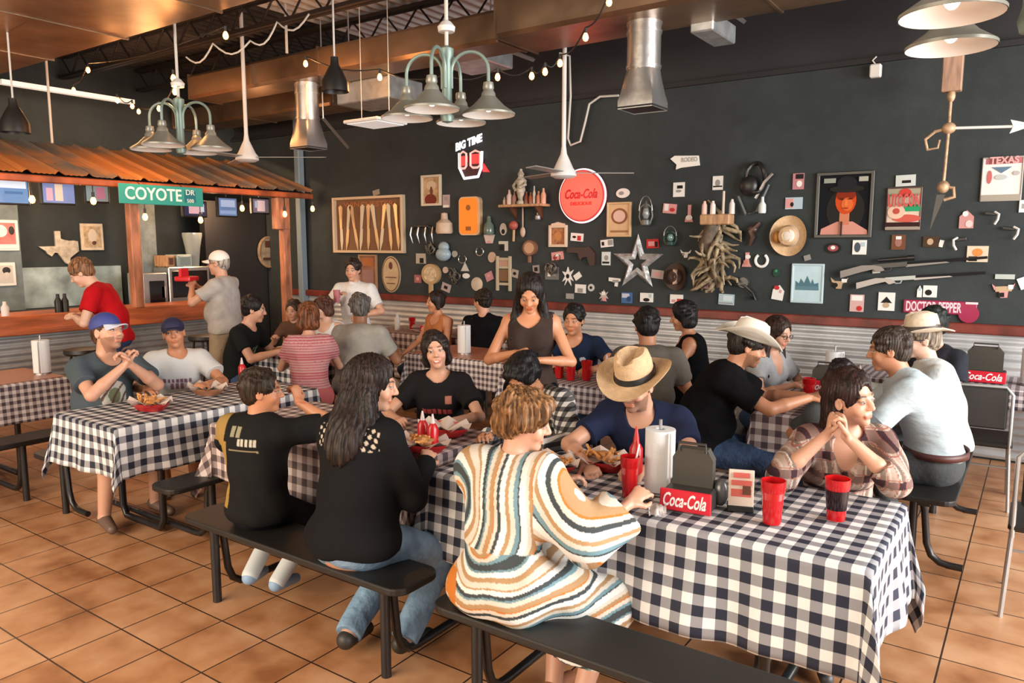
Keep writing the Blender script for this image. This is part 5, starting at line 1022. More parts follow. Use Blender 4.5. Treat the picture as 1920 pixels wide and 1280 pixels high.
# L0
table(-6.62, 1.95, 1.76, .70, PI/2, 'dining table cut by the frame edge beside the bar')
cloth(-6.62, 1.95, 1.8, .74, PI/2, .30, ging_small, 'small pinkish checked cloth on the table cut by the frame edge', amp=.02, seed=12)
mb = MB(); mb.box((-6.62, 1.95, .766), (.70, 1.76, .004)); one(mb, 'table_cover', mat('cover_terracotta', (.42, .17, .10), .35), 'terracotta-coloured glossy cover lying on the small pinkish checked cloth', 'table cover')
bench(-5.83, 1.75, 1.7, PI/2, 'black bench at the table cut by the frame edge', sw=.26, rail=.9, inset=.3)
# B: table of black cowboy man and white shirt man (long side along Y)
table(-1.12, 5.30, 1.22, .58, PI/2, 'dining table of the man in a white cowboy hat')
cloth(-1.12, 5.30, 1.24, .60, PI/2, .26, ging_brown, 'mauve checked cloth on the table of the man in a white cowboy hat', amp=.02, seed=21)
bench(-.44, 5.15, 1.3, PI/2, 'black bench under the man in the pale dress shirt', sw=.30, rail=-.2, inset=.12)
bench(-1.78, 5.05, 1.5, PI/2, 'black bench under the man in a white cowboy hat', sw=.28, rail=-.3)
# C: row by the wall and the middle of the room
table(-5.66, 4.84, .92, .63, 0, 'small dining table of the family beside the bar')
cloth(-5.66, 4.84, .95, .66, 0, .30, ging_navy, 'dark checked cloth on the small table of the family beside the bar', amp=.02, seed=31)
table(-4.30, 5.70, 1.27, .67, 0, 'long dining table in the middle of the room')
cloth(-4.30, 5.70, 1.30, .70, 0, .26, ging_small, 'small-checked cloth on the long table in the middle of the room', amp=.02, seed=33)
mb = MB(); mb.box((-4.30, 5.70, .766), (1.26, .66, .004)); one(mb, 'table_cover', mat('cover_terracotta', ()), 'terracotta-coloured cover lying on the long table in the middle of the room', 'table cover')
table(-2.98, 5.10, .90, .57, 0, 'dining table of the man in a navy t-shirt by the wall')
cloth(-2.98, 5.10, .94, .60, 0, .2, ging_small, 'checked cloth on the table of the man in a navy t-shirt', amp=.02, seed=35)
table(-5.6, 6.85, 2.16, .67, 0, 'dining table pushed toward the wall under the knife case')
cloth(-5.6, 6.85, 2.2, .7, 0, .2, ging_brown, 'brownish cloth on the table under the knife case', amp=.01, seed=36)
table(-.1, 6.75, 2.26, .63, 0, 'dining table against the wall rail under the longhorn plaque')
cloth(-.1, 6.75, 2.3, .66, 0, .14, ging_small, 'pale checked cloth on the table under the longhorn plaque', amp=.01, seed=37)

# dining chairs with metal frame and dark back
def chair(cx, cy, rz, label, backm=None):
    e = empty('dining_chair', (cx, cy, 0), label, 'chair', 'metal dining chairs', rz); fm = mat('chair_chrome', (.52, .54, .54), .35, .7)
    mb = MB(); mb.box((0, 0, .45), (.42, .42, .04), bev=.012); mb.build('seat', black_plastic, e)
    mb = MB(); mb.box((0, -.205, .70), (.33, .03, .28), bev=.012); mb.build('backrest', backm or mat('chair_back', (.025, .022, .02), .6), e)
    mb = MB(); mb.tube([(-.19, -.20, .40), (-.19, -.21, .80), (-.15, -.21, .85), (.15, -.21, .85), (.19, -.21, .80), (.19, -.20, .40)], .011, 8); mb.build('back_frame', fm, e, smooth=50)
    for sx in (-1, 1):
        for sy in (-1, 1): mb = MB(); mb.cyl((sx*.19, sy*.19, .43), (sx*.21, sy*.22, 0), .011, n=8); mb.build('leg', fm, e, smooth=40)
    mb = MB(); mb.cyl((-.2, .2, .2), (.2, .2, .2), .008, n=6); mb.build('stretcher', fm, e, smooth=40)
    return e
chair(-.30, 6.18, .05, 'metal-framed chair with a dark back at the wall table')
chair(.22, 6.1, .05, 'metal-framed chair at the wall table, cut by the frame edge')
chair(.16, 4.45, 0, 'dark chair cut by the frame edge beside the man in the pale dress shirt', black_plastic)
chair(-4.15, 6.55, PI, 'dark metal chair behind the man in black with his back turned').__setitem__('label', 'dark metal chair between the middle table and the wall')

# ================================================================== things on tables
TZ_ = .768
redp, nt, b = newmat('red_tumbler'); b.inputs['Base Color'].default_value = (.62, .008, .012, 1); b.inputs['Roughness'].default_value = .22; b.inputs['Transmission Weight'].default_value = .35; b.inputs['Coat Weight'].default_value = .4
cola = mat('cola', (.02, .006, .004), .1)
def tumbler(x, y, h, r, label, full=False, z=TZ_, straw_=False):
    e = empty('tumbler', (x, y, z), label, 'cup', 'plastic tumblers')
    mb = MB(); k = 24
    mb.lathe([(0, 0), (r*.70, 0), (r*.73, .006), (r*.84, h*.5), (r*.87, h*.72), (r*.96, h*.76), (r, h*.97), (r*1.02, h), (r*.94, h), (r*.92, h*.78), (r*.68, .012), (0, .012)], (0, 0, 0), n=k)
    mb.build('cup_wall', redp, e, smooth=35)
    if full: mb = MB(); mb.lathe([(0, .014), (r*.69, .014), (r*.85, h*.70), (0, h*.70)], (0, 0, 0), n=k); mb.build('cola_drink', cola, e, smooth=40)
    if straw_: mb = MB(); mb.tube([(0, 0, .02), (.03, .02, h+.05)], .004, 6); mb.build('drinking_straw', white_m, e)
    return e
p = at(1447, 980, z=TZ_); tumbler(p.x, p.y, .165, .045, 'red tumbler standing by itself in the middle of the navy checked cloth')
p = at(1567, 973, z=TZ_); o = tumbler(p.x, p.y, .160, .046, 'red tumbler full of dark cola in front of the woman in plaid', True)
mb = MB(); mb.lathe([(.0335, .012), (.0425, .118)], (0, 0, 0), n=24); mb.build('dark_band', mat('cola_dark', (.012, .004, .006), .15), o, smooth=0)
p = at(1180, 930, z=TZ_); tumbler(p.x, p.y, .17, .040, 'red tumbler with a straw beside the paper towel roll', False, straw_=True)
p = at(1194, 905, z=TZ_); e = empty('sauce_bottle', (p.x-.03, p.y+.05, TZ_), 'tall red squeeze bottle behind the towel-side tumbler', 'bottle')
mb = MB(); mb.lathe([(0, 0), (.028, 0), (.030, .01), (.030, .14), (.015, .165), (.012, .18), (0, .18)], (0, 0, 0), n=18); mb.build('bottle_body', mat('ketchup_red', (.50, .01, .01), .3), e, smooth=35)
mb = MB(); mb.lathe([(.013, .178), (.010, .20), (.004, .235), (0, .24)], (0, 0, 0), n=14); mb.build('cap', mat('cap_red', (.62, .04, .03), .4), e, smooth=35)
paper, nt, b = newmat('paper_towel'); b.inputs['Base Color'].default_value = (.72, .73, .74, 1); b.inputs['Roughness'].default_value = .9
bp = nt.nodes.new('ShaderNodeBump'); bp.inputs['Strength'].default_value = .3; bp.inputs['Distance'].default_value = .004; nt.links.new(noise(nt, coords(nt), 150, 2), bp.inputs['Height']); nt.links.new(bp.outputs[0], b.inputs['Normal'])
def towel(x, y, label, z=TZ_, r=.062, h=.27):
    e = empty('paper_towel_roll', (x, y, z), label, 'paper towel', 'upright paper towel rolls')
    mb = MB(); mb.lathe([(.02, .012), (r, .012), (r, h), (.022, h), (.02, .012)], (0, 0, 0), n=36); mb.build('roll', paper, e, smooth=35)
    mb = MB(); mb.lathe([(0, 0), (r*1.05, 0), (r*1.05, .01), (0, .01)], (0, 0, 0), n=30); mb.cyl((0, 0, 0), (0, 0, h+.04), .007, n=10); mb.build('holder', steel, e, smooth=35)
    mb = MB(); mb.prism([(0, .012), (0, h-.002), (.035, h-.006), (.045, .02)], .001, lambda u, v, d: (r*.9+u*.4, -r*.55-u*.5-d, v)); mb.build('loose_sheet', paper, e)
p = at(1230, 925, z=TZ_); towel(p.x, p.y+.03, 'white paper towel roll on the navy checked cloth')
p = at(80, 700, z=TZ_); towel(p.x, p.y, 'paper towel roll on the table cut by the frame edge')
p = at(1538, 650, z=TZ_); towel(-1.18, 5.75, 'paper towel roll behind the woman in glasses')
p = at(838, 656, z=TZ_); towel(-4.45, 5.60, 'pale paper towel roll behind the head of the smiling woman')
p = at(1900, 668, z=TZ_); towel(-.02, 6.72, 'paper towel roll on the wall table at the frame edge')
# coke caddy
def caddy(p0, p1, label, z=TZ_, back=.2, script='Coca-Cola', hb=.11):
    """black plastic napkin caddy with a red front strip from p0 to p1"""
    a, b2 = Vector(p0), Vector(p1); c = (a+b2)/2; L = (b2-a).length; rz = math.atan2(b2.y-a.y, b2.x-a.x)
    e = empty('napkin_caddy', (c.x, c.y, z), label, 'napkin holder', 'red-fronted napkin caddies', rz)
    mb = MB(); mb.box((0, back/2, .04), (L, back, .08), bev=.008); mb.build('tray', mat('caddy_black', (.035, .032, .028), .5), e, smooth=30)
    mb = MB(); mb.box((0, -.004, .045), (L+.01, .014, .085), bev=.004); mb.build('red_front', mat('coke_red', (.60, .012, .03), .4), e)
    mb = MB(); lettering(mb, script, .075, (-.002, -.0115, .045), (1, 0, 0), (0, 0, 1), shear=.35, fit=L*.88, off=.0015, ext=.001); mb.build('script_lettering', mat('script_white', (.85, .82, .8), .4), e)
    mb = MB(); mb.prism([(-L*.42, .06), (L*.42, .06), (L*.42, hb+.08), (L*.30, hb+.12), (-L*.30, hb+.12), (-L*.42, hb+.08)], .05, lambda u, v, d: (u, back*.45+d, v)); mb.build('upright_back', mat('caddy_dark', (.05, .045, .035), .55), e)
    mb = MB(); mb.tube([(-L*.28, back*.4, hb+.11), (-L*.28, back*.4, hb+.145), (L*.28, back*.4, hb+.145), (L*.28, back*.4, hb+.11)], .006, 6); mb.build('carry_handle', mat('caddy_black', ()), e, smooth=50)
    return e, c, L
p0, p1 = at(1240, 953, z=TZ_), at(1331, 968, z=TZ_)
e, cc, L = caddy(p0, p1, 'black napkin caddy with a red scripted front on the navy checked cloth')
# menu holder right of the caddy
p = at(1388, 958, z=TZ_); rz = math.radians(-6)
e = empty('menu_stand', (p.x, p.y, TZ_), 'small card holder with a red and white card between caddy and tumbler', 'menu', None, math.radians(20))
mb = MB(); mb.box((0, .02, .012), (.10, .07, .024), bev=.004); mb.build('base', black_plastic, e)
mb = MB(); mb.box((0, 0, .09), (.095, .008, .15), Matrix.Rotation(-.08, 3, 'X'), bev=.002); mb.build('card_sleeve', mat('card_cream', (.60, .50, .42), .4), e)
mb = MB(); mb.box((0, -.0055, .145), (.06, .002, .02), Matrix.Rotation(-.08, 3, 'X')); mb.box((0, -.0055, .115), (.075, .002, .02), Matrix.Rotation(-.08, 3, 'X')); mb.box((0, -.0055, .075), (.075, .002, .03), Matrix.Rotation(-.08, 3, 'X')); mb.build('red_print', mat('print_red', (.50, .10, .08), .5), e)
mb = MB(); mb.box((.02, -.0075, .09), (.03, .002, .04), Matrix.Rotation(-.08, 3, 'X')); mb.build('dark_print', wood_dark, e)
mb = MB(); mb.ell((-.075, .03, .06), (.03, .03, .055), 14, 9); one_ = mb.build('round_shaker', mat('shaker_grey', (.12, .12, .12), .3, .4), e, smooth=0)
# crumpled napkin, fork
p = at(1232, 960, z=TZ_); mb = MB(); rg = random.Random(3); vs = []; n = 9
for i in range(n):
    for j in range(n): vs.append((p.x+(i/(n-1)-.5)*.06+(j/(n-1)-.5)*.05, p.y-(i/(n-1)-.5)*.12+(j/(n-1)-.5)*.05, TZ_+.006+rg.random()*.028*(1-abs(i/(n-1)-.5))))
mb.add(vs, [(i*n+j, i*n+j+1, (i+1)*n+j+1, (i+1)*n+j) for i in range(n-1) for j in range(n-1)]); one(mb, 'crumpled_napkin', mat('napkin_white', (.75, .72, .68), .8), 'crumpled white napkin lying left of the red-fronted caddy', 'napkin', smooth=0)
# food baskets
bk_red = mat('basket_red', (.42, .02, .02), .4); fries = mat('food_gold', (.62, .28, .08), .6, var=.5, vscale=30, bump=.5)
def basket(x, y, label, z=TZ_, m=bk_red, food=True, r=.12):
    e = empty('food_basket', (x, y, z), label, 'food basket', 'food baskets on the tables')
    mb = MB(); df = lambda v, rr_, a: (v.x*1.25, v.y*.8, v.z)
    mb.lathe([(0, 0), (r*.7, 0), (r*.95, .035), (r, .05), (r*1.02, .05), (r*.95, .03), (r*.7, .008), (0, .008)], (0, 0, 0), n=26, deform=df); mb.build('basket_tray', m, e, smooth=40)
    mb = MB(); k = 8; vs = [(r*1.15*math.cos(t)*1.2, r*1.0*math.sin(t), .045+.03*(i % 2)) for i, t in enumerate(np.linspace(0, 2*PI, 16, endpoint=False))]+[(0, 0, .015)]
    mb.add(vs, [(i, (i+1) % 16, 16) for i in range(16)]); mb.build('paper_liner', mat('liner', (.62, .52, .46), .8), e)
    if food:
        mb = MB(); rg = random.Random(int(x*100))
        for q in range(26):
            a = rg.random()*6.28; d = rg.random()*r*.8; p = Vector((d*math.cos(a)*1.2, d*math.sin(a)*.7, .04+rg.random()*.035)); v = Vector((rg.uniform(-1, 1), rg.uniform(-1, 1), rg.uniform(-.3, .5))).normalized()*.03; mb.tube([p-v, p+v], .0065, 5)
        o = mb.build('fries', fries, e, smooth=40); o['kind'] = 'stuff'
        mb = MB(); mb.ell((.02, .0, .055), (.045, .035, .03), 14, 8); mb.build('sandwich', mat('bun', (.45, .20, .08), .5, var=.3), e, smooth=0)
    return e
basket(-1.62, 3.05, 'food basket in front of the man with the straw hat')
basket(-1.80, 2.86, 'food basket by the sleeve of the woman in the striped wrap')
p = at(860, 862, z=TZ_); basket(-2.50, 2.80, 'food basket beside the woman in the black jacket')
basket(-2.62, 3.12, 'basket with pale paper liner on the table of the smiling woman', food=False)
basket(-4.55, 2.55, 'food basket at the camera end of the table of the two men in caps')
basket(-4.70, 3.05, 'empty tray on the table of the two men in caps', food=False, m=mat('tray_wood', (.30, .13, .07), .4))
basket(-3.25, 5.1, 'food basket beside the forearm of the man in a navy t-shirt')
basket(-5.6, 4.85, 'food basket on the small table of the family beside the bar')
# red condiment bottles and cups on the other tables
def squeeze(x, y, label, col=(.50, .01, .015), z=TZ_, h=.19):
    e = empty('sauce_bottle', (x, y, z), label, 'bottle', 'squeeze bottles on the tables')
    nm = 'sq_%.2f_%.2f_%.2f' % col
    mb = MB(); mb.lathe([(0, 0), (.026, 0), (.028, .01), (.028, h*.62), (.014, h*.75), (0, h*.76)], (0, 0, 0), n=16); mb.build('bottle_body', mat(nm, col, .3), e, smooth=35)
    mb = MB(); mb.lathe([(.013, h*.75), (.01, h*.84), (.004, h), (0, h)], (0, 0, 0), n=12); mb.build('cap', mat('cap_white', (.6, .5, .48), .4), e, smooth=35)
for x, y, l in [(at(793, 838, z=TZ_).x, at(793, 838, z=TZ_).y, 'red squeeze bottle right behind the woman in the black jacket'), (at(812, 845, z=TZ_).x, at(812, 845, z=TZ_).y, 'second red squeeze bottle behind the woman in the black jacket'),
                (-4.86, 3.45, 'red bottle by the young man in a white t-shirt'), (-2.70, 5.15, 'red bottle by the navy t-shirt man'), (-1.0, 5.7, 'red bottle by the woman in glasses'),
                (-5.85, 6.72, 'red bottle under the knife case'), (-5.35, 5.0, 'red bottle on the family table')]:
    squeeze(x, y, l)
for x, y, l in [(-3.02, 4.98, 'red tumbler by the navy t-shirt man, closest to the waitress'), (-2.90, 4.95, 'middle one of three red tumblers by the navy t-shirt man'), (-2.80, 5.02, 'red tumbler by the navy t-shirt man, closest to the straw hat'),
                (-1.22, 5.2, 'red tumbler on the mauve checked cloth'), (-5.1, 6.72, 'red tumbler near the wall by the woman in orange'), (-6.2, 6.8, 'red tumbler at the end of the table under the knife case')]:
    tumbler(x, y, .15, .042, l)
e, _, _ = caddy((-1.30, 5.5, 0), (-1.04, 5.54, 0), 'red napkin caddy behind the woman in glasses', script='Coca-Cola', hb=.06)
e, _, _ = caddy((-.45, 6.62, 0), (-.17, 6.62, 0), 'red napkin caddy on the wall table at the frame edge', hb=.14)
e, _, _ = caddy((-5.9, 6.62, 0), (-5.62, 6.62, 0), 'red napkin caddy on the table under the knife case', hb=.06)
for x, y, l in [(-6.05, 6.75, 'pinkish wrapped napkin pile at the end of the table under the knife case'), (-5.4, 6.75, 'pinkish paper pile by the woman in orange')]:
    mb = MB(); rg = random.Random(int(-x*50))
    for q in range(6): mb.box((x+rg.uniform(-.05, .05), y+rg.uniform(-.04, .04), TZ_+.01+q*.012), (.14, .11, .01), Matrix.Rotation(rg.random()*3, 3, 'Z'))
    one(mb, 'napkin_pile', mat('pink_paper', (.55, .38, .36), .8), l, 'napkins')
mb = MB(); mb.tube([(-6.35, 6.7, TZ_), (-6.35, 6.7, TZ_+.12), (-6.33, 6.68, TZ_+.2)], [.03, .035, .008], 10); one(mb, 'folded_napkin', white_m, 'white pointed folded napkin standing on the table under the knife case', 'napkin', smooth=40)
# small round shaker and phone on F2
p = at(852, 868, z=TZ_); mb = MB(); mb.box((-2.44, 2.70, TZ_+.006), (.075, .15, .009), Matrix.Rotation(.5, 3, 'Z'), bev=.003); one(mb, 'mobile_phone', scr, 'dark phone lying on the brownish checked cloth', 'phone')
# stools, high table clutter at the far end of the bar
for x, y, l in [(-7.85, 3.75, 'bar stool under the man in a red t-shirt'), (-7.85, 2.6, 'bar stool close to the frame edge'), (-7.85, 5.1, 'bar stool near the standing man in a white cap')]:
    e = empty('bar_stool', (x, y, 0), l, 'stool', 'bar stools')
    mb = MB(); mb.lathe([(0, .70), (.17, .70), (.185, .72), (.18, .755), (.12, .765), (0, .765)], (0, 0, 0), n=26); mb.build('seat', black_plastic, e, smooth=40)
    for k in range(4): a = PI/4+k*PI/2; mb = MB(); mb.cyl((.12*math.cos(a), .12*math.sin(a), .70), (.2*math.cos(a), .2*math.sin(a), 0), .014, n=8); mb.build('leg', black_metal, e, smooth=40)
    mb = MB(); mb.tube([(.17*math.cos(t), .17*math.sin(t), .25) for t in np.linspace(0, 2*PI, 24, endpoint=False)], .01, 6, closed=True); mb.build('foot_ring', black_metal, e, smooth=40)
# ================================================================== people: bodies and clothes as smooth implicit surfaces
def nv(a): return np.array(a, dtype=np.float64)
def unit(a): a = nv(a); n = np.linalg.norm(a); return a/n if n > 1e-9 else nv((0, 0, 1))
class Field:
    def __init__(s, k=.02): s.p = []; s.k = k
    def cap(s, a, b, ra, rb=None, k=None, flat=None, f=1., clip=None, op=1): s.p.append(('c', nv(a), nv(b), ra, ra if rb is None else rb, None if flat is None else unit(flat), f, clip, s.k if k is None else k, op)); return s
    def ell(s, c, r, M=None, k=None, clip=None, op=1): s.p.append(('e', nv(c), nv(r), np.eye(3) if M is None else M, None, None, None, clip, s.k if k is None else k, op)); return s
    def grown(s, t, sel=None):
        F = Field(s.k)
        for q in (s.p if sel is None else [s.p[i] for i in sel]):
            q = list(q)
            if q[0] == 'c': q[3] += t; q[4] += t
            else: q[2] = q[2]+t
            F.p.append(tuple(q))
        return F
    def mesh(s, h, wave=None):
        lo = nv((9, 9, 9)); hi = -lo
        bx = []
        for q in s.p:
            if q[0] == 'c': r = max(q[3], q[4]); a = np.minimum(q[1], q[2])-r; b = np.maximum(q[1], q[2])+r
            else:
                ex = np.sqrt(((q[3].T*q[2])**2).sum(1)); a = q[1]-ex; b = q[1]+ex
            bx.append((a, b))
            if q[-1] > 0: lo = np.minimum(lo, a); hi = np.maximum(hi, b)
        lo -= 3*h; hi += 3*h; n = np.ceil((hi-lo)/h).astype(int)+1
        D = np.full(tuple(n), .2, dtype=np.float32)
        for q, (a, b) in zip(s.p, bx):
            k = q[-2]; m = k+2.5*h
            i0 = np.clip(np.floor((a-m-lo)/h).astype(int), 0, n); i1 = np.clip(np.ceil((b+m-lo)/h).astype(int)+1, 0, n)
            if (i1 <= i0).any(): continue
            X = (lo[0]+h*np.arange(i0[0], i1[0], dtype=np.float32))[:, None, None].astype(np.float32); Y = (lo[1]+h*np.arange(i0[1], i1[1]))[None, :, None].astype(np.float32); Z = (lo[2]+h*np.arange(i0[2], i1[2]))[None, None, :].astype(np.float32)
            if q[0] == 'c':
                px, py, pz = X-q[1][0], Y-q[1][1], Z-q[1][2]; ab = q[2]-q[1]; sc = 1.
                if q[5] is not None:
                    nn = q[5]; f = q[6]; t = (px*nn[0]+py*nn[1]+pz*nn[2])*(1/f-1); px = px+t*nn[0]; py = py+t*nn[1]; pz = pz+t*nn[2]; ab = ab+nn*(ab@nn)*(1/f-1); sc = (1+f)/2
                L2 = max(ab@ab, 1e-9); t = np.clip((px*ab[0]+py*ab[1]+pz*ab[2])/L2, 0, 1)
                d = (np.sqrt((px-t*ab[0])**2+(py-t*ab[1])**2+(pz-t*ab[2])**2)-(q[3]+(q[4]-q[3])*t))*sc
            else:
                M = q[3]; px, py, pz = X-q[1][0], Y-q[1][1], Z-q[1][2]; u = [(px*M[i, 0]+py*M[i, 1]+pz*M[i, 2])/q[2][i] for i in range(3)]
                k0 = np.sqrt(u[0]**2+u[1]**2+u[2]**2)+1e-6; k1 = np.sqrt((u[0]/q[2][0])**2+(u[1]/q[2][1])**2+(u[2]/q[2][2])**2)+1e-6; d = k0*(k0-1)/k1
            if q[7] is not None:
                for pt, no in q[7]: d = np.maximum(d, (X-pt[0])*no[0]+(Y-pt[1])*no[1]+(Z-pt[2])*no[2])
            sl = D[i0[0]:i1[0], i0[1]:i1[1], i0[2]:i1[2]]
            if q[-1] > 0: hh = np.maximum(k-np.abs(sl-d), 0)/k; sl[...] = np.minimum(sl, d)-hh*hh*k*.25
            else: d = -d; hh = np.maximum(k-np.abs(sl-d), 0)/k; sl[...] = np.maximum(sl, d)+hh*hh*k*.25
        if wave is not None:
            X = (lo[0]+h*np.arange(n[0]))[:, None, None].astype(np.float32); Y = (lo[1]+h*np.arange(n[1]))[None, :, None].astype(np.float32); Z = (lo[2]+h*np.arange(n[2]))[None, None, :].astype(np.float32)
            D += wave(X, Y, Z)
        return surface_nets(D, lo, h)
def surface_nets(D, lo, h):
    S = D < 0; c = np.zeros(tuple(np.array(D.shape)-1), dtype=np.uint8)
    for dx in (0, 1):
        for dy in (0, 1):
            for dz in (0, 1): c += S[dx:D.shape[0]-1+dx, dy:D.shape[1]-1+dy, dz:D.shape[2]-1+dz]
    act = (c > 0) & (c < 8); I, J, K = np.nonzero(act)
    idx = np.full(c.shape, -1, dtype=np.int32); idx[I, J, K] = np.arange(len(I))
    P = np.zeros((len(I), 3)); W_ = np.zeros(len(I))
    cor = [(a, b, e) for a in (0, 1) for b in (0, 1) for e in (0, 1)]
    V = {q: D[I+q[0], J+q[1], K+q[2]].astype(np.float64) for q in cor}
    for q in cor:
        for ax in range(3):
            if q[ax] == 1: continue
            r = list(q); r[ax] = 1; r = tuple(r); a, b = V[q], V[r]; m = (a < 0) != (b < 0); t = np.where(m, a/np.where(m, a-b, 1), 0)
            for k in range(3): P[:, k] += np.where(m, (t if k == ax else q[k]), 0)
            W_ += m
    P = P/W_[:, None]+np.stack([I, J, K], 1); P = lo+h*P
    F = []
    for ax in range(3):
        o1, o2 = [(1, 2), (2, 0), (0, 1)][ax]
        sl0 = [slice(None)]*3; sl1 = [slice(None)]*3; sl0[ax] = slice(0, -1); sl1[ax] = slice(1, None); m = S[tuple(sl0)] != S[tuple(sl1)]
        E = np.stack(np.nonzero(m), 1); E = E[(E[:, o1] > 0) & (E[:, o2] > 0) & (E[:, o1] < c.shape[o1]) & (E[:, o2] < c.shape[o2]) & (E[:, ax] < c.shape[ax])]
        if not len(E): continue
        s0 = S[E[:, 0], E[:, 1], E[:, 2]]; q = []
        for a, b in ((0, 0), (1, 0), (1, 1), (0, 1)): e = E.copy(); e[:, o1] -= a; e[:, o2] -= b; q.append(idx[e[:, 0], e[:, 1], e[:, 2]])
        q = np.stack(q, 1); q = np.where(s0[:, None], q[:, ::-1], q)[:, ::-1]; F.append(q[(q >= 0).all(1)])
    return P, (np.concatenate(F) if F else np.zeros((0, 4), int))
def mesh_obj(name, P, F, m, parent, colors=None, label=None):
    me = bpy.data.meshes.new(name); nq = len(F)
    me.vertices.add(len(P)); me.vertices.foreach_set('co', P.astype(np.float32).ravel()); me.loops.add(nq*4); me.loops.foreach_set('vertex_index', F.astype(np.int32).ravel())
    me.polygons.add(nq); me.polygons.foreach_set('loop_start', np.arange(0, nq*4, 4, dtype=np.int32)); me.update(calc_edges=True); me.materials.append(m); me.shade_smooth()
    if colors is not None:
        at_ = me.color_attributes.new('tint', 'FLOAT_COLOR', 'POINT'); at_.data.foreach_set('color', np.concatenate([colors, np.ones((len(P), 1))], 1).astype(np.float32).ravel())
    o = bpy.data.objects.new(name, me); COL.objects.link(o); o.parent = parent
    if label: o['label'] = label
    return o
def tint_mat(name, rough=.5, sss=.0, bump=.0, bs=60):
    if name in MATS: return MATS[name]
    m, nt, b = newmat(name); a = nt.nodes.new('ShaderNodeAttribute'); a.attribute_name = 'tint'; nt.links.new(a.outputs['Color'], b.inputs['Base Color']); b.inputs['Roughness'].default_value = rough
    if not sss: b.inputs['Specular IOR Level'].default_value = .08
    if sss: b.inputs['Subsurface Weight'].default_value = sss; b.inputs['Subsurface Radius'].default_value = (.012, .004, .002); b.inputs['Subsurface Scale'].default_value = 1.
    if bump:
        bp = nt.nodes.new('ShaderNodeBump'); bp.inputs['Strength'].default_value = bump; bp.inputs['Distance'].default_value = .01; nt.links.new(noise(nt, coords(nt), bs, 4), bp.inputs['Height']); nt.links.new(bp.outputs[0], b.inputs['Normal'])
    return m
skin_m = tint_mat('skin', .48, .12)
def rotm(axis, a):
    return np.array(Matrix.Rotation(a, 3, axis))
def folds(amp, seed, fr=26.):
    rg = np.random.RandomState(seed); ks = [(rg.randn(3)*nv((1, 1, .7)), rg.rand()*6.28) for _ in range(3)]; ks = [(unit(k)*fr*(1+.6*i), p) for i, (k, p) in enumerate(ks)]
    def w(X, Y, Z):
        d = 0
        for i, (k, p) in enumerate(ks): d = d+np.sin(k[0]*X+k[1]*Y+k[2]*Z+p+1.5*np.sin(9*Z+p+5*X)).astype(np.float32)*(amp/(1+i*.7))
        return d
    return w
def strands(C, amp=.0035, fr=34., tw=10.):
    def w(X, Y, Z):
        a = np.arctan2(X-C[0], Y-C[1]); return (amp*np.sin(fr*a+tw*(Z-C[2])+1.3*np.sin(40*(Z-C[2])))+amp*.6*np.sin(fr*2.1*a-14*(Z-C[2])+2)).astype(np.float32)
    return w
def ik(S, T, l1, l2, pole):
    S, T = nv(S), nv(T); d = T-S; L = np.linalg.norm(d); L = min(L, (l1+l2)*.995); u = unit(d); p = nv(pole)-u*(nv(pole)@u); p = unit(p)
    a = (l1*l1-l2*l2+L*L)/(2*L); hgt = math.sqrt(max(l1*l1-a*a, 0)); return S+u*a+p*hgt, S+u*L
def hand(F, W0, d, n, side, curl=.6, s=1., spread=.12, grip=None):
    """W0 wrist, d finger direction, n palm normal (out of the palm), side +1 right / -1 left hand"""
    d, n = unit(d), unit(n); n = unit(n-d*(n@d)); x = np.cross(d, n)*side   # toward the little finger... thumb is on -x
    x = -x
    K = W0+d*.088*s
    F.cap(W0+d*.012*s, K-d*.008*s, .027*s, .037*s, k=.015, flat=n, f=.42)
    for i, (off, L) in enumerate(((.030, .072), (.010, .080), (-.011, .075), (-.031, .058))):
        c = curl*(1+.12*i); base = K+x*off*s; ang = spread*(1.2-i*.8)*.6; dd = unit(d+x*ang*.6); p = base; w = 0
        for j, fr_ in enumerate((.44, .31, .25)):
            w += c*(.75 if j == 0 else 1.0); v = dd*math.cos(w)+n*math.sin(w); q = p+v*L*fr_*s; F.cap(p, q, (.0095-.0008*j)*s, (.0088-.001*j)*s, k=.006); p = q
    b = W0+d*.022*s+x*.024*s; t1 = b+(x*.030+d*.028+n*.012)*s; t2 = t1+(d*.030+n*.012+x*.004)*s*.9; t3 = t2+(d*.020+n*.008-x*.004)*s
    F.cap(b, t1, .014*s, .0115*s, k=.012); F.cap(t1, t2, .0105*s, .0095*s, k=.005); F.cap(t2, t3, .0095*s, .0080*s, k=.005)
SKIN = {'fair': (.56, .30, .20), 'tan': (.46, .21, .115), 'brown': (.27, .12, .065), 'pale': (.62, .38, .28), 'warm': (.52, .23, .12)}
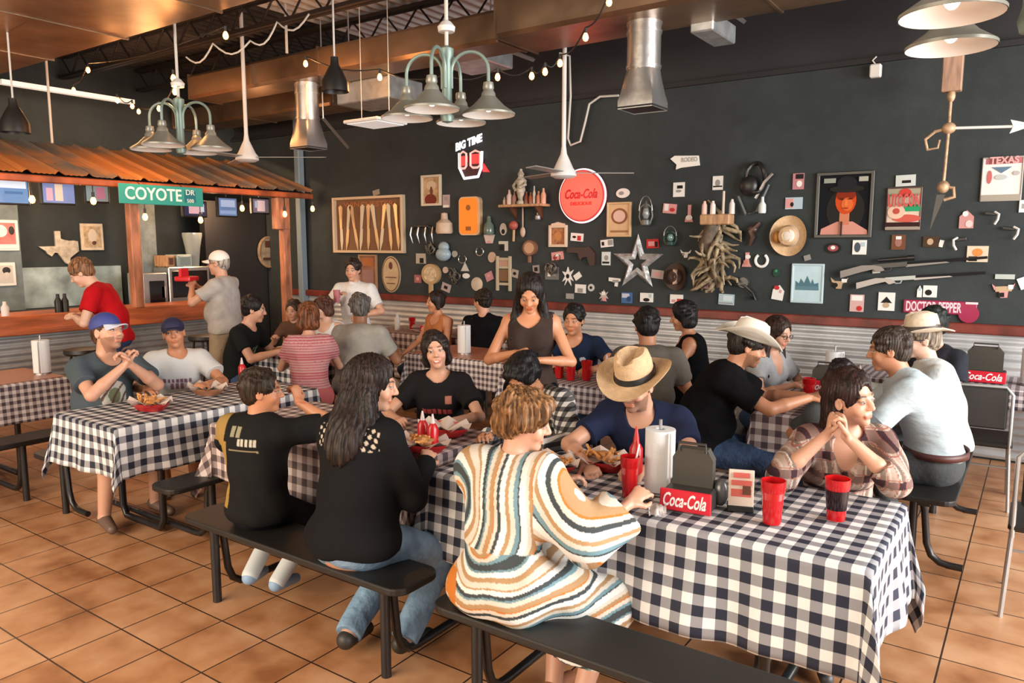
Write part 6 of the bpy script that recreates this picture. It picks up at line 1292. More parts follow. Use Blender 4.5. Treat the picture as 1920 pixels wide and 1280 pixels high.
def person(label, x, y, rz, sit=.45, s=1., girth=1., fem=False, lean=8, lean0=0, side=0, head=(0, 10, 0), skin='fair', hair='short', hairc=(.03, .018, .012), h=.0052,
           hands=None, poles=None, feet=None, knees=None, top=None, bottom=None, hat=None, glasses=False, beard=None, shoes=(.03, .03, .03), curl=(.5, .5), palm=None, twist=0, extra=None, z0=0., legs=True, handdir=None, sleeve='tee', group=None, cat='person', mouth=0, foothide=False):
    """local frame: x to the person's right-hand side, y forward, z up, origin on the floor below the hips"""
    e = empty('person', (x, y, z0), label, cat, group, math.radians(rz))
    st = sit is None
    pz = (.93*s if st else sit+.095*s); P0 = nv((0, 0, pz))
    def dirv(a, b=side): a = math.radians(a); b = math.radians(b); return unit((math.sin(b), math.sin(a), math.cos(a)))
    d0, d1 = dirv(lean0), dirv(lean); W1 = P0+d0*.20*s; C1 = W1+d1*.17*s; N1 = C1+d1*.13*s
    tw = math.radians(twist); RX = nv((math.cos(tw), math.sin(tw), 0)); RX = unit(RX-d1*(RX@d1)); FY = np.cross(d1, RX)
    g = girth; B = Field(.03)
    # pelvis, belly, chest, shoulders
    B.ell(P0+nv((0, -.005, .0)), nv((.165, .118, .115))*s*nv((g, g, 1)), k=.04)
    B.cap(P0, W1, .135*s*g, (.118 if fem else .135)*s*g, k=.06, flat=(0, 1, 0), f=.78)
    MT = np.stack([RX, FY, d1])
    B.cap(W1, C1, (.118 if fem else .138)*s*g, (.135 if fem else .152)*s*(g*.5+.5), k=.06, flat=FY, f=.74)
    sw = (.150 if fem else .178)*s
    SH = [C1+d1*.075*s+RX*sw*q-FY*.005*s for q in (1, -1)]
    B.cap(SH[0]-RX*.02*s, SH[1]+RX*.02*s, .058*s, .058*s, k=.06)
    B.ell(C1+d1*.0, nv((.150 if fem else .165, .105, .13))*s, MT, k=.06)
    if fem:
        for q in (1, -1): B.ell(C1+FY*.085*s+RX*.062*q*s-d1*.02*s, nv((.055, .05, .058))*s, MT, k=.03)
    if g > 1.1: B.ell(W1+FY*.05*s-d1*.03*s, nv((.14*g, .12*g, .12))*s, MT, k=.05)
    B.cap(N1-d1*.06*s-RX*.09*s, N1-d1*.06*s+RX*.09*s, .035*s, .035*s, k=.06)
    nTorso = len(B.p)
    # head
    hy, hp, hr = [math.radians(a) for a in head]
    HM = rotm('Z', hy) @ rotm('X', -hp) @ rotm('Y', hr); hs = s*(.98 if fem else 1.02); hs = max(hs, .88)
    H0 = N1+d1*.055*s+HM @ nv((0, .025, .115))*hs
    hv = lambda a: H0+HM @ nv(a)*hs
    HR = HM.T
    B.cap(N1-d1*.03*s, hv((0, -.02, -.055)), (.050 if fem else .060)*s, (.046 if fem else .056)*s, k=.03)
    nNeck = len(B.p)
    jw = .054 if fem else .060
    B.ell(hv((0, -.014, .028)), nv((.074, .093, .088))*hs, HR, k=.02); B.ell(hv((0, .022, -.032)), nv((jw, .066, .078))*hs, HR, k=.03)
    B.ell(hv((0, .066, -.094)), nv((.021, .019, .017))*hs, HR, k=.025)
    for q in (1, -1):
        B.ell(hv((q*.036, .062, -.030)), nv((.022, .020, .022))*hs, HR, k=.02); B.cap(hv((q*.012, .084, .024)), hv((q*.040, .074, .026)), .0085*hs, k=.012)
        B.ell(hv((q*.031, .096, .006)), nv((.015, .013, .0105))*hs, HR, k=.012, op=-1)
        B.ell(hv((q*.076, -.006, -.006)), nv((.0085, .019, .030))*hs, HR @ np.eye(3), k=.008); B.ell(hv((q*.083, .0, -.006)), nv((.005, .010, .017))*hs, HR, k=.006, op=-1)
    B.cap(hv((0, .086, .014)), hv((0, .105, -.022)), .0075*hs, .0120*hs, k=.012)
    for q in (1, -1): B.ell(hv((q*.011, .094, -.027)), nv((.0085, .010, .0075))*hs, HR, k=.006); B.ell(hv((q*.031, .079, .006)), nv((.0130, .0125, .0115))*hs, HR, k=.002)
    B.cap(hv((-.018, .084, -.056)), hv((.018, .084, -.056)), .0062*hs, k=.006); B.cap(hv((-.014, .083, -.0665)), hv((.014, .083, -.0665)), .0072*hs, k=.006)
    B.cap(hv((-.019, .097, -.0615)), hv((.019, .097, -.0615)), .0030*hs, k=.003, op=-1)
    nHead = len(B.p)
    # arms
    ul, fl = .285*s, .255*s
    hands = hands or [(.22, .33, sit+.16 if not st else .82), (-.22, .33, sit+.16 if not st else .82)]
    poles = poles or [(.6, -.6, -.7), (-.6, -.6, -.7)]
    arms = []
    for q in (0, 1):
        sg = 1 if q == 0 else -1; El, Wr = ik(SH[q], nv(hands[q]), ul, fl, poles[q]); arms.append((SH[q], El, Wr)); ar = 1.0 if not fem else .84
        B.cap(SH[q], El, .050*s*ar*(g*.4+.6), .038*s*ar, k=.025); iU = len(B.p)-1
        B.cap(El, El+(Wr-El)*.35, .038*s*ar, .039*s*ar, k=.015); B.cap(El+(Wr-El)*.35, Wr, .039*s*ar, .0245*s*ar, k=.01)
        hd = (Wr-El) if handdir is None or handdir[q] is None else nv(handdir[q]); pn = (nv((-sg*.5, .1, -1)) if palm is None or palm[q] is None else nv(palm[q]))
        hand(B, Wr-unit(hd)*.005, hd, pn, sg, curl[q], s*.97*(.92 if fem else 1))
    nArms = len(B.p)
    # legs
    tl, sl_ = .43*s, .42*s; Lg = []
    if feet is None: feet = [(.10*s, .30*s, .075), (-.10*s, .30*s, .075)] if not st else [(.10*s, .0, .075), (-.10*s, .05, .075)]
    if knees is None: knees = [(.12, 1, .5), (-.12, 1, .5)]
    HP = [P0+nv((q*.088*s, .02, -.01)) for q in (1, -1)]
    for q in (0, 1):
        Kn, An = ik(HP[q], nv(feet[q]), tl, sl_, knees[q]); Lg.append((HP[q], Kn, An)); 
        if not legs: continue
        B.cap(HP[q], Kn, .084*s*(g*.5+.5), .054*s, k=.03); B.cap(Kn, Kn+(An-Kn)*.35, .052*s, .054*s, k=.02); B.cap(Kn+(An-Kn)*.35, An, .054*s, .036*s, k=.01)
        if not foothide: fd = unit(((An-HP[q])*nv((1, 1, 0)))*.3+nv((.06*(1-2*q), .5, 0))); B.cap(An+nv((0, 0, -.02)), An+fd*.13*s+nv((0, 0, -.045)), .035*s, .024*s, k=.02)
    Pv, Fv = B.mesh(h)
    loc = (Pv-H0) @ HM/hs; sk = nv(SKIN[skin]) if isinstance(skin, str) else nv(skin); colr = np.tile(sk, (len(Pv), 1))
    if len(Pv):
        X_, Y_, Z_ = loc.T; front = Y_ > .06
        def blend(mask, c, t=1.): colr[mask] = colr[mask]*(1-t)+nv(c)*t
        blend(front & (abs(X_) < .045) & (abs(X_) > .018) & (Z_ < -.02) & (Z_ > -.05), sk*nv((1.15, .82, .8)), .5)
        for q in (1, -1):
            ey = ((X_-q*.031)/.0125)**2+((Z_-.006)/.0068)**2
            blend(front & (ey < 1), (.38, .33, .30)); blend(front & (((X_-q*.031)**2+(Z_-.006)**2) < .0058**2), (.02, .012, .01)); blend(front & (ey < 1.5) & (ey > .85) & (Z_ > .006), sk*.25)
        blend((Y_ > .05) & (abs(X_) > .014) & (abs(X_) < .049) & (abs(Z_-.027-.10*(.035-abs(abs(X_)-.033))) < .0045), nv(hairc)*1.2, .8)
        lw = .024*np.sqrt(np.clip(1-((Z_+.0615)/.0125)**2, 0, 1)); blend(front & (abs(X_) < lw) & (abs(Z_+.0615) < .0125), sk*nv((.85, .42, .42)) if fem else sk*nv((.85, .55, .5)), .85)
        if mouth: blend(front & (abs(X_) < .015) & (abs(Z_+.0615) < .004), (.7, .65, .6))
        if beard: blend((Z_ < -.035) & (Y_ > .0) & (Z_ > -.13) & ~((abs(X_) < .024) & (abs(Z_+.0615) < .009)) & ~((Z_ > -.045) & (abs(X_) < .03)), beard, .6)
    body = mesh_obj('body', Pv, Fv, skin_m, e, colr)
    # ---- hair
    hm = hair_mat(hairc)
    if hair and hair != 'none':
        Hf = Field(.012); big = hair in ('long', 'bob', 'wavy', 'tied')
        if hair == 'tucked':
            for q in (1, -1): Hf.cap(hv((q*.066, -.045, .03)), hv((q*.062, -.055, -.08)), .026*hs, .03*hs, k=.03)
            Hf.cap(hv((0, -.07, -.03)), N1-FY*.07*s, .07*hs, .07*s, k=.04); Hf.cap(hv((.05, -.055, -.06)), SH[0]*.45+N1*.55-FY*.03*s-d1*.03, .042*s, .045*s, k=.03); Hf.cap(SH[0]*.45+N1*.55-FY*.03*s-d1*.03, SH[0]*.5+C1*.5+FY*.03-d1*.02, .048*s, .03*s, k=.03)
        t = {'buzz': .004, 'short': .010, 'shag': .020, 'mop': .018}.get(hair, .014)
        Hf.ell(hv((0, -.020, .036)), nv((.076+t, .094+t, .088+t))*hs, HR, k=.02)
        Hf.ell(hv((0, -.055, -.02)), nv((.060+t*.7, .050+t*.7, .060))*hs, HR, k=.03)
        if hair in ('short', 'mop', 'shag', 'bob', 'tucked'):
            rg_ = np.random.RandomState(int(abs(x*53+y*11)) % 97)
            for _ in range(22):
                v_ = unit(rg_.randn(3)*nv((1, 1, .9))+nv((0, -.35, .55))); v_[2] = max(v_[2], -.1); Hf.ell(hv(nv((0, -.018, .034))+v_*nv((.070+t, .086+t, .082+t))), nv((.022, .024, .017))*hs, HR, k=.014)
        if hair == 'shag':
            for (a, b3, c3, r3) in ((.045, .06, .075, .035), (-.045, .06, .075, .035), (0, .075, .085, .033), (.075, -.0, .02, .034), (-.075, .0, .02, .034), (0, -.085, -.03, .045)): Hf.ell(hv((a, b3, c3)), nv((r3, r3, r3*1.1))*hs, HR, k=.03)
        if hair == 'mop':
            for a in (-.04, 0, .04): Hf.ell(hv((a, .066, .078)), nv((.03, .028, .03))*hs, HR, k=.02)
        if big:
            for q in (1, -1): Hf.cap(hv((q*.070, -.005, .04)), hv((q*.074, -.01, -.07)), .022*hs, .024*hs, k=.03, flat=HM @ nv((1, 0, 0)), f=.6)
        # the face stays clear
        fc = .062 if hair in ('short', 'buzz', 'tied', 'shag', 'mop') else .058
        Hf.ell(hv((0, .112, -.020)), nv((fc+.004, .080, .108))*hs, HR, k=.012, op=-1)
        if not big and hair != 'tucked': Hf.cap(hv((.09, .03, -.075)), hv((-.09, .03, -.075)), .055*hs, k=.012, op=-1)
        if hair in ('long', 'wavy'):
            bk = [hv((0, -.075, .0)), N1-FY*.075*s-d1*.0, C1-FY*.115*s+d1*.05*s, C1-FY*.135*s-d1*(.0 if hair == 'wavy' else .08)*s]
            for a, b3, r0, r1, fx_ in ((0, 1, .075, .085, .6), (1, 2, .085, .085, .45), (2, 3, .085, .055, .4)): Hf.cap(bk[a], bk[b3], r0*s, r1*s, k=.04, flat=FY, f=fx_)
            for q in (1, -1):
                f0, f1, f2 = hv((q*.076, -.012, -.04)), N1+RX*q*.095*s+FY*.03*s-d1*.02, C1+RX*q*.10*s+FY*.11*s-d1*.01*s
                if hair == 'long' and (top or {}).get('hairfront', True): Hf.cap(f0, f1, .030*s, .032*s, k=.03); Hf.cap(f1, f2, .032*s, .022*s, k=.03)
                else: Hf.cap(f0, N1+RX*q*.08*s-FY*.05*s, .034*s, .04*s, k=.03)
        if hair == 'tucked':
            for q in (1, -1): Hf.ell(hv((q*.085, .004, -.012)), nv((.028, .024, .034))*hs, HR, k=.008, op=-1)
        if hair == 'bob': Hf.cap(hv((-.05, -.06, -.06)), hv((.05, -.06, -.06)), .05*hs, k=.03)
        if hair == 'tied': Hf.ell(hv((0, -.115, .05)), nv((.034, .034, .034))*hs, HR, k=.01)
        amp = .0035 if hair in ('wavy', 'shag') else .0018
        Ph, Fh = Hf.mesh(max(h*.85, .0045), strands(hv((0, -.02, .0)), amp, 30 if hair in ('wavy', 'shag') else 42, 25 if hair == 'wavy' else 12)); mesh_obj('hair', Ph, Fh, hm, e)
    # ---- clothes
    if bottom:
        t_ = bottom.get('t', .012); G = Field(.02); ln = bottom.get('len', 1.)
        G.ell(P0+nv((0, -.006, .0)), nv((.165*g+t_, .118*g+t_, .115+t_))*nv((s, s, s)), k=.04, clip=[(P0+nv((0, 0, .085*s)), (0, 0, 1))])
        if legs:
            for q in (0, 1):
                Hh, Kn, An = Lg[q]
                if ln <= .5: K2 = Hh+(Kn-Hh)*min(1, ln*2); G.cap(Hh, K2, .084*s*(g*.5+.5)+t_, .060*s+t_+.012, k=.03, clip=[(K2, unit(K2-Hh))])
                else: G.cap(Hh, Kn, .084*s*(g*.5+.5)+t_, .056*s+t_, k=.03); A2 = Kn+(An-Kn)*min(1, (ln-.5)*2); G.cap(Kn, A2, .056*s+t_, (.046 if ln > .9 else .058)*s+t_, k=.02, clip=[(A2, unit(A2-Kn))])
        Pg, Fg = G.mesh(h, folds(.0035, int(x*31) % 97, 30)); mesh_obj(bottom.get('name', 'trousers'), Pg, Fg, bottom['m'], e, bottom['tint'](Pg, e) if 'tint' in bottom else None)
    if top:
        t_ = top.get('t', .013); G = Field(.03); sl = top.get('sleeve', 'tee'); hem = top.get('hem', -.03)
        hp_ = P0+nv((0, 0, hem*s)); hc = [(hp_, (0, 0, -1))]
        G.ell(P0+nv((0, -.005, .0)), nv((.165*g+t_+.006, .118*g+t_+.006, .115+t_))*nv((s, s, s)), k=.04, clip=hc)
        G.cap(P0, W1, .135*s*g+t_, (.120 if fem else .138)*s*g+t_, k=.06, flat=(0, 1, 0), f=.78, clip=hc)
        for q in B.p[2:nTorso]: q = list(q); (q.__setitem__(3, q[3]+t_), q.__setitem__(4, q[4]+t_)) if q[0] == 'c' else q.__setitem__(2, q[2]+t_); q[-2] = .05; G.p.append(tuple(q))
        if sl == 'tank':
            for q in (0, 1): G.cap(SH[q]+(-RX if q else RX)*.012*s, arms[q][1], .064*s, .05*s, k=.006, op=-1)
            G.ell(N1-d1*.03*s+FY*.03, nv((.085, .10, .085))*s, MT, k=.01, op=-1)
        else:
            for q in (0, 1):
                Sh, El, Wr = arms[q]; aw = top.get('aw', .012)
                if sl == 'tee': E2 = Sh+(El-Sh)*top.get('sl', .62); G.cap(Sh, E2, .052*s*(g*.4+.6)+aw, .046*s+aw+.006, k=.03, clip=[(E2, unit(E2-Sh))])
                elif sl == 'long': W2 = El+(Wr-El)*top.get('sl', .97); G.cap(Sh, El, .052*s+aw, .042*s+aw, k=.03); G.cap(El, W2, .042*s+aw, (.030*s+aw) if not top.get('wide') else .075*s, k=.02, clip=[(W2, unit(W2-El))])
            if top.get('neck', 'crew') == 'crew': G.cap(N1-d1*.05*s+FY*.02*s, N1+d1*.16*s+FY*.02*s, .066*s, .085*s, k=.008, op=-1)
            elif top['neck'] == 'v': G.cap(N1-d1*.02*s, N1+d1*.16*s, .064*s, .08*s, k=.008, op=-1); G.cap(N1+FY*.10*s, C1+FY*.16*s-d1*.02*s, .06*s, .02*s, k=.008, op=-1)
            elif top['neck'] == 'collar': G.cap(N1-d1*.01*s, N1+d1*.022*s+FY*.006, .074*s, .066*s, k=.012); G.cap(N1+d1*.01*s+FY*.01*s, N1+d1*.16*s+FY*.02*s, .057*s, .075*s, k=.006, op=-1)
        if 'add' in top: top['add'](G, dict(P0=P0, W1=W1, C1=C1, N1=N1, RX=RX, FY=FY, d1=d1, arms=arms, legs=Lg, s=s, hv=hv))
        Pg, Fg = G.mesh(h, folds(top.get('fold', .0048), int(abs(x*17+y*29)) % 97, top.get('ff', 24)))
        mesh_obj(top.get('name', 't_shirt'), Pg, Fg, top['m'], e, top['tint'](Pg, dict(C1=C1, RX=RX, FY=FY, d1=d1, P0=P0, N1=N1)) if 'tint' in top else None)
    if shoes is not None and legs and not foothide:
        for q in (0, 1):
            Hh, Kn, An = Lg[q]; fd = unit(((An-HP[q])*nv((1, 1, 0)))*.3+nv((.06*(1-2*q), .5, 0))); zf = An[2]-.045*s
            G = Field(.02); G.cap(An+nv((0, 0, -.015))-fd*.02, An+fd*.15*s+nv((0, 0, -.042)), .042*s, .030*s, k=.02, clip=[((0, 0, An[2]-.075*s), (0, 0, -1)), (An+nv((0, 0, .03)), (0, 0, 1))])
            Pg, Fg = G.mesh(max(h, .005)); mesh_obj('shoe', Pg, Fg, mat('shoe_%.2f_%.2f_%.2f' % tuple(shoes), shoes, .5), e)
    if glasses:
        mb = MB()
        for q in (1, -1): mb.tube([hv((q*.033+.022*math.cos(t), .104-.01*abs(math.cos(t)), .004+.017*math.sin(t))) for t in np.linspace(0, 2*PI, 16, endpoint=False)], .0022, 6, closed=True); mb.tube([hv((q*.055, .094, .008)), hv((q*.082, .0, .006))], .002, 6)
        mb.tube([hv((-.011, .104, .006)), hv((.011, .104, .006))], .002, 6); mb.build('glasses', black_metal, e, smooth=50)
    HT = Matrix([list(r_) for r_ in HM])
    if hat: hat(e, hv, HM, hs, HT, h)
    if extra: extra(e, dict(P0=P0, W1=W1, C1=C1, N1=N1, RX=RX, FY=FY, d1=d1, arms=arms, legs=Lg, s=s, hv=hv, h=h, H0=H0, HM=HM))
    return e
def hair_mat(c):
    nm = 'hair_%.3f_%.3f_%.3f' % tuple(c[:3])
    if nm in MATS: return MATS[nm]
    m, nt, b = newmat(nm); mp = nt.nodes.new('ShaderNodeMapping'); mp.inputs['Scale'].default_value = (60, 60, 7); nt.links.new(coords(nt), mp.inputs[0])
    n_ = noise(nt, mp.outputs[0], 1.2, 3); hi = tuple(min(1, v*(1.9 if max(c) > .1 else 1.7)) for v in c[:3])
    nt.links.new(ramp(nt, n_, [(.38, tuple(v*.35 for v in c[:3])), (.52, c[:3]), (.68, hi)]), b.inputs['Base Color']); b.inputs['Roughness'].default_value = .48; b.inputs['Specular IOR Level'].default_value = .22
    bp = nt.nodes.new('ShaderNodeBump'); bp.inputs['Strength'].default_value = .5; bp.inputs['Distance'].default_value = .006; nt.links.new(n_, bp.inputs['Height']); nt.links.new(bp.outputs[0], b.inputs['Normal']); return m
def cloth_m(name, c, rough=.9, bump=.35): return mat('fabric_'+name, c, rough, bump=bump, bscale=22, var=.10, vscale=12, spec=.06 if max(c) < .03 else .2)
def cap_hat(dome, brim, back=False, front_c=None):
    def f(e, hv, HM, hs, HT, h):
        HR = HM.T; G = Field(.01); G.ell(hv((0, -.015, .045)), nv((.084, .102, .088))*hs, HR, k=.01, clip=[(hv((0, 0, .030)), HM @ unit((0, .18, -1)))])
        Pg, Fg = G.mesh(max(h*.7, .0045)); mesh_obj('cap_crown', Pg, Fg, dome, e)
        mb = MB(); vs = []; s_ = -1 if back else 1; n = 12
        for i in range(n+1):
            a = PI*i/n; c, d = math.cos(a), math.sin(a)
            for t in (0, 1): r0 = (.078+.0*t); yy = .062+(.098*d if t else .022*d); xx = .076*c*(1-.12*t); vs += [hv((xx, s_*yy, .044-.030*(xx/.076)**2*t+.0-.008*t)), hv((xx, s_*yy, .037-.030*(xx/.076)**2*t-.008*t))]
        fs = []
        for i in range(n):
            a = i*4; b = a+4; fs += [(a, b, b+2, a+2), (a+1, a+3, b+3, b+1), (a+2, b+2, b+3, a+3)]
        mb.add(vs, fs); mb.build('cap_brim', brim, e, smooth=50)
    return f
def wide_hat(m, band, brim=.17, crown=.13, curl=.06, pinch=True, tilt=0, z=.05, name='hat', tape=1.12):
    def f(e, hv, HM, hs, HT, h):
        R = HT @ Matrix.Rotation(tilt, 3, 'X'); c = Vector(hv((0, -.01, z))); cw = .088*hs
        def df(v, r, a):
            zz = v.z; k = max(0, (r-cw)/(brim-cw)); zz += curl*k*k*math.cos(a)**2-.02*k*math.sin(a)**2
            if pinch and v.z > crown*.6: zz -= .035*max(0, 1-abs(v.x)/.04)*(1 if r < cw*.8 else .3)
            return (v.x, v.y*1.14, zz)
        mb = MB(); mb.lathe([(brim, .0), (brim*.8, .001), (cw*1.15, .0), (cw*1.02, .012), (cw*.98, crown*.55), (cw*.88, crown*.9), (cw*.7, crown), (cw*.35, crown*.97), (0, crown*.95), (0, crown*.90), (cw*.8, crown*.85), (cw*.92, .01), (cw*1.1, -.006), (brim*.98, -.006), (brim, 0)], c, n=48, R=R, deform=df); mb.build('hat', m, e, smooth=50)
        mb = MB(); mb.lathe([(cw*tape, .004), (cw*1.045, .032)], c, n=40, R=R, deform=lambda v, r, a: (v.x, v.y*1.14, v.z)); mb.build('hat_band', band, e, smooth=50)
    return f
# ================================================================== the guests
fab = cloth_m
def lc(x, y, rz, w):
    """world point -> a person's local frame"""
    a = -math.radians(rz); dx, dy = w[0]-x, w[1]-y; return (dx*math.cos(a)-dy*math.sin(a), dx*math.sin(a)+dy*math.cos(a), w[2])
jean_b = mat('denim_light', (.20, .32, .46), .8, bump=.5, bscale=30, var=.35, vscale=9, spec=.2); jean_d = mat('denim_dark', (.035, .065, .13), .8, bump=.5, bscale=30, var=.35, vscale=9, spec=.2)
blackf = fab('black', (.006, .006, .007)); charf = fab('charcoal', (.05, .053, .055)); greyf = fab('grey', (.20, .20, .195)); whitef = fab('white', (.62, .62, .61)); navyf = fab('navy', (.012, .018, .05))
redf = fab('red', (.42, .004, .008)); khaki = fab('khaki', (.32, .25, .17)); dgrey = fab('dark_grey', (.055, .06, .062)); oxford = mat('oxford_shirt', (.40, .47, .50), .7, bump=.7, bscale=9, spec=.25, stretch=(1, 1, 2.5))
tintf = tint_mat('printed_fabric', .82, 0, .3, 25)
def flat_tint(base, *patches):
    """patches: fn(u right, v front, w up from chest centre) -> mask, colour"""
    def f(P, fr):
        c = np.tile(nv(base), (len(P), 1)); q = P-fr['C1']; u, v, w = q@fr['RX'], q@fr['FY'], q@fr['d1']
        for fn, col in patches: c[fn(u, v, w)] = col
        return c
    return f
def blocks(u, w, u0, u1, w0, w1, n, gap=.35):
    """a row of n letter-like blocks"""
    t = (u-u0)/(u1-u0)*n; return (u > u0) & (u < u1) & (w > w0) & (w < w1) & ((t % 1) > gap*.5) & ((t % 1) < 1-gap*.5)
# 1 woman in the striped wrap
def wrap_add(G, F):
    s, P0, W1, C1, RX, FY = F['s'], F['P0'], F['W1'], F['C1'], F['RX'], F['FY']
    G.ell(P0+nv((0, -.03, -.015)), nv((.225, .155, .125))*s, k=.05, clip=[(nv((0, 0, .452)), (0, 0, -1))])
    G.cap(P0+nv((.0, .05, -.01)), P0+nv((.07, .36, -.0)), .17, .14, k=.05, flat=(0, 0, 1), f=.66)
    G.cap(P0+nv((.15, -.02, .05)), P0+nv((.20, .10, -.03)), .09, .10, k=.06)
    for q in (0, 1):
        Sh, El, Wr = F['arms'][q]; G.cap(Sh, El, .085*s, .088*s, k=.05); G.cap(C1-FY*.04, El, .09*s, .05*s, k=.06); G.cap(El, El+(Wr-El)*.72, .095*s, .105*s, k=.03, clip=[(El+(Wr-El)*.72, unit(Wr-El))]); G.cap(El+(Wr-El)*.3, El+(Wr-El)*.95, .06*s, .085*s, k=.01, op=-1)
    for q in (0, 1):
        Hh, Kn, An = F['legs'][q]; G.cap(Hh, Kn, .12, .105, k=.05); G.cap(Kn-nv((0, .01, .01)), An+nv((0, .02, .16)), .105, .10, k=.05, clip=[(An+nv((0, 0, .17)), (0, 0, -1))])
    G.cap(F['N1']-F['d1']*.01, F['N1']+F['d1']*.03+FY*.01, .078*s, .062*s, k=.02)
    G.cap(F['N1']-F['d1']*.02+FY*.01, F['N1']+F['d1']*.12+FY*.02, .052*s, .06*s, k=.008, op=-1)
CR, TN, OR, CH, BL, WH_ = (.62, .56, .48), (.40, .25, .13), (.50, .17, .035), (.055, .065, .068), (.16, .27, .31), (.70, .70, .68)
def wrap_tint(P, fr):
    n = len(P); c = np.tile(nv(CR), (n, 1)); x, y, z = P.T
    seq = [(0, CR), (.016, TN), (.030, OR), (.036, CR), (.052, BL), (.064, CH), (.092, BL), (.100, WH_), (.120, TN), (.140, CR), (.164, TN), (.172, WH_), (.190, CH), (.206, BL), (.216, CR), (.236, TN), (.258, OR), (.264, CR), (.280, CH), (.296, WH_), (.320, TN), (.335, CR), (.352, BL), (.368, CH), (.374, WH_)]
    up = z > .70; t = np.where(up, np.sqrt(((x+.17)*1.25)**2+((z-.86)*.72)**2+(y*.35)**2), np.sqrt(((x+.02)*.62)**2+((z-.70)*1.25)**2+(y*.15)**2))+.010*np.sin(14*z+5*x)+.006*np.sin(37*x)
    arm = (x > .16) & up; t = np.where(arm, np.sqrt(((x-.40)*.9)**2+((z-1.02)*.9)**2)+.09, t)
    t = np.mod(t*1.05, .40)
    for a, col in seq: c[t >= a] = col
    low = (~up) & (x < -.10) & (z < .60); c[low & (np.sin(30*x+22*z) > .2)] = OR
    return c
person('woman seen from behind with short streaked hair in a striped cream, teal and brown wrap', -1.58, 2.20, 4, .45, .93, 1.08, True, lean=13, lean0=4, head=(-64, 12, 4), skin='fair', hair='shag', hairc=(.19, .095, .040), h=.0042,
       hands=[(.40, .26, .845), (.02, .44, .82)], poles=[(.5, -.5, -1), (-1, -.4, -.6)], feet=[(.27, .12, .08), (.13, .18, .08)], knees=[(.3, 1, .8), (0, 1, .8)], top=dict(m=tintf, name='striped_wrap', sleeve='long', sl=.62, wide=True, aw=.03, hem=-.02, t=.022, add=wrap_add, tint=wrap_tint, fold=.006, ff=20), bottom=None, shoes=(.30, .12, .06))
# 2 woman in a black jacket
def jacket_add(G, F):
    G.cap(F['N1']-F['d1']*.03+F['FY']*.0, F['N1']+F['d1']*.02, .085, .072, k=.03)
def lace(P, fr):
    c = np.tile(nv((.010, .010, .011)), (len(P), 1)); q = P-fr['C1']; w = q@fr['d1']; u = q@fr['RX']; v = q@fr['FY']
    m = (w > .015) & (w < .11) & (abs(u) < .16) & (v < .02) & (np.sin(150*u+70*w)*np.sin(140*w-50*u) > .25); c[m] = (.50, .42, .34); return c
person('woman seen from behind with long dark wavy hair in a black jacket and light jeans', -2.36, 2.19, 8, .45, 1.0, 1.2, True, lean=12, lean0=6, head=(-58, 10, 0), skin='fair', hair='wavy', hairc=(.020, .012, .010), h=.0048,
       hands=[(.14, .36, .80), (-.14, .40, .80)], poles=[(.5, -.7, -1), (-.5, -.7, -1)], feet=[(.20, .08, .09), (-.04, .0, .09)], top=dict(m=tintf, name='black_jacket', sleeve='long', t=.02, aw=.018, hem=-.035, add=jacket_add, tint=lace, fold=.004), bottom=dict(m=jean_b, name='jeans', t=.014), shoes=(.03, .025, .02))
def socks(e, F, col='sock_white', up=.16):
    for q in (0, 1):
        Hh, Kn, An = F['legs'][q]; G = Field(.01); u = unit(Kn-An); G.cap(An-u*.01, An+u*up, .040, .044, k=.01, clip=[(An+u*up, u)]); Pg, Fg = G.mesh(.006); mesh_obj('sock', Pg, Fg, mat(col, (.62, .65, .66), .8), e)
# 3 boy
jersey = flat_tint((.012, .012, .012), (lambda u, v, w: (u < -.115) & (w > .0), (.30, .19, .06)), (lambda u, v, w: (v < 0) & (abs(u+.115) < .018) & (w > -.3) & (w < .02), (.30, .19, .05)), (lambda u, v, w: (v < 0) & blocks(u, w, -.085, -.015, .045, .095, 2), (.26, .25, .16)),
                   (lambda u, v, w: (v < 0) & blocks(u, w, -.035, .075, .005, .038, 5), (.48, .46, .38)), (lambda u, v, w: (v < -.02) & (w > -.02) & (w < -.012) & (abs(u) < .08), (.3, .25, .15)))
def boy_extra(e, F):
    p = F['arms'][0][2]; c = Vector(p)+Vector((.0, .03, .05))
def short_trim(e, F):
    pass
person('boy in a black jersey seen from behind, drinking with one hand raised', -3.05, 2.22, 18, .45, .84, 1.0, lean=6, head=(-64, 2, 0), skin='warm', hair='short', hairc=(.030, .018, .012), h=.0048, hands=[(.150, .150, 1.03), (-.18, .36, .80)], poles=[(1, .1, -.65), (-1, -.3, -.6)], feet=[(.07, .04, .15), (-.08, .03, .17)], knees=[(.1, 1, .2), (-.1, 1, .2)],
       top=dict(m=tintf, name='jersey', tint=jersey, sleeve='tee', sl=.72, aw=.02, t=.022, hem=-.05, fold=.005), bottom=dict(m=tintf, name='shorts', t=.022, len=.42, tint=lambda P, e: np.where(((P[:, 0] < -.12) & (P[:, 2] > .46) & (P[:, 2] < .53))[:, None], np.where((np.sin(80*P[:, 2]+50*P[:, 1]) > 0)[:, None], nv((.45, .42, .42)), nv((.30, .02, .03))), nv((.010, .010, .012)))),
       shoes=(.25, .38, .55), curl=(.9, .4), palm=[(-.6, .2, 0), None], handdir=[(-.35, .25, .9), None], extra=lambda e, F: socks(e, F, up=.13))
# soles + socks: white socks as clothing

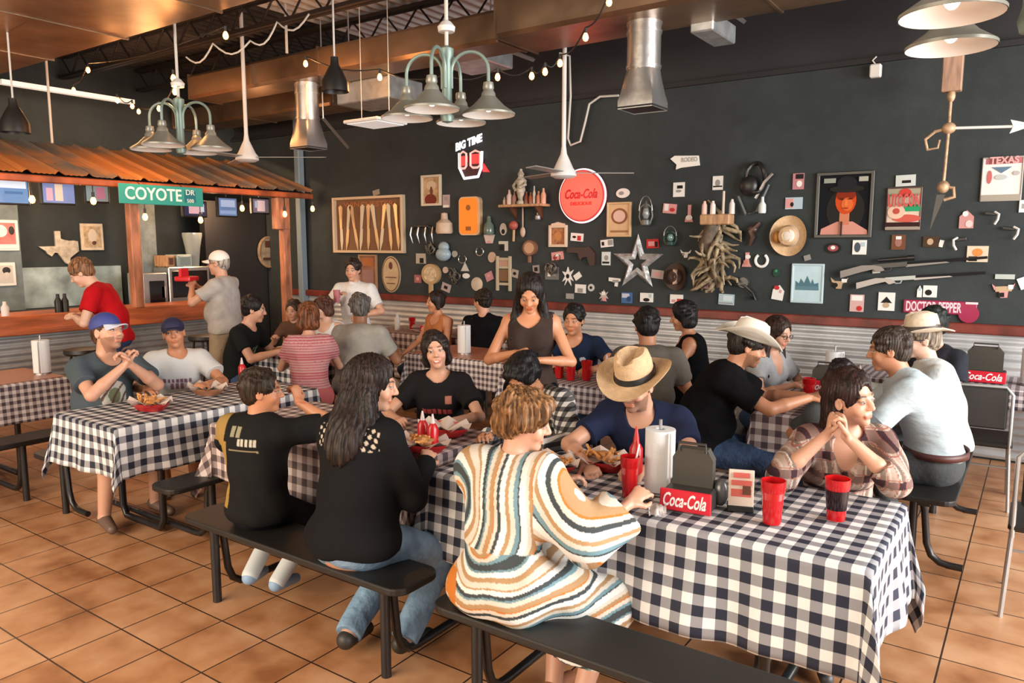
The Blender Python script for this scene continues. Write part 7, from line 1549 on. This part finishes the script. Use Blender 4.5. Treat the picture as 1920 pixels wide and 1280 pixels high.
# 4 woman in plaid, elbows on the table
x, y, r_ = -.70, 3.56, 202
def plaid(P, fr):
    x_, y_, z_ = P.T; c = np.tile(nv((.40, .30, .25)), (len(P), 1)); a = np.sin(2*PI*(x_+.4*y_)/.075); b = np.sin(2*PI*(z_+.2*y_)/.085); d = np.sin(2*PI*(x_+.4*y_+.02)/.0375)
    c[a > .35] *= .45; c[b > .35] = c[b > .35]*nv((.45, .38, .40)); c[(d > .8) & (b < .35)] = (.50, .42, .36); c[(a > .35) & (b > .35)] = (.05, .025, .03); c[(abs(a) < .12) | (abs(b) < .10)] = (.30, .12, .09); return c
hp_ = lc(x, y, r_, at(1560, 800, Y=3.20)); hq_ = lc(x, y, r_, at(1582, 802, Y=3.18))
person('dark-haired woman in a red and cream plaid shirt resting her chin beside clasped hands', x, y, r_, .45, .97, 1.0, True, lean=24, lean0=10, head=(42, 0, 8), skin='fair', hair='tucked', hairc=(.022, .010, .008), h=.004, mouth=0,
       hands=[(hp_[0]+.012, hp_[1]-.02, hp_[2]-.035), (hq_[0]-.012, hq_[1]-.01, hq_[2]-.035)], poles=[(1.0, .3, -1), (-1.0, .3, -1)], handdir=[(-.15, .1, 1), (.25, .1, 1)], palm=[(-1, .1, .1), (1, .1, .1)], curl=(1.0, 1.1),
       top=dict(m=tintf, name='plaid_shirt', sleeve='long', sl=.28, aw=.022, t=.018, neck='v', tint=plaid, fold=.005), bottom=dict(m=jean_d, name='jeans', t=.012), feet=[(.30, .28, .08), (.08, .30, .08)], knees=[(.25, 1, .5), (.1, 1, .5)])
# 5 man with the straw hat
x, y, r_ = -1.60, 3.60, 188
person('man in a straw hat and navy t-shirt bent over his food', x, y, r_, .45, 1.0, 1.08, lean=36, lean0=16, head=(-8, 18, 0), skin='fair', hair='short', hairc=(.06, .035, .02), h=.0055, beard=(.10, .05, .03), hands=[(.14, .62, .80), (-.12, .60, .80)], poles=[(1, -.1, -.2), (-1, -.1, -.2)],
       top=dict(m=navyf, name='t_shirt', t=.018, aw=.018), bottom=dict(m=jean_d, name='jeans'), hat=wide_hat(straw, mat('band_black', (.01, .01, .01), .5), .175, .125, .045, tilt=-.10), curl=(.9, .9))
# 6 young person in a black and white checked shirt
ging_shirt = gingham('checked_shirt', (.62, .60, .58), (.012, .012, .014), .022, use='Object', axes=(0, 2), mid=(.10, .10, .10))
person('person with black hair in a black and white checked shirt looking down', -2.12, 3.60, 172, .45, .95, 1.0, lean=26, lean0=8, side=14, head=(10, 40, 0), skin='warm', hair='mop', hairc=(.010, .009, .010), h=.006, hands=[(.14, .50, .80), (-.2, .50, .80)], top=dict(m=ging_shirt, name='checked_shirt', sleeve='long', t=.018, aw=.018), bottom=dict(m=jean_d, name='jeans'))
# 7 waitress
def pad(e, F):
    p = Vector(F['arms'][1][2])+Vector((.06, .07, .03)); mb = MB(); mb.box(p, (.13, .10, .012), Matrix.Rotation(.15, 3, 'Y'), bev=.002); mb.box(p+Vector((0, 0, .008)), (.12, .09, .004), Matrix.Rotation(.15, 3, 'Y')); o = mb.build('order_pad', blackf, None)
    wm_ = Matrix.Translation(e.location) @ Matrix.Rotation(e.rotation_euler[2], 4, 'Z'); o.matrix_world = wm_; tag(o, 'black order pad held by the standing waitress', 'order pad')
person('waitress with dark hair in a black sleeveless top standing and writing on a pad', -2.62, 3.98, 205, None, .955, .98, True, lean=6, head=(4, 30, 0), skin='warm', hair='long', hairc=(.016, .011, .010), h=.006, hands=[(.06, .25, 1.15), (-.08, .26, 1.11)], poles=[(1, -.4, -.7), (-1, -.4, -.7)], palm=[(-.6, 0, -.8), (.2, .2, 1)], curl=(1.0, .35),
       top=dict(m=fab('ebony', (.035, .022, .018)), name='tank_top', sleeve='tank', t=.012, hem=-.08), bottom=dict(m=blackf, name='trousers'), extra=pad)
# 8 smiling woman
tee8 = flat_tint((.012, .011, .012), (lambda u, v, w: (v > 0) & blocks(u, w, -.09, .10, -.075, -.035, 6, .25), (.34, .05, .05)), (lambda u, v, w: (v > 0) & (abs(u+.07) < .018) & (abs(w-.03) < .022), (.36, .14, .10)))
person('smiling woman in a black t-shirt with red lettering facing the camera', -3.06, 3.62, 212, .45, .95, 1.06, True, lean=20, lean0=4, head=(8, -4, 8), skin='fair', hair='bob', hairc=(.018, .012, .010), h=.0055, mouth=1, hands=[(.20, .44, .80), (-.14, .46, .80)], poles=[(1, .0, -.8), (-1, 0, -.9)], top=dict(m=tintf, tint=tee8, name='t_shirt', t=.016, hairfront=False), bottom=dict(m=jean_d, name='jeans'))
# 9 man in a blue cap
x, y, r_ = -5.22, 2.58, -92
tee9 = flat_tint((.065, .085, .10), (lambda u, v, w: (v > 0) & (((u-.0)/.085)**2+((w+.08)/.11)**2 < 1), (.48, .47, .42)), (lambda u, v, w: (v > 0) & (((u-.0)/.04)**2+((w+.07)/.05)**2 < 1), (.16, .18, .10)), (lambda u, v, w: (v > 0) & (((u-.0)/.085)**2+((w+.08)/.11)**2 < 1) & (np.sin(90*u+60*w) > .7), (.12, .06, .05)))
cap_blue = mat('cap_blue', (.035, .05, .22), .7); cap_grey = mat('cap_visor_grey', (.42, .45, .55), .7); cap_navy = mat('cap_navy', (.012, .013, .05), .7)
hA = lc(x, y, r_, at(212, 690, X=-4.80))
person('man in a grey t-shirt and blue cap resting on his elbows with hands clasped', x, y, r_, .45, 1.02, 1.12, lean=18, lean0=8, head=(16, -10, -4), skin='fair', hair='buzz', hairc=(.08, .04, .025), h=.0055, beard=(.16, .07, .04), hands=[(.02, .40, 1.02), (-.02, .41, 1.02)], poles=[(1, .1, -1), (-1, .1, -1)], handdir=[(-.4, -.2, .8), (.5, -.2, .8)], palm=[(-1, 0, 0), (1, 0, 0)], curl=(.9, .8),
       top=dict(m=tintf, tint=tee9, name='t_shirt', t=.018, aw=.02), bottom=dict(m=fab('olive', (.06, .05, .035)), name='shorts', len=.45), shoes=(.13, .08, .06), feet=[(.24, .47, .09), (-.12, .42, .08)], hat=cap_hat(cap_blue, cap_grey))
# 10 young man in a white tee
tee10 = flat_tint((.60, .60, .59), (lambda u, v, w: (v > 0) & blocks(u, w, -.10, .10, -.055, -.025, 7, .3), (.22, .10, .16)), (lambda u, v, w: (v > 0) & blocks(u, w, -.045, .055, -.105, -.060, 3, .25), (.30, .14, .18)))
person('young man in a white t-shirt and navy cap with his arms on the table', -5.24, 3.18, -128, .45, .92, 1.02, lean=12, lean0=2, head=(4, -6, 8), skin='warm', hair='buzz', hairc=(.02, .013, .01), h=.0055, hands=[(.16, .44, .82), (-.22, .42, .82)], poles=[(1, -.2, -.7), (-1, -.2, -.7)], top=dict(m=tintf, tint=tee10, name='t_shirt', t=.02, aw=.026), bottom=dict(m=dgrey, name='shorts', len=.45), hat=cap_hat(cap_navy, cap_navy))
# 11 red shirt
person('fair-haired man in a red t-shirt standing near the bar and looking down at his hands', -7.12, 3.70, 138, None, 1.0, 1.05, lean=26, lean0=4, head=(4, 34, 0), skin='pale', hair='short', hairc=(.20, .10, .05), h=.007, hands=[(.06, .32, 1.14), (-.06, .32, 1.13)], poles=[(1, -.3, -.8), (-1, -.3, -.8)], top=dict(m=redf, name='t_shirt', t=.016, aw=.02, sl=.6), bottom=dict(m=fab('navy_short', (.03, .05, .12)), name='shorts', len=.42))
# 12 older man, white cap
def plate12(e, F):
    p = Vector((F['arms'][0][2]+F['arms'][1][2])/2)+Vector((0, .10, .09)); mb = MB(); mb.box(p, (.20, .17, .05), bev=.01); mb.box(p+Vector((-.02, .02, .05)), (.14, .03, .11)); o = mb.build('red_basket', mat('held_red', (.60, .01, .02), .4), None)
    o.matrix_world = Matrix.Translation(e.location) @ Matrix.Rotation(e.rotation_euler[2], 4, 'Z'); tag(o, 'bright red container held up by the man in a white cap', 'container')
cap_w = mat('cap_white', ()) if 'cap_white' in MATS else white_m
person('older man in a white cap and pale t-shirt standing with a red container', -6.95, 4.76, 118, None, 1.0, 1.15, lean=2, head=(6, 4, 0), skin='fair', hair='buzz', hairc=(.3, .27, .24), h=.008, glasses=True, hands=[(.08, .30, 1.34), (-.05, .32, 1.36)], poles=[(1, -.2, -1), (-1, -.2, -1)], top=dict(m=fab('ash', (.40, .38, .36)), name='t_shirt', t=.02, aw=.024), bottom=dict(m=khaki, name='trousers'), hat=cap_hat(white_m, white_m), extra=plate12)
# 13 black tee man of the family table
tee13 = flat_tint((.010, .012, .012), (lambda u, v, w: (v > 0) & (abs(u) < .06) & (w < -.02) & (w > -.20) & (np.sin(60*u)*np.sin(45*w+1) > -.2), (.16, .30, .20)))
person('dark-haired man in a black t-shirt with a green print at the family table', -6.22, 4.36, -62, .45, 1.0, 1.05, lean=20, lean0=8, head=(14, 10, 0), skin='fair', hair='short', hairc=(.012, .010, .010), h=.008, hands=[(.16, .50, .82), (-.16, .46, .82)], top=dict(m=tintf, tint=tee13, name='t_shirt'), bottom=dict(m=jean_d, name='jeans'))
# 14 child, 15 woman in white, 16 woman in pink stripes
person('small child in dark clothes at the family table', -6.56, 5.36, 205, .52, .74, .95, lean=8, head=(0, 8, 0), skin='fair', hair='short', hairc=(.05, .03, .02), h=.008, top=dict(m=fab('child_top', (.10, .05, .03)), name='t_shirt'), bottom=dict(m=dgrey, name='trousers'), hands=[(.12, .28, .83), (-.12, .28, .83)])
person('woman in a white sleeveless top at the family table, facing the child', -6.03, 5.36, 190, .45, .93, 1.0, True, lean=10, head=(-30, 8, 0), skin='pale', hair='bob', hairc=(.07, .03, .02), h=.008, top=dict(m=whitef, name='tank_top', sleeve='tank'), bottom=dict(m=jean_d, name='jeans'))
def pinks(P, fr):
    c = np.tile(nv((.52, .30, .30)), (len(P), 1)); w = P[:, 2]; c[np.sin(2*PI*w/.022) > .1] = (.42, .10, .12); c[w < .62] = (.50, .13, .13); return c
person('woman seen from behind in a pink striped top with brown hair', -4.92, 4.14, 48, .45, .98, 1.02, True, lean=8, lean0=2, head=(-6, 6, 0), skin='fair', hair='bob', hairc=(.13, .045, .018), h=.007, hands=[(.15, .42, .8), (-.15, .42, .8)], top=dict(m=tintf, tint=pinks, name='striped_top', sleeve='tee', sl=.5, t=.02, hem=-.06), bottom=dict(m=jean_d, name='jeans'))
# 17 grey polo
person('grey-haired man seen from behind in a pale grey polo shirt', -4.90, 4.64, 22, .45, 1.04, 1.16, lean=16, lean0=4, head=(26, 14, 0), skin='brown', hair='short', hairc=(.10, .09, .085), h=.007, hands=[(.2, .46, .8), (-.2, .42, .8)], top=dict(m=fab('polo', (.30, .29, .26)), name='polo_shirt', neck='collar', t=.02, aw=.024), bottom=dict(m=khaki, name='trousers'))
# 18 standing man in white holding a drink
def drink18(e, F):
    p = Vector(F['arms'][0][2])+Vector((-.02, .08, .0)); mb = MB(); mb.lathe([(0, -.05), (.028, -.05), (.038, .08), (0, .08)], p, n=14); o = mb.build('held_cup', mat('held_pink', (.40, .12, .14), .4), None, smooth=40); o.matrix_world = Matrix.Translation(e.location) @ Matrix.Rotation(e.rotation_euler[2], 4, 'Z'); tag(o, 'reddish cup held by the standing man in a white shirt', 'cup')
person('young man in a white shirt standing in front of the knife case with a cup', -6.12, 5.92-.12, 205, None, .95, .96, lean=0, head=(0, 6, 0), skin='fair', hair='short', hairc=(.03, .02, .015), h=.008, hands=[(.10, .22, 1.24), (-.16, .22, 1.05)], poles=[(1, -.4, -.8), (-1, -.4, -.8)], top=dict(m=whitef, name='shirt', neck='collar', sleeve='tee', sl=.75, aw=.02), bottom=dict(m=blackf, name='trousers'), extra=drink18)
# 19-21 far row
person('woman in an orange sleeveless top sitting by the wall', -5.40, 6.38, 170, .45, .95, 1.0, True, lean=6, head=(-20, 4, 0), skin='warm', hair='tied', hairc=(.02, .012, .01), h=.009, top=dict(m=fab('orange_top', (.42, .15, .05)), name='tank_top', sleeve='tank'), bottom=dict(m=jean_d, name='jeans'))
person('short-haired man in black with his back turned, by the wall next to the waitress', -4.80, 6.38, 28, .45, .98, 1.05, lean=6, head=(52, 6, 0), skin='fair', hair='short', hairc=(.02, .015, .012), h=.009, top=dict(m=blackf, name='t_shirt', neck='collar'), bottom=dict(m=jean_d, name='jeans'))
tee21 = flat_tint((.012, .02, .045), (lambda u, v, w: (v > 0) & ((u+.075)**2+(w-.01)**2 < .024**2), (.45, .48, .55)))
person('man in a navy t-shirt leaning on his forearms at a table by the wall', -3.22, 5.62, 200, .45, 1.0, 1.05, lean=26, lean0=10, head=(-6, 6, 0), skin='warm', hair='short', hairc=(.010, .010, .010), h=.007, hands=[(.02, .56, .82), (-.20, .52, .82)], poles=[(1, 0, -.4), (-1, 0, -.4)], top=dict(m=tintf, tint=tee21, name='t_shirt'), bottom=dict(m=jean_d, name='jeans'))
# 22 grey back, 23 woman in black
person('dark-haired man seen from behind in a grey t-shirt behind the straw hat', -2.22, 4.84, 24, .45, 1.02, 1.12, lean=12, lean0=4, head=(10, 14, 0), skin='tan', hair='short', hairc=(.012, .011, .011), h=.007, hands=[(.2, .42, .8), (-.2, .42, .8)], top=dict(m=fab('slate', (.12, .105, .09)), name='t_shirt', t=.02, aw=.024), bottom=dict(m=jean_d, name='jeans'))
person('woman with black hair in a sleeveless black top turned toward her table', -2.33, 6.02, 112, .45, 1.0, 1.12, True, lean=10, head=(-4, 12, 0), skin='tan', hair='bob', hairc=(.009, .008, .009), h=.007, hands=[(.16, .38, .85), (-.16, .38, .85)], top=dict(m=blackf, name='tank_top', sleeve='tank', t=.016), bottom=dict(m=blackf, name='trousers'))
# 24 cowboy
felt = mat('felt_cream', (.62, .58, .50), .75, var=.05, vscale=10)
def cup24(e, F): pass
x, y, r_ = -1.72, 4.54, -72
person('man in a white cowboy hat and black polo shirt leaning over his table', x, y, r_, .45, 1.03, 1.2, lean=30, lean0=10, head=(6, 18, 0), skin='tan', hair='short', hairc=(.02, .015, .012), h=.006, beard=(.07, .035, .02), hands=[(.12, .64, .90), (-.14, .62, .86)], poles=[(1, -.3, -1), (-1, -.3, -.8)],
       top=dict(m=blackf, name='polo_shirt', neck='collar', t=.022, aw=.026, sl=.75), bottom=dict(m=jean_d, name='jeans'), hat=wide_hat(felt, mat('band_cream', (.50, .46, .38), .6), .185, .115, .075, z=.055))
# 25 woman in glasses
person('woman in glasses and a grey top behind the cowboy hat', -1.66, 5.62, -112, .45, .96, 1.02, True, lean=14, head=(0, 16, 0), skin='fair', hair='long', hairc=(.03, .016, .012), h=.007, glasses=True, hands=[(.14, .40, .84), (-.16, .40, .82)], top=dict(m=fab('cool_grey', (.33, .34, .35)), name='top', neck='v'), bottom=dict(m=jean_d, name='jeans'))
# 26 man in the pale dress shirt
def belt(e, F):
    s = F['s']; g = 1.08; c = F['P0']+nv((0, 0, .07)); mb = MB(); vs = [(c[0]+(.165*g*1.06+.036)*math.cos(t), c[1]-.005+(.118*g*1.06+.036)*math.sin(t)) for t in np.linspace(0, 2*PI, 40, endpoint=False)]
    n = len(vs); mb.add([(a, b, c[2]+dz) for dz in (-.02, .02) for a, b in vs], [(i, (i+1) % n, n+(i+1) % n, n+i) for i in range(n)]); o = mb.build('belt', mat('belt_brown', (.075, .022, .018), .5), e, smooth=60); md = o.modifiers.new('thickness', 'SOLIDIFY'); md.thickness = .006
person('man in a pale blue dress shirt and dark trousers sitting in profile', -.44, 4.92, 98, .45, 1.04, 1.1, lean=32, lean0=8, head=(4, 10, 0), skin='tan', hair='short', hairc=(.045, .032, .025), h=.005, hands=[(.12, .56, .86), (-.14, .54, .84)], poles=[(1, -.2, -1), (-1, -.2, -.9)], top=dict(m=oxford, name='dress_shirt', neck='collar', sleeve='long', sl=.9, t=.024, aw=.028, fold=.005, ff=22, hem=.05), bottom=dict(m=dgrey, name='trousers', t=.02), extra=belt)
# 27 straw hat behind
person('man in a light straw hat and white shirt, seen in profile', -.44, 5.52, 104, .45, 1.0, 1.05, lean=20, lean0=6, head=(10, 6, 0), skin='pale', hair='short', hairc=(.2, .16, .12), h=.007, hands=[(.12, .50, .84), (-.14, .48, .84)], glasses=True, top=dict(m=fab('linen', (.50, .53, .52)), name='shirt', neck='collar', sleeve='long', t=.02, aw=.024), bottom=dict(m=dgrey, name='trousers'), hat=wide_hat(mat('straw_pale', (.58, .48, .36), .7, var=.15, vscale=40), mat('band_dark', (.05, .035, .03), .5), .165, .115, .03, z=.06))
# 28 far dark hair
person('dark-haired person in dark clothes against the wall rail behind the straw hat', -.60, 6.28, 150, .45, 1.0, 1.0, lean=4, head=(0, 10, 0), skin='pale', hair='mop', hairc=(.010, .014, .012), h=.009, top=dict(m=fab('midnight', (.02, .022, .03)), name='t_shirt'), bottom=dict(m=dgrey, name='trousers'))
# 29 behind the plaid woman
person('dark-haired person with bowed head directly behind the woman in plaid', -.84, 4.26, 15, .45, .80, .95, True, lean=4, head=(-20, 10, 0), skin='tan', hair='bob', hairc=(.015, .012, .012), h=.007, hands=[(.14, .30, .84), (-.14, .30, .84)], top=dict(m=charf, name='t_shirt'), bottom=dict(m=jean_d, name='jeans'))
bench(-.84, 4.26, .5, 0, 'short black bench under the person directly behind the woman in plaid', rail=-.2, inset=.1)
# stools and benches for the remaining sitters
for i, (px_, py_, l) in enumerate([(-6.22, 4.36, 'chair under the man in a black t-shirt with a green print'), (-6.56, 5.36, 'chair under the small child'), (-6.03, 5.36, 'chair under the woman in a white sleeveless top'), (-4.92, 4.14, 'chair under the woman in a pink striped top'), (-4.90, 4.64, 'chair under the man in a pale grey polo'),
                                (-5.40, 6.38, 'chair under the woman in orange'), (-4.80, 6.38, 'chair under the man in black by the wall'), (-3.22, 5.62, 'chair under the man in a navy t-shirt'), (-2.22, 4.84, 'chair under the man in a grey t-shirt'), (-2.33, 6.02, 'chair under the woman in a sleeveless black top'), (-.60, 6.28, 'chair under the person against the wall rail')]):
    z = .52 if i == 1 else .45; e = empty('dining_stool', (px_, py_, 0), l.replace('chair', 'round black stool'), 'stool', 'black stools at the tables')
    mb = MB(); mb.lathe([(0, z-.045), (.17, z-.045), (.18, z-.03), (.175, z-.008), (0, z-.003)], (0, 0, 0), n=24); mb.build('seat', black_plastic, e, smooth=40)
    for k in range(4): a = PI/4+k*PI/2; mb = MB(); mb.cyl((.10*math.cos(a), .10*math.sin(a), z-.04), (.16*math.cos(a), .16*math.sin(a), 0), .012, n=8); mb.build('leg', black_metal, e, smooth=40)
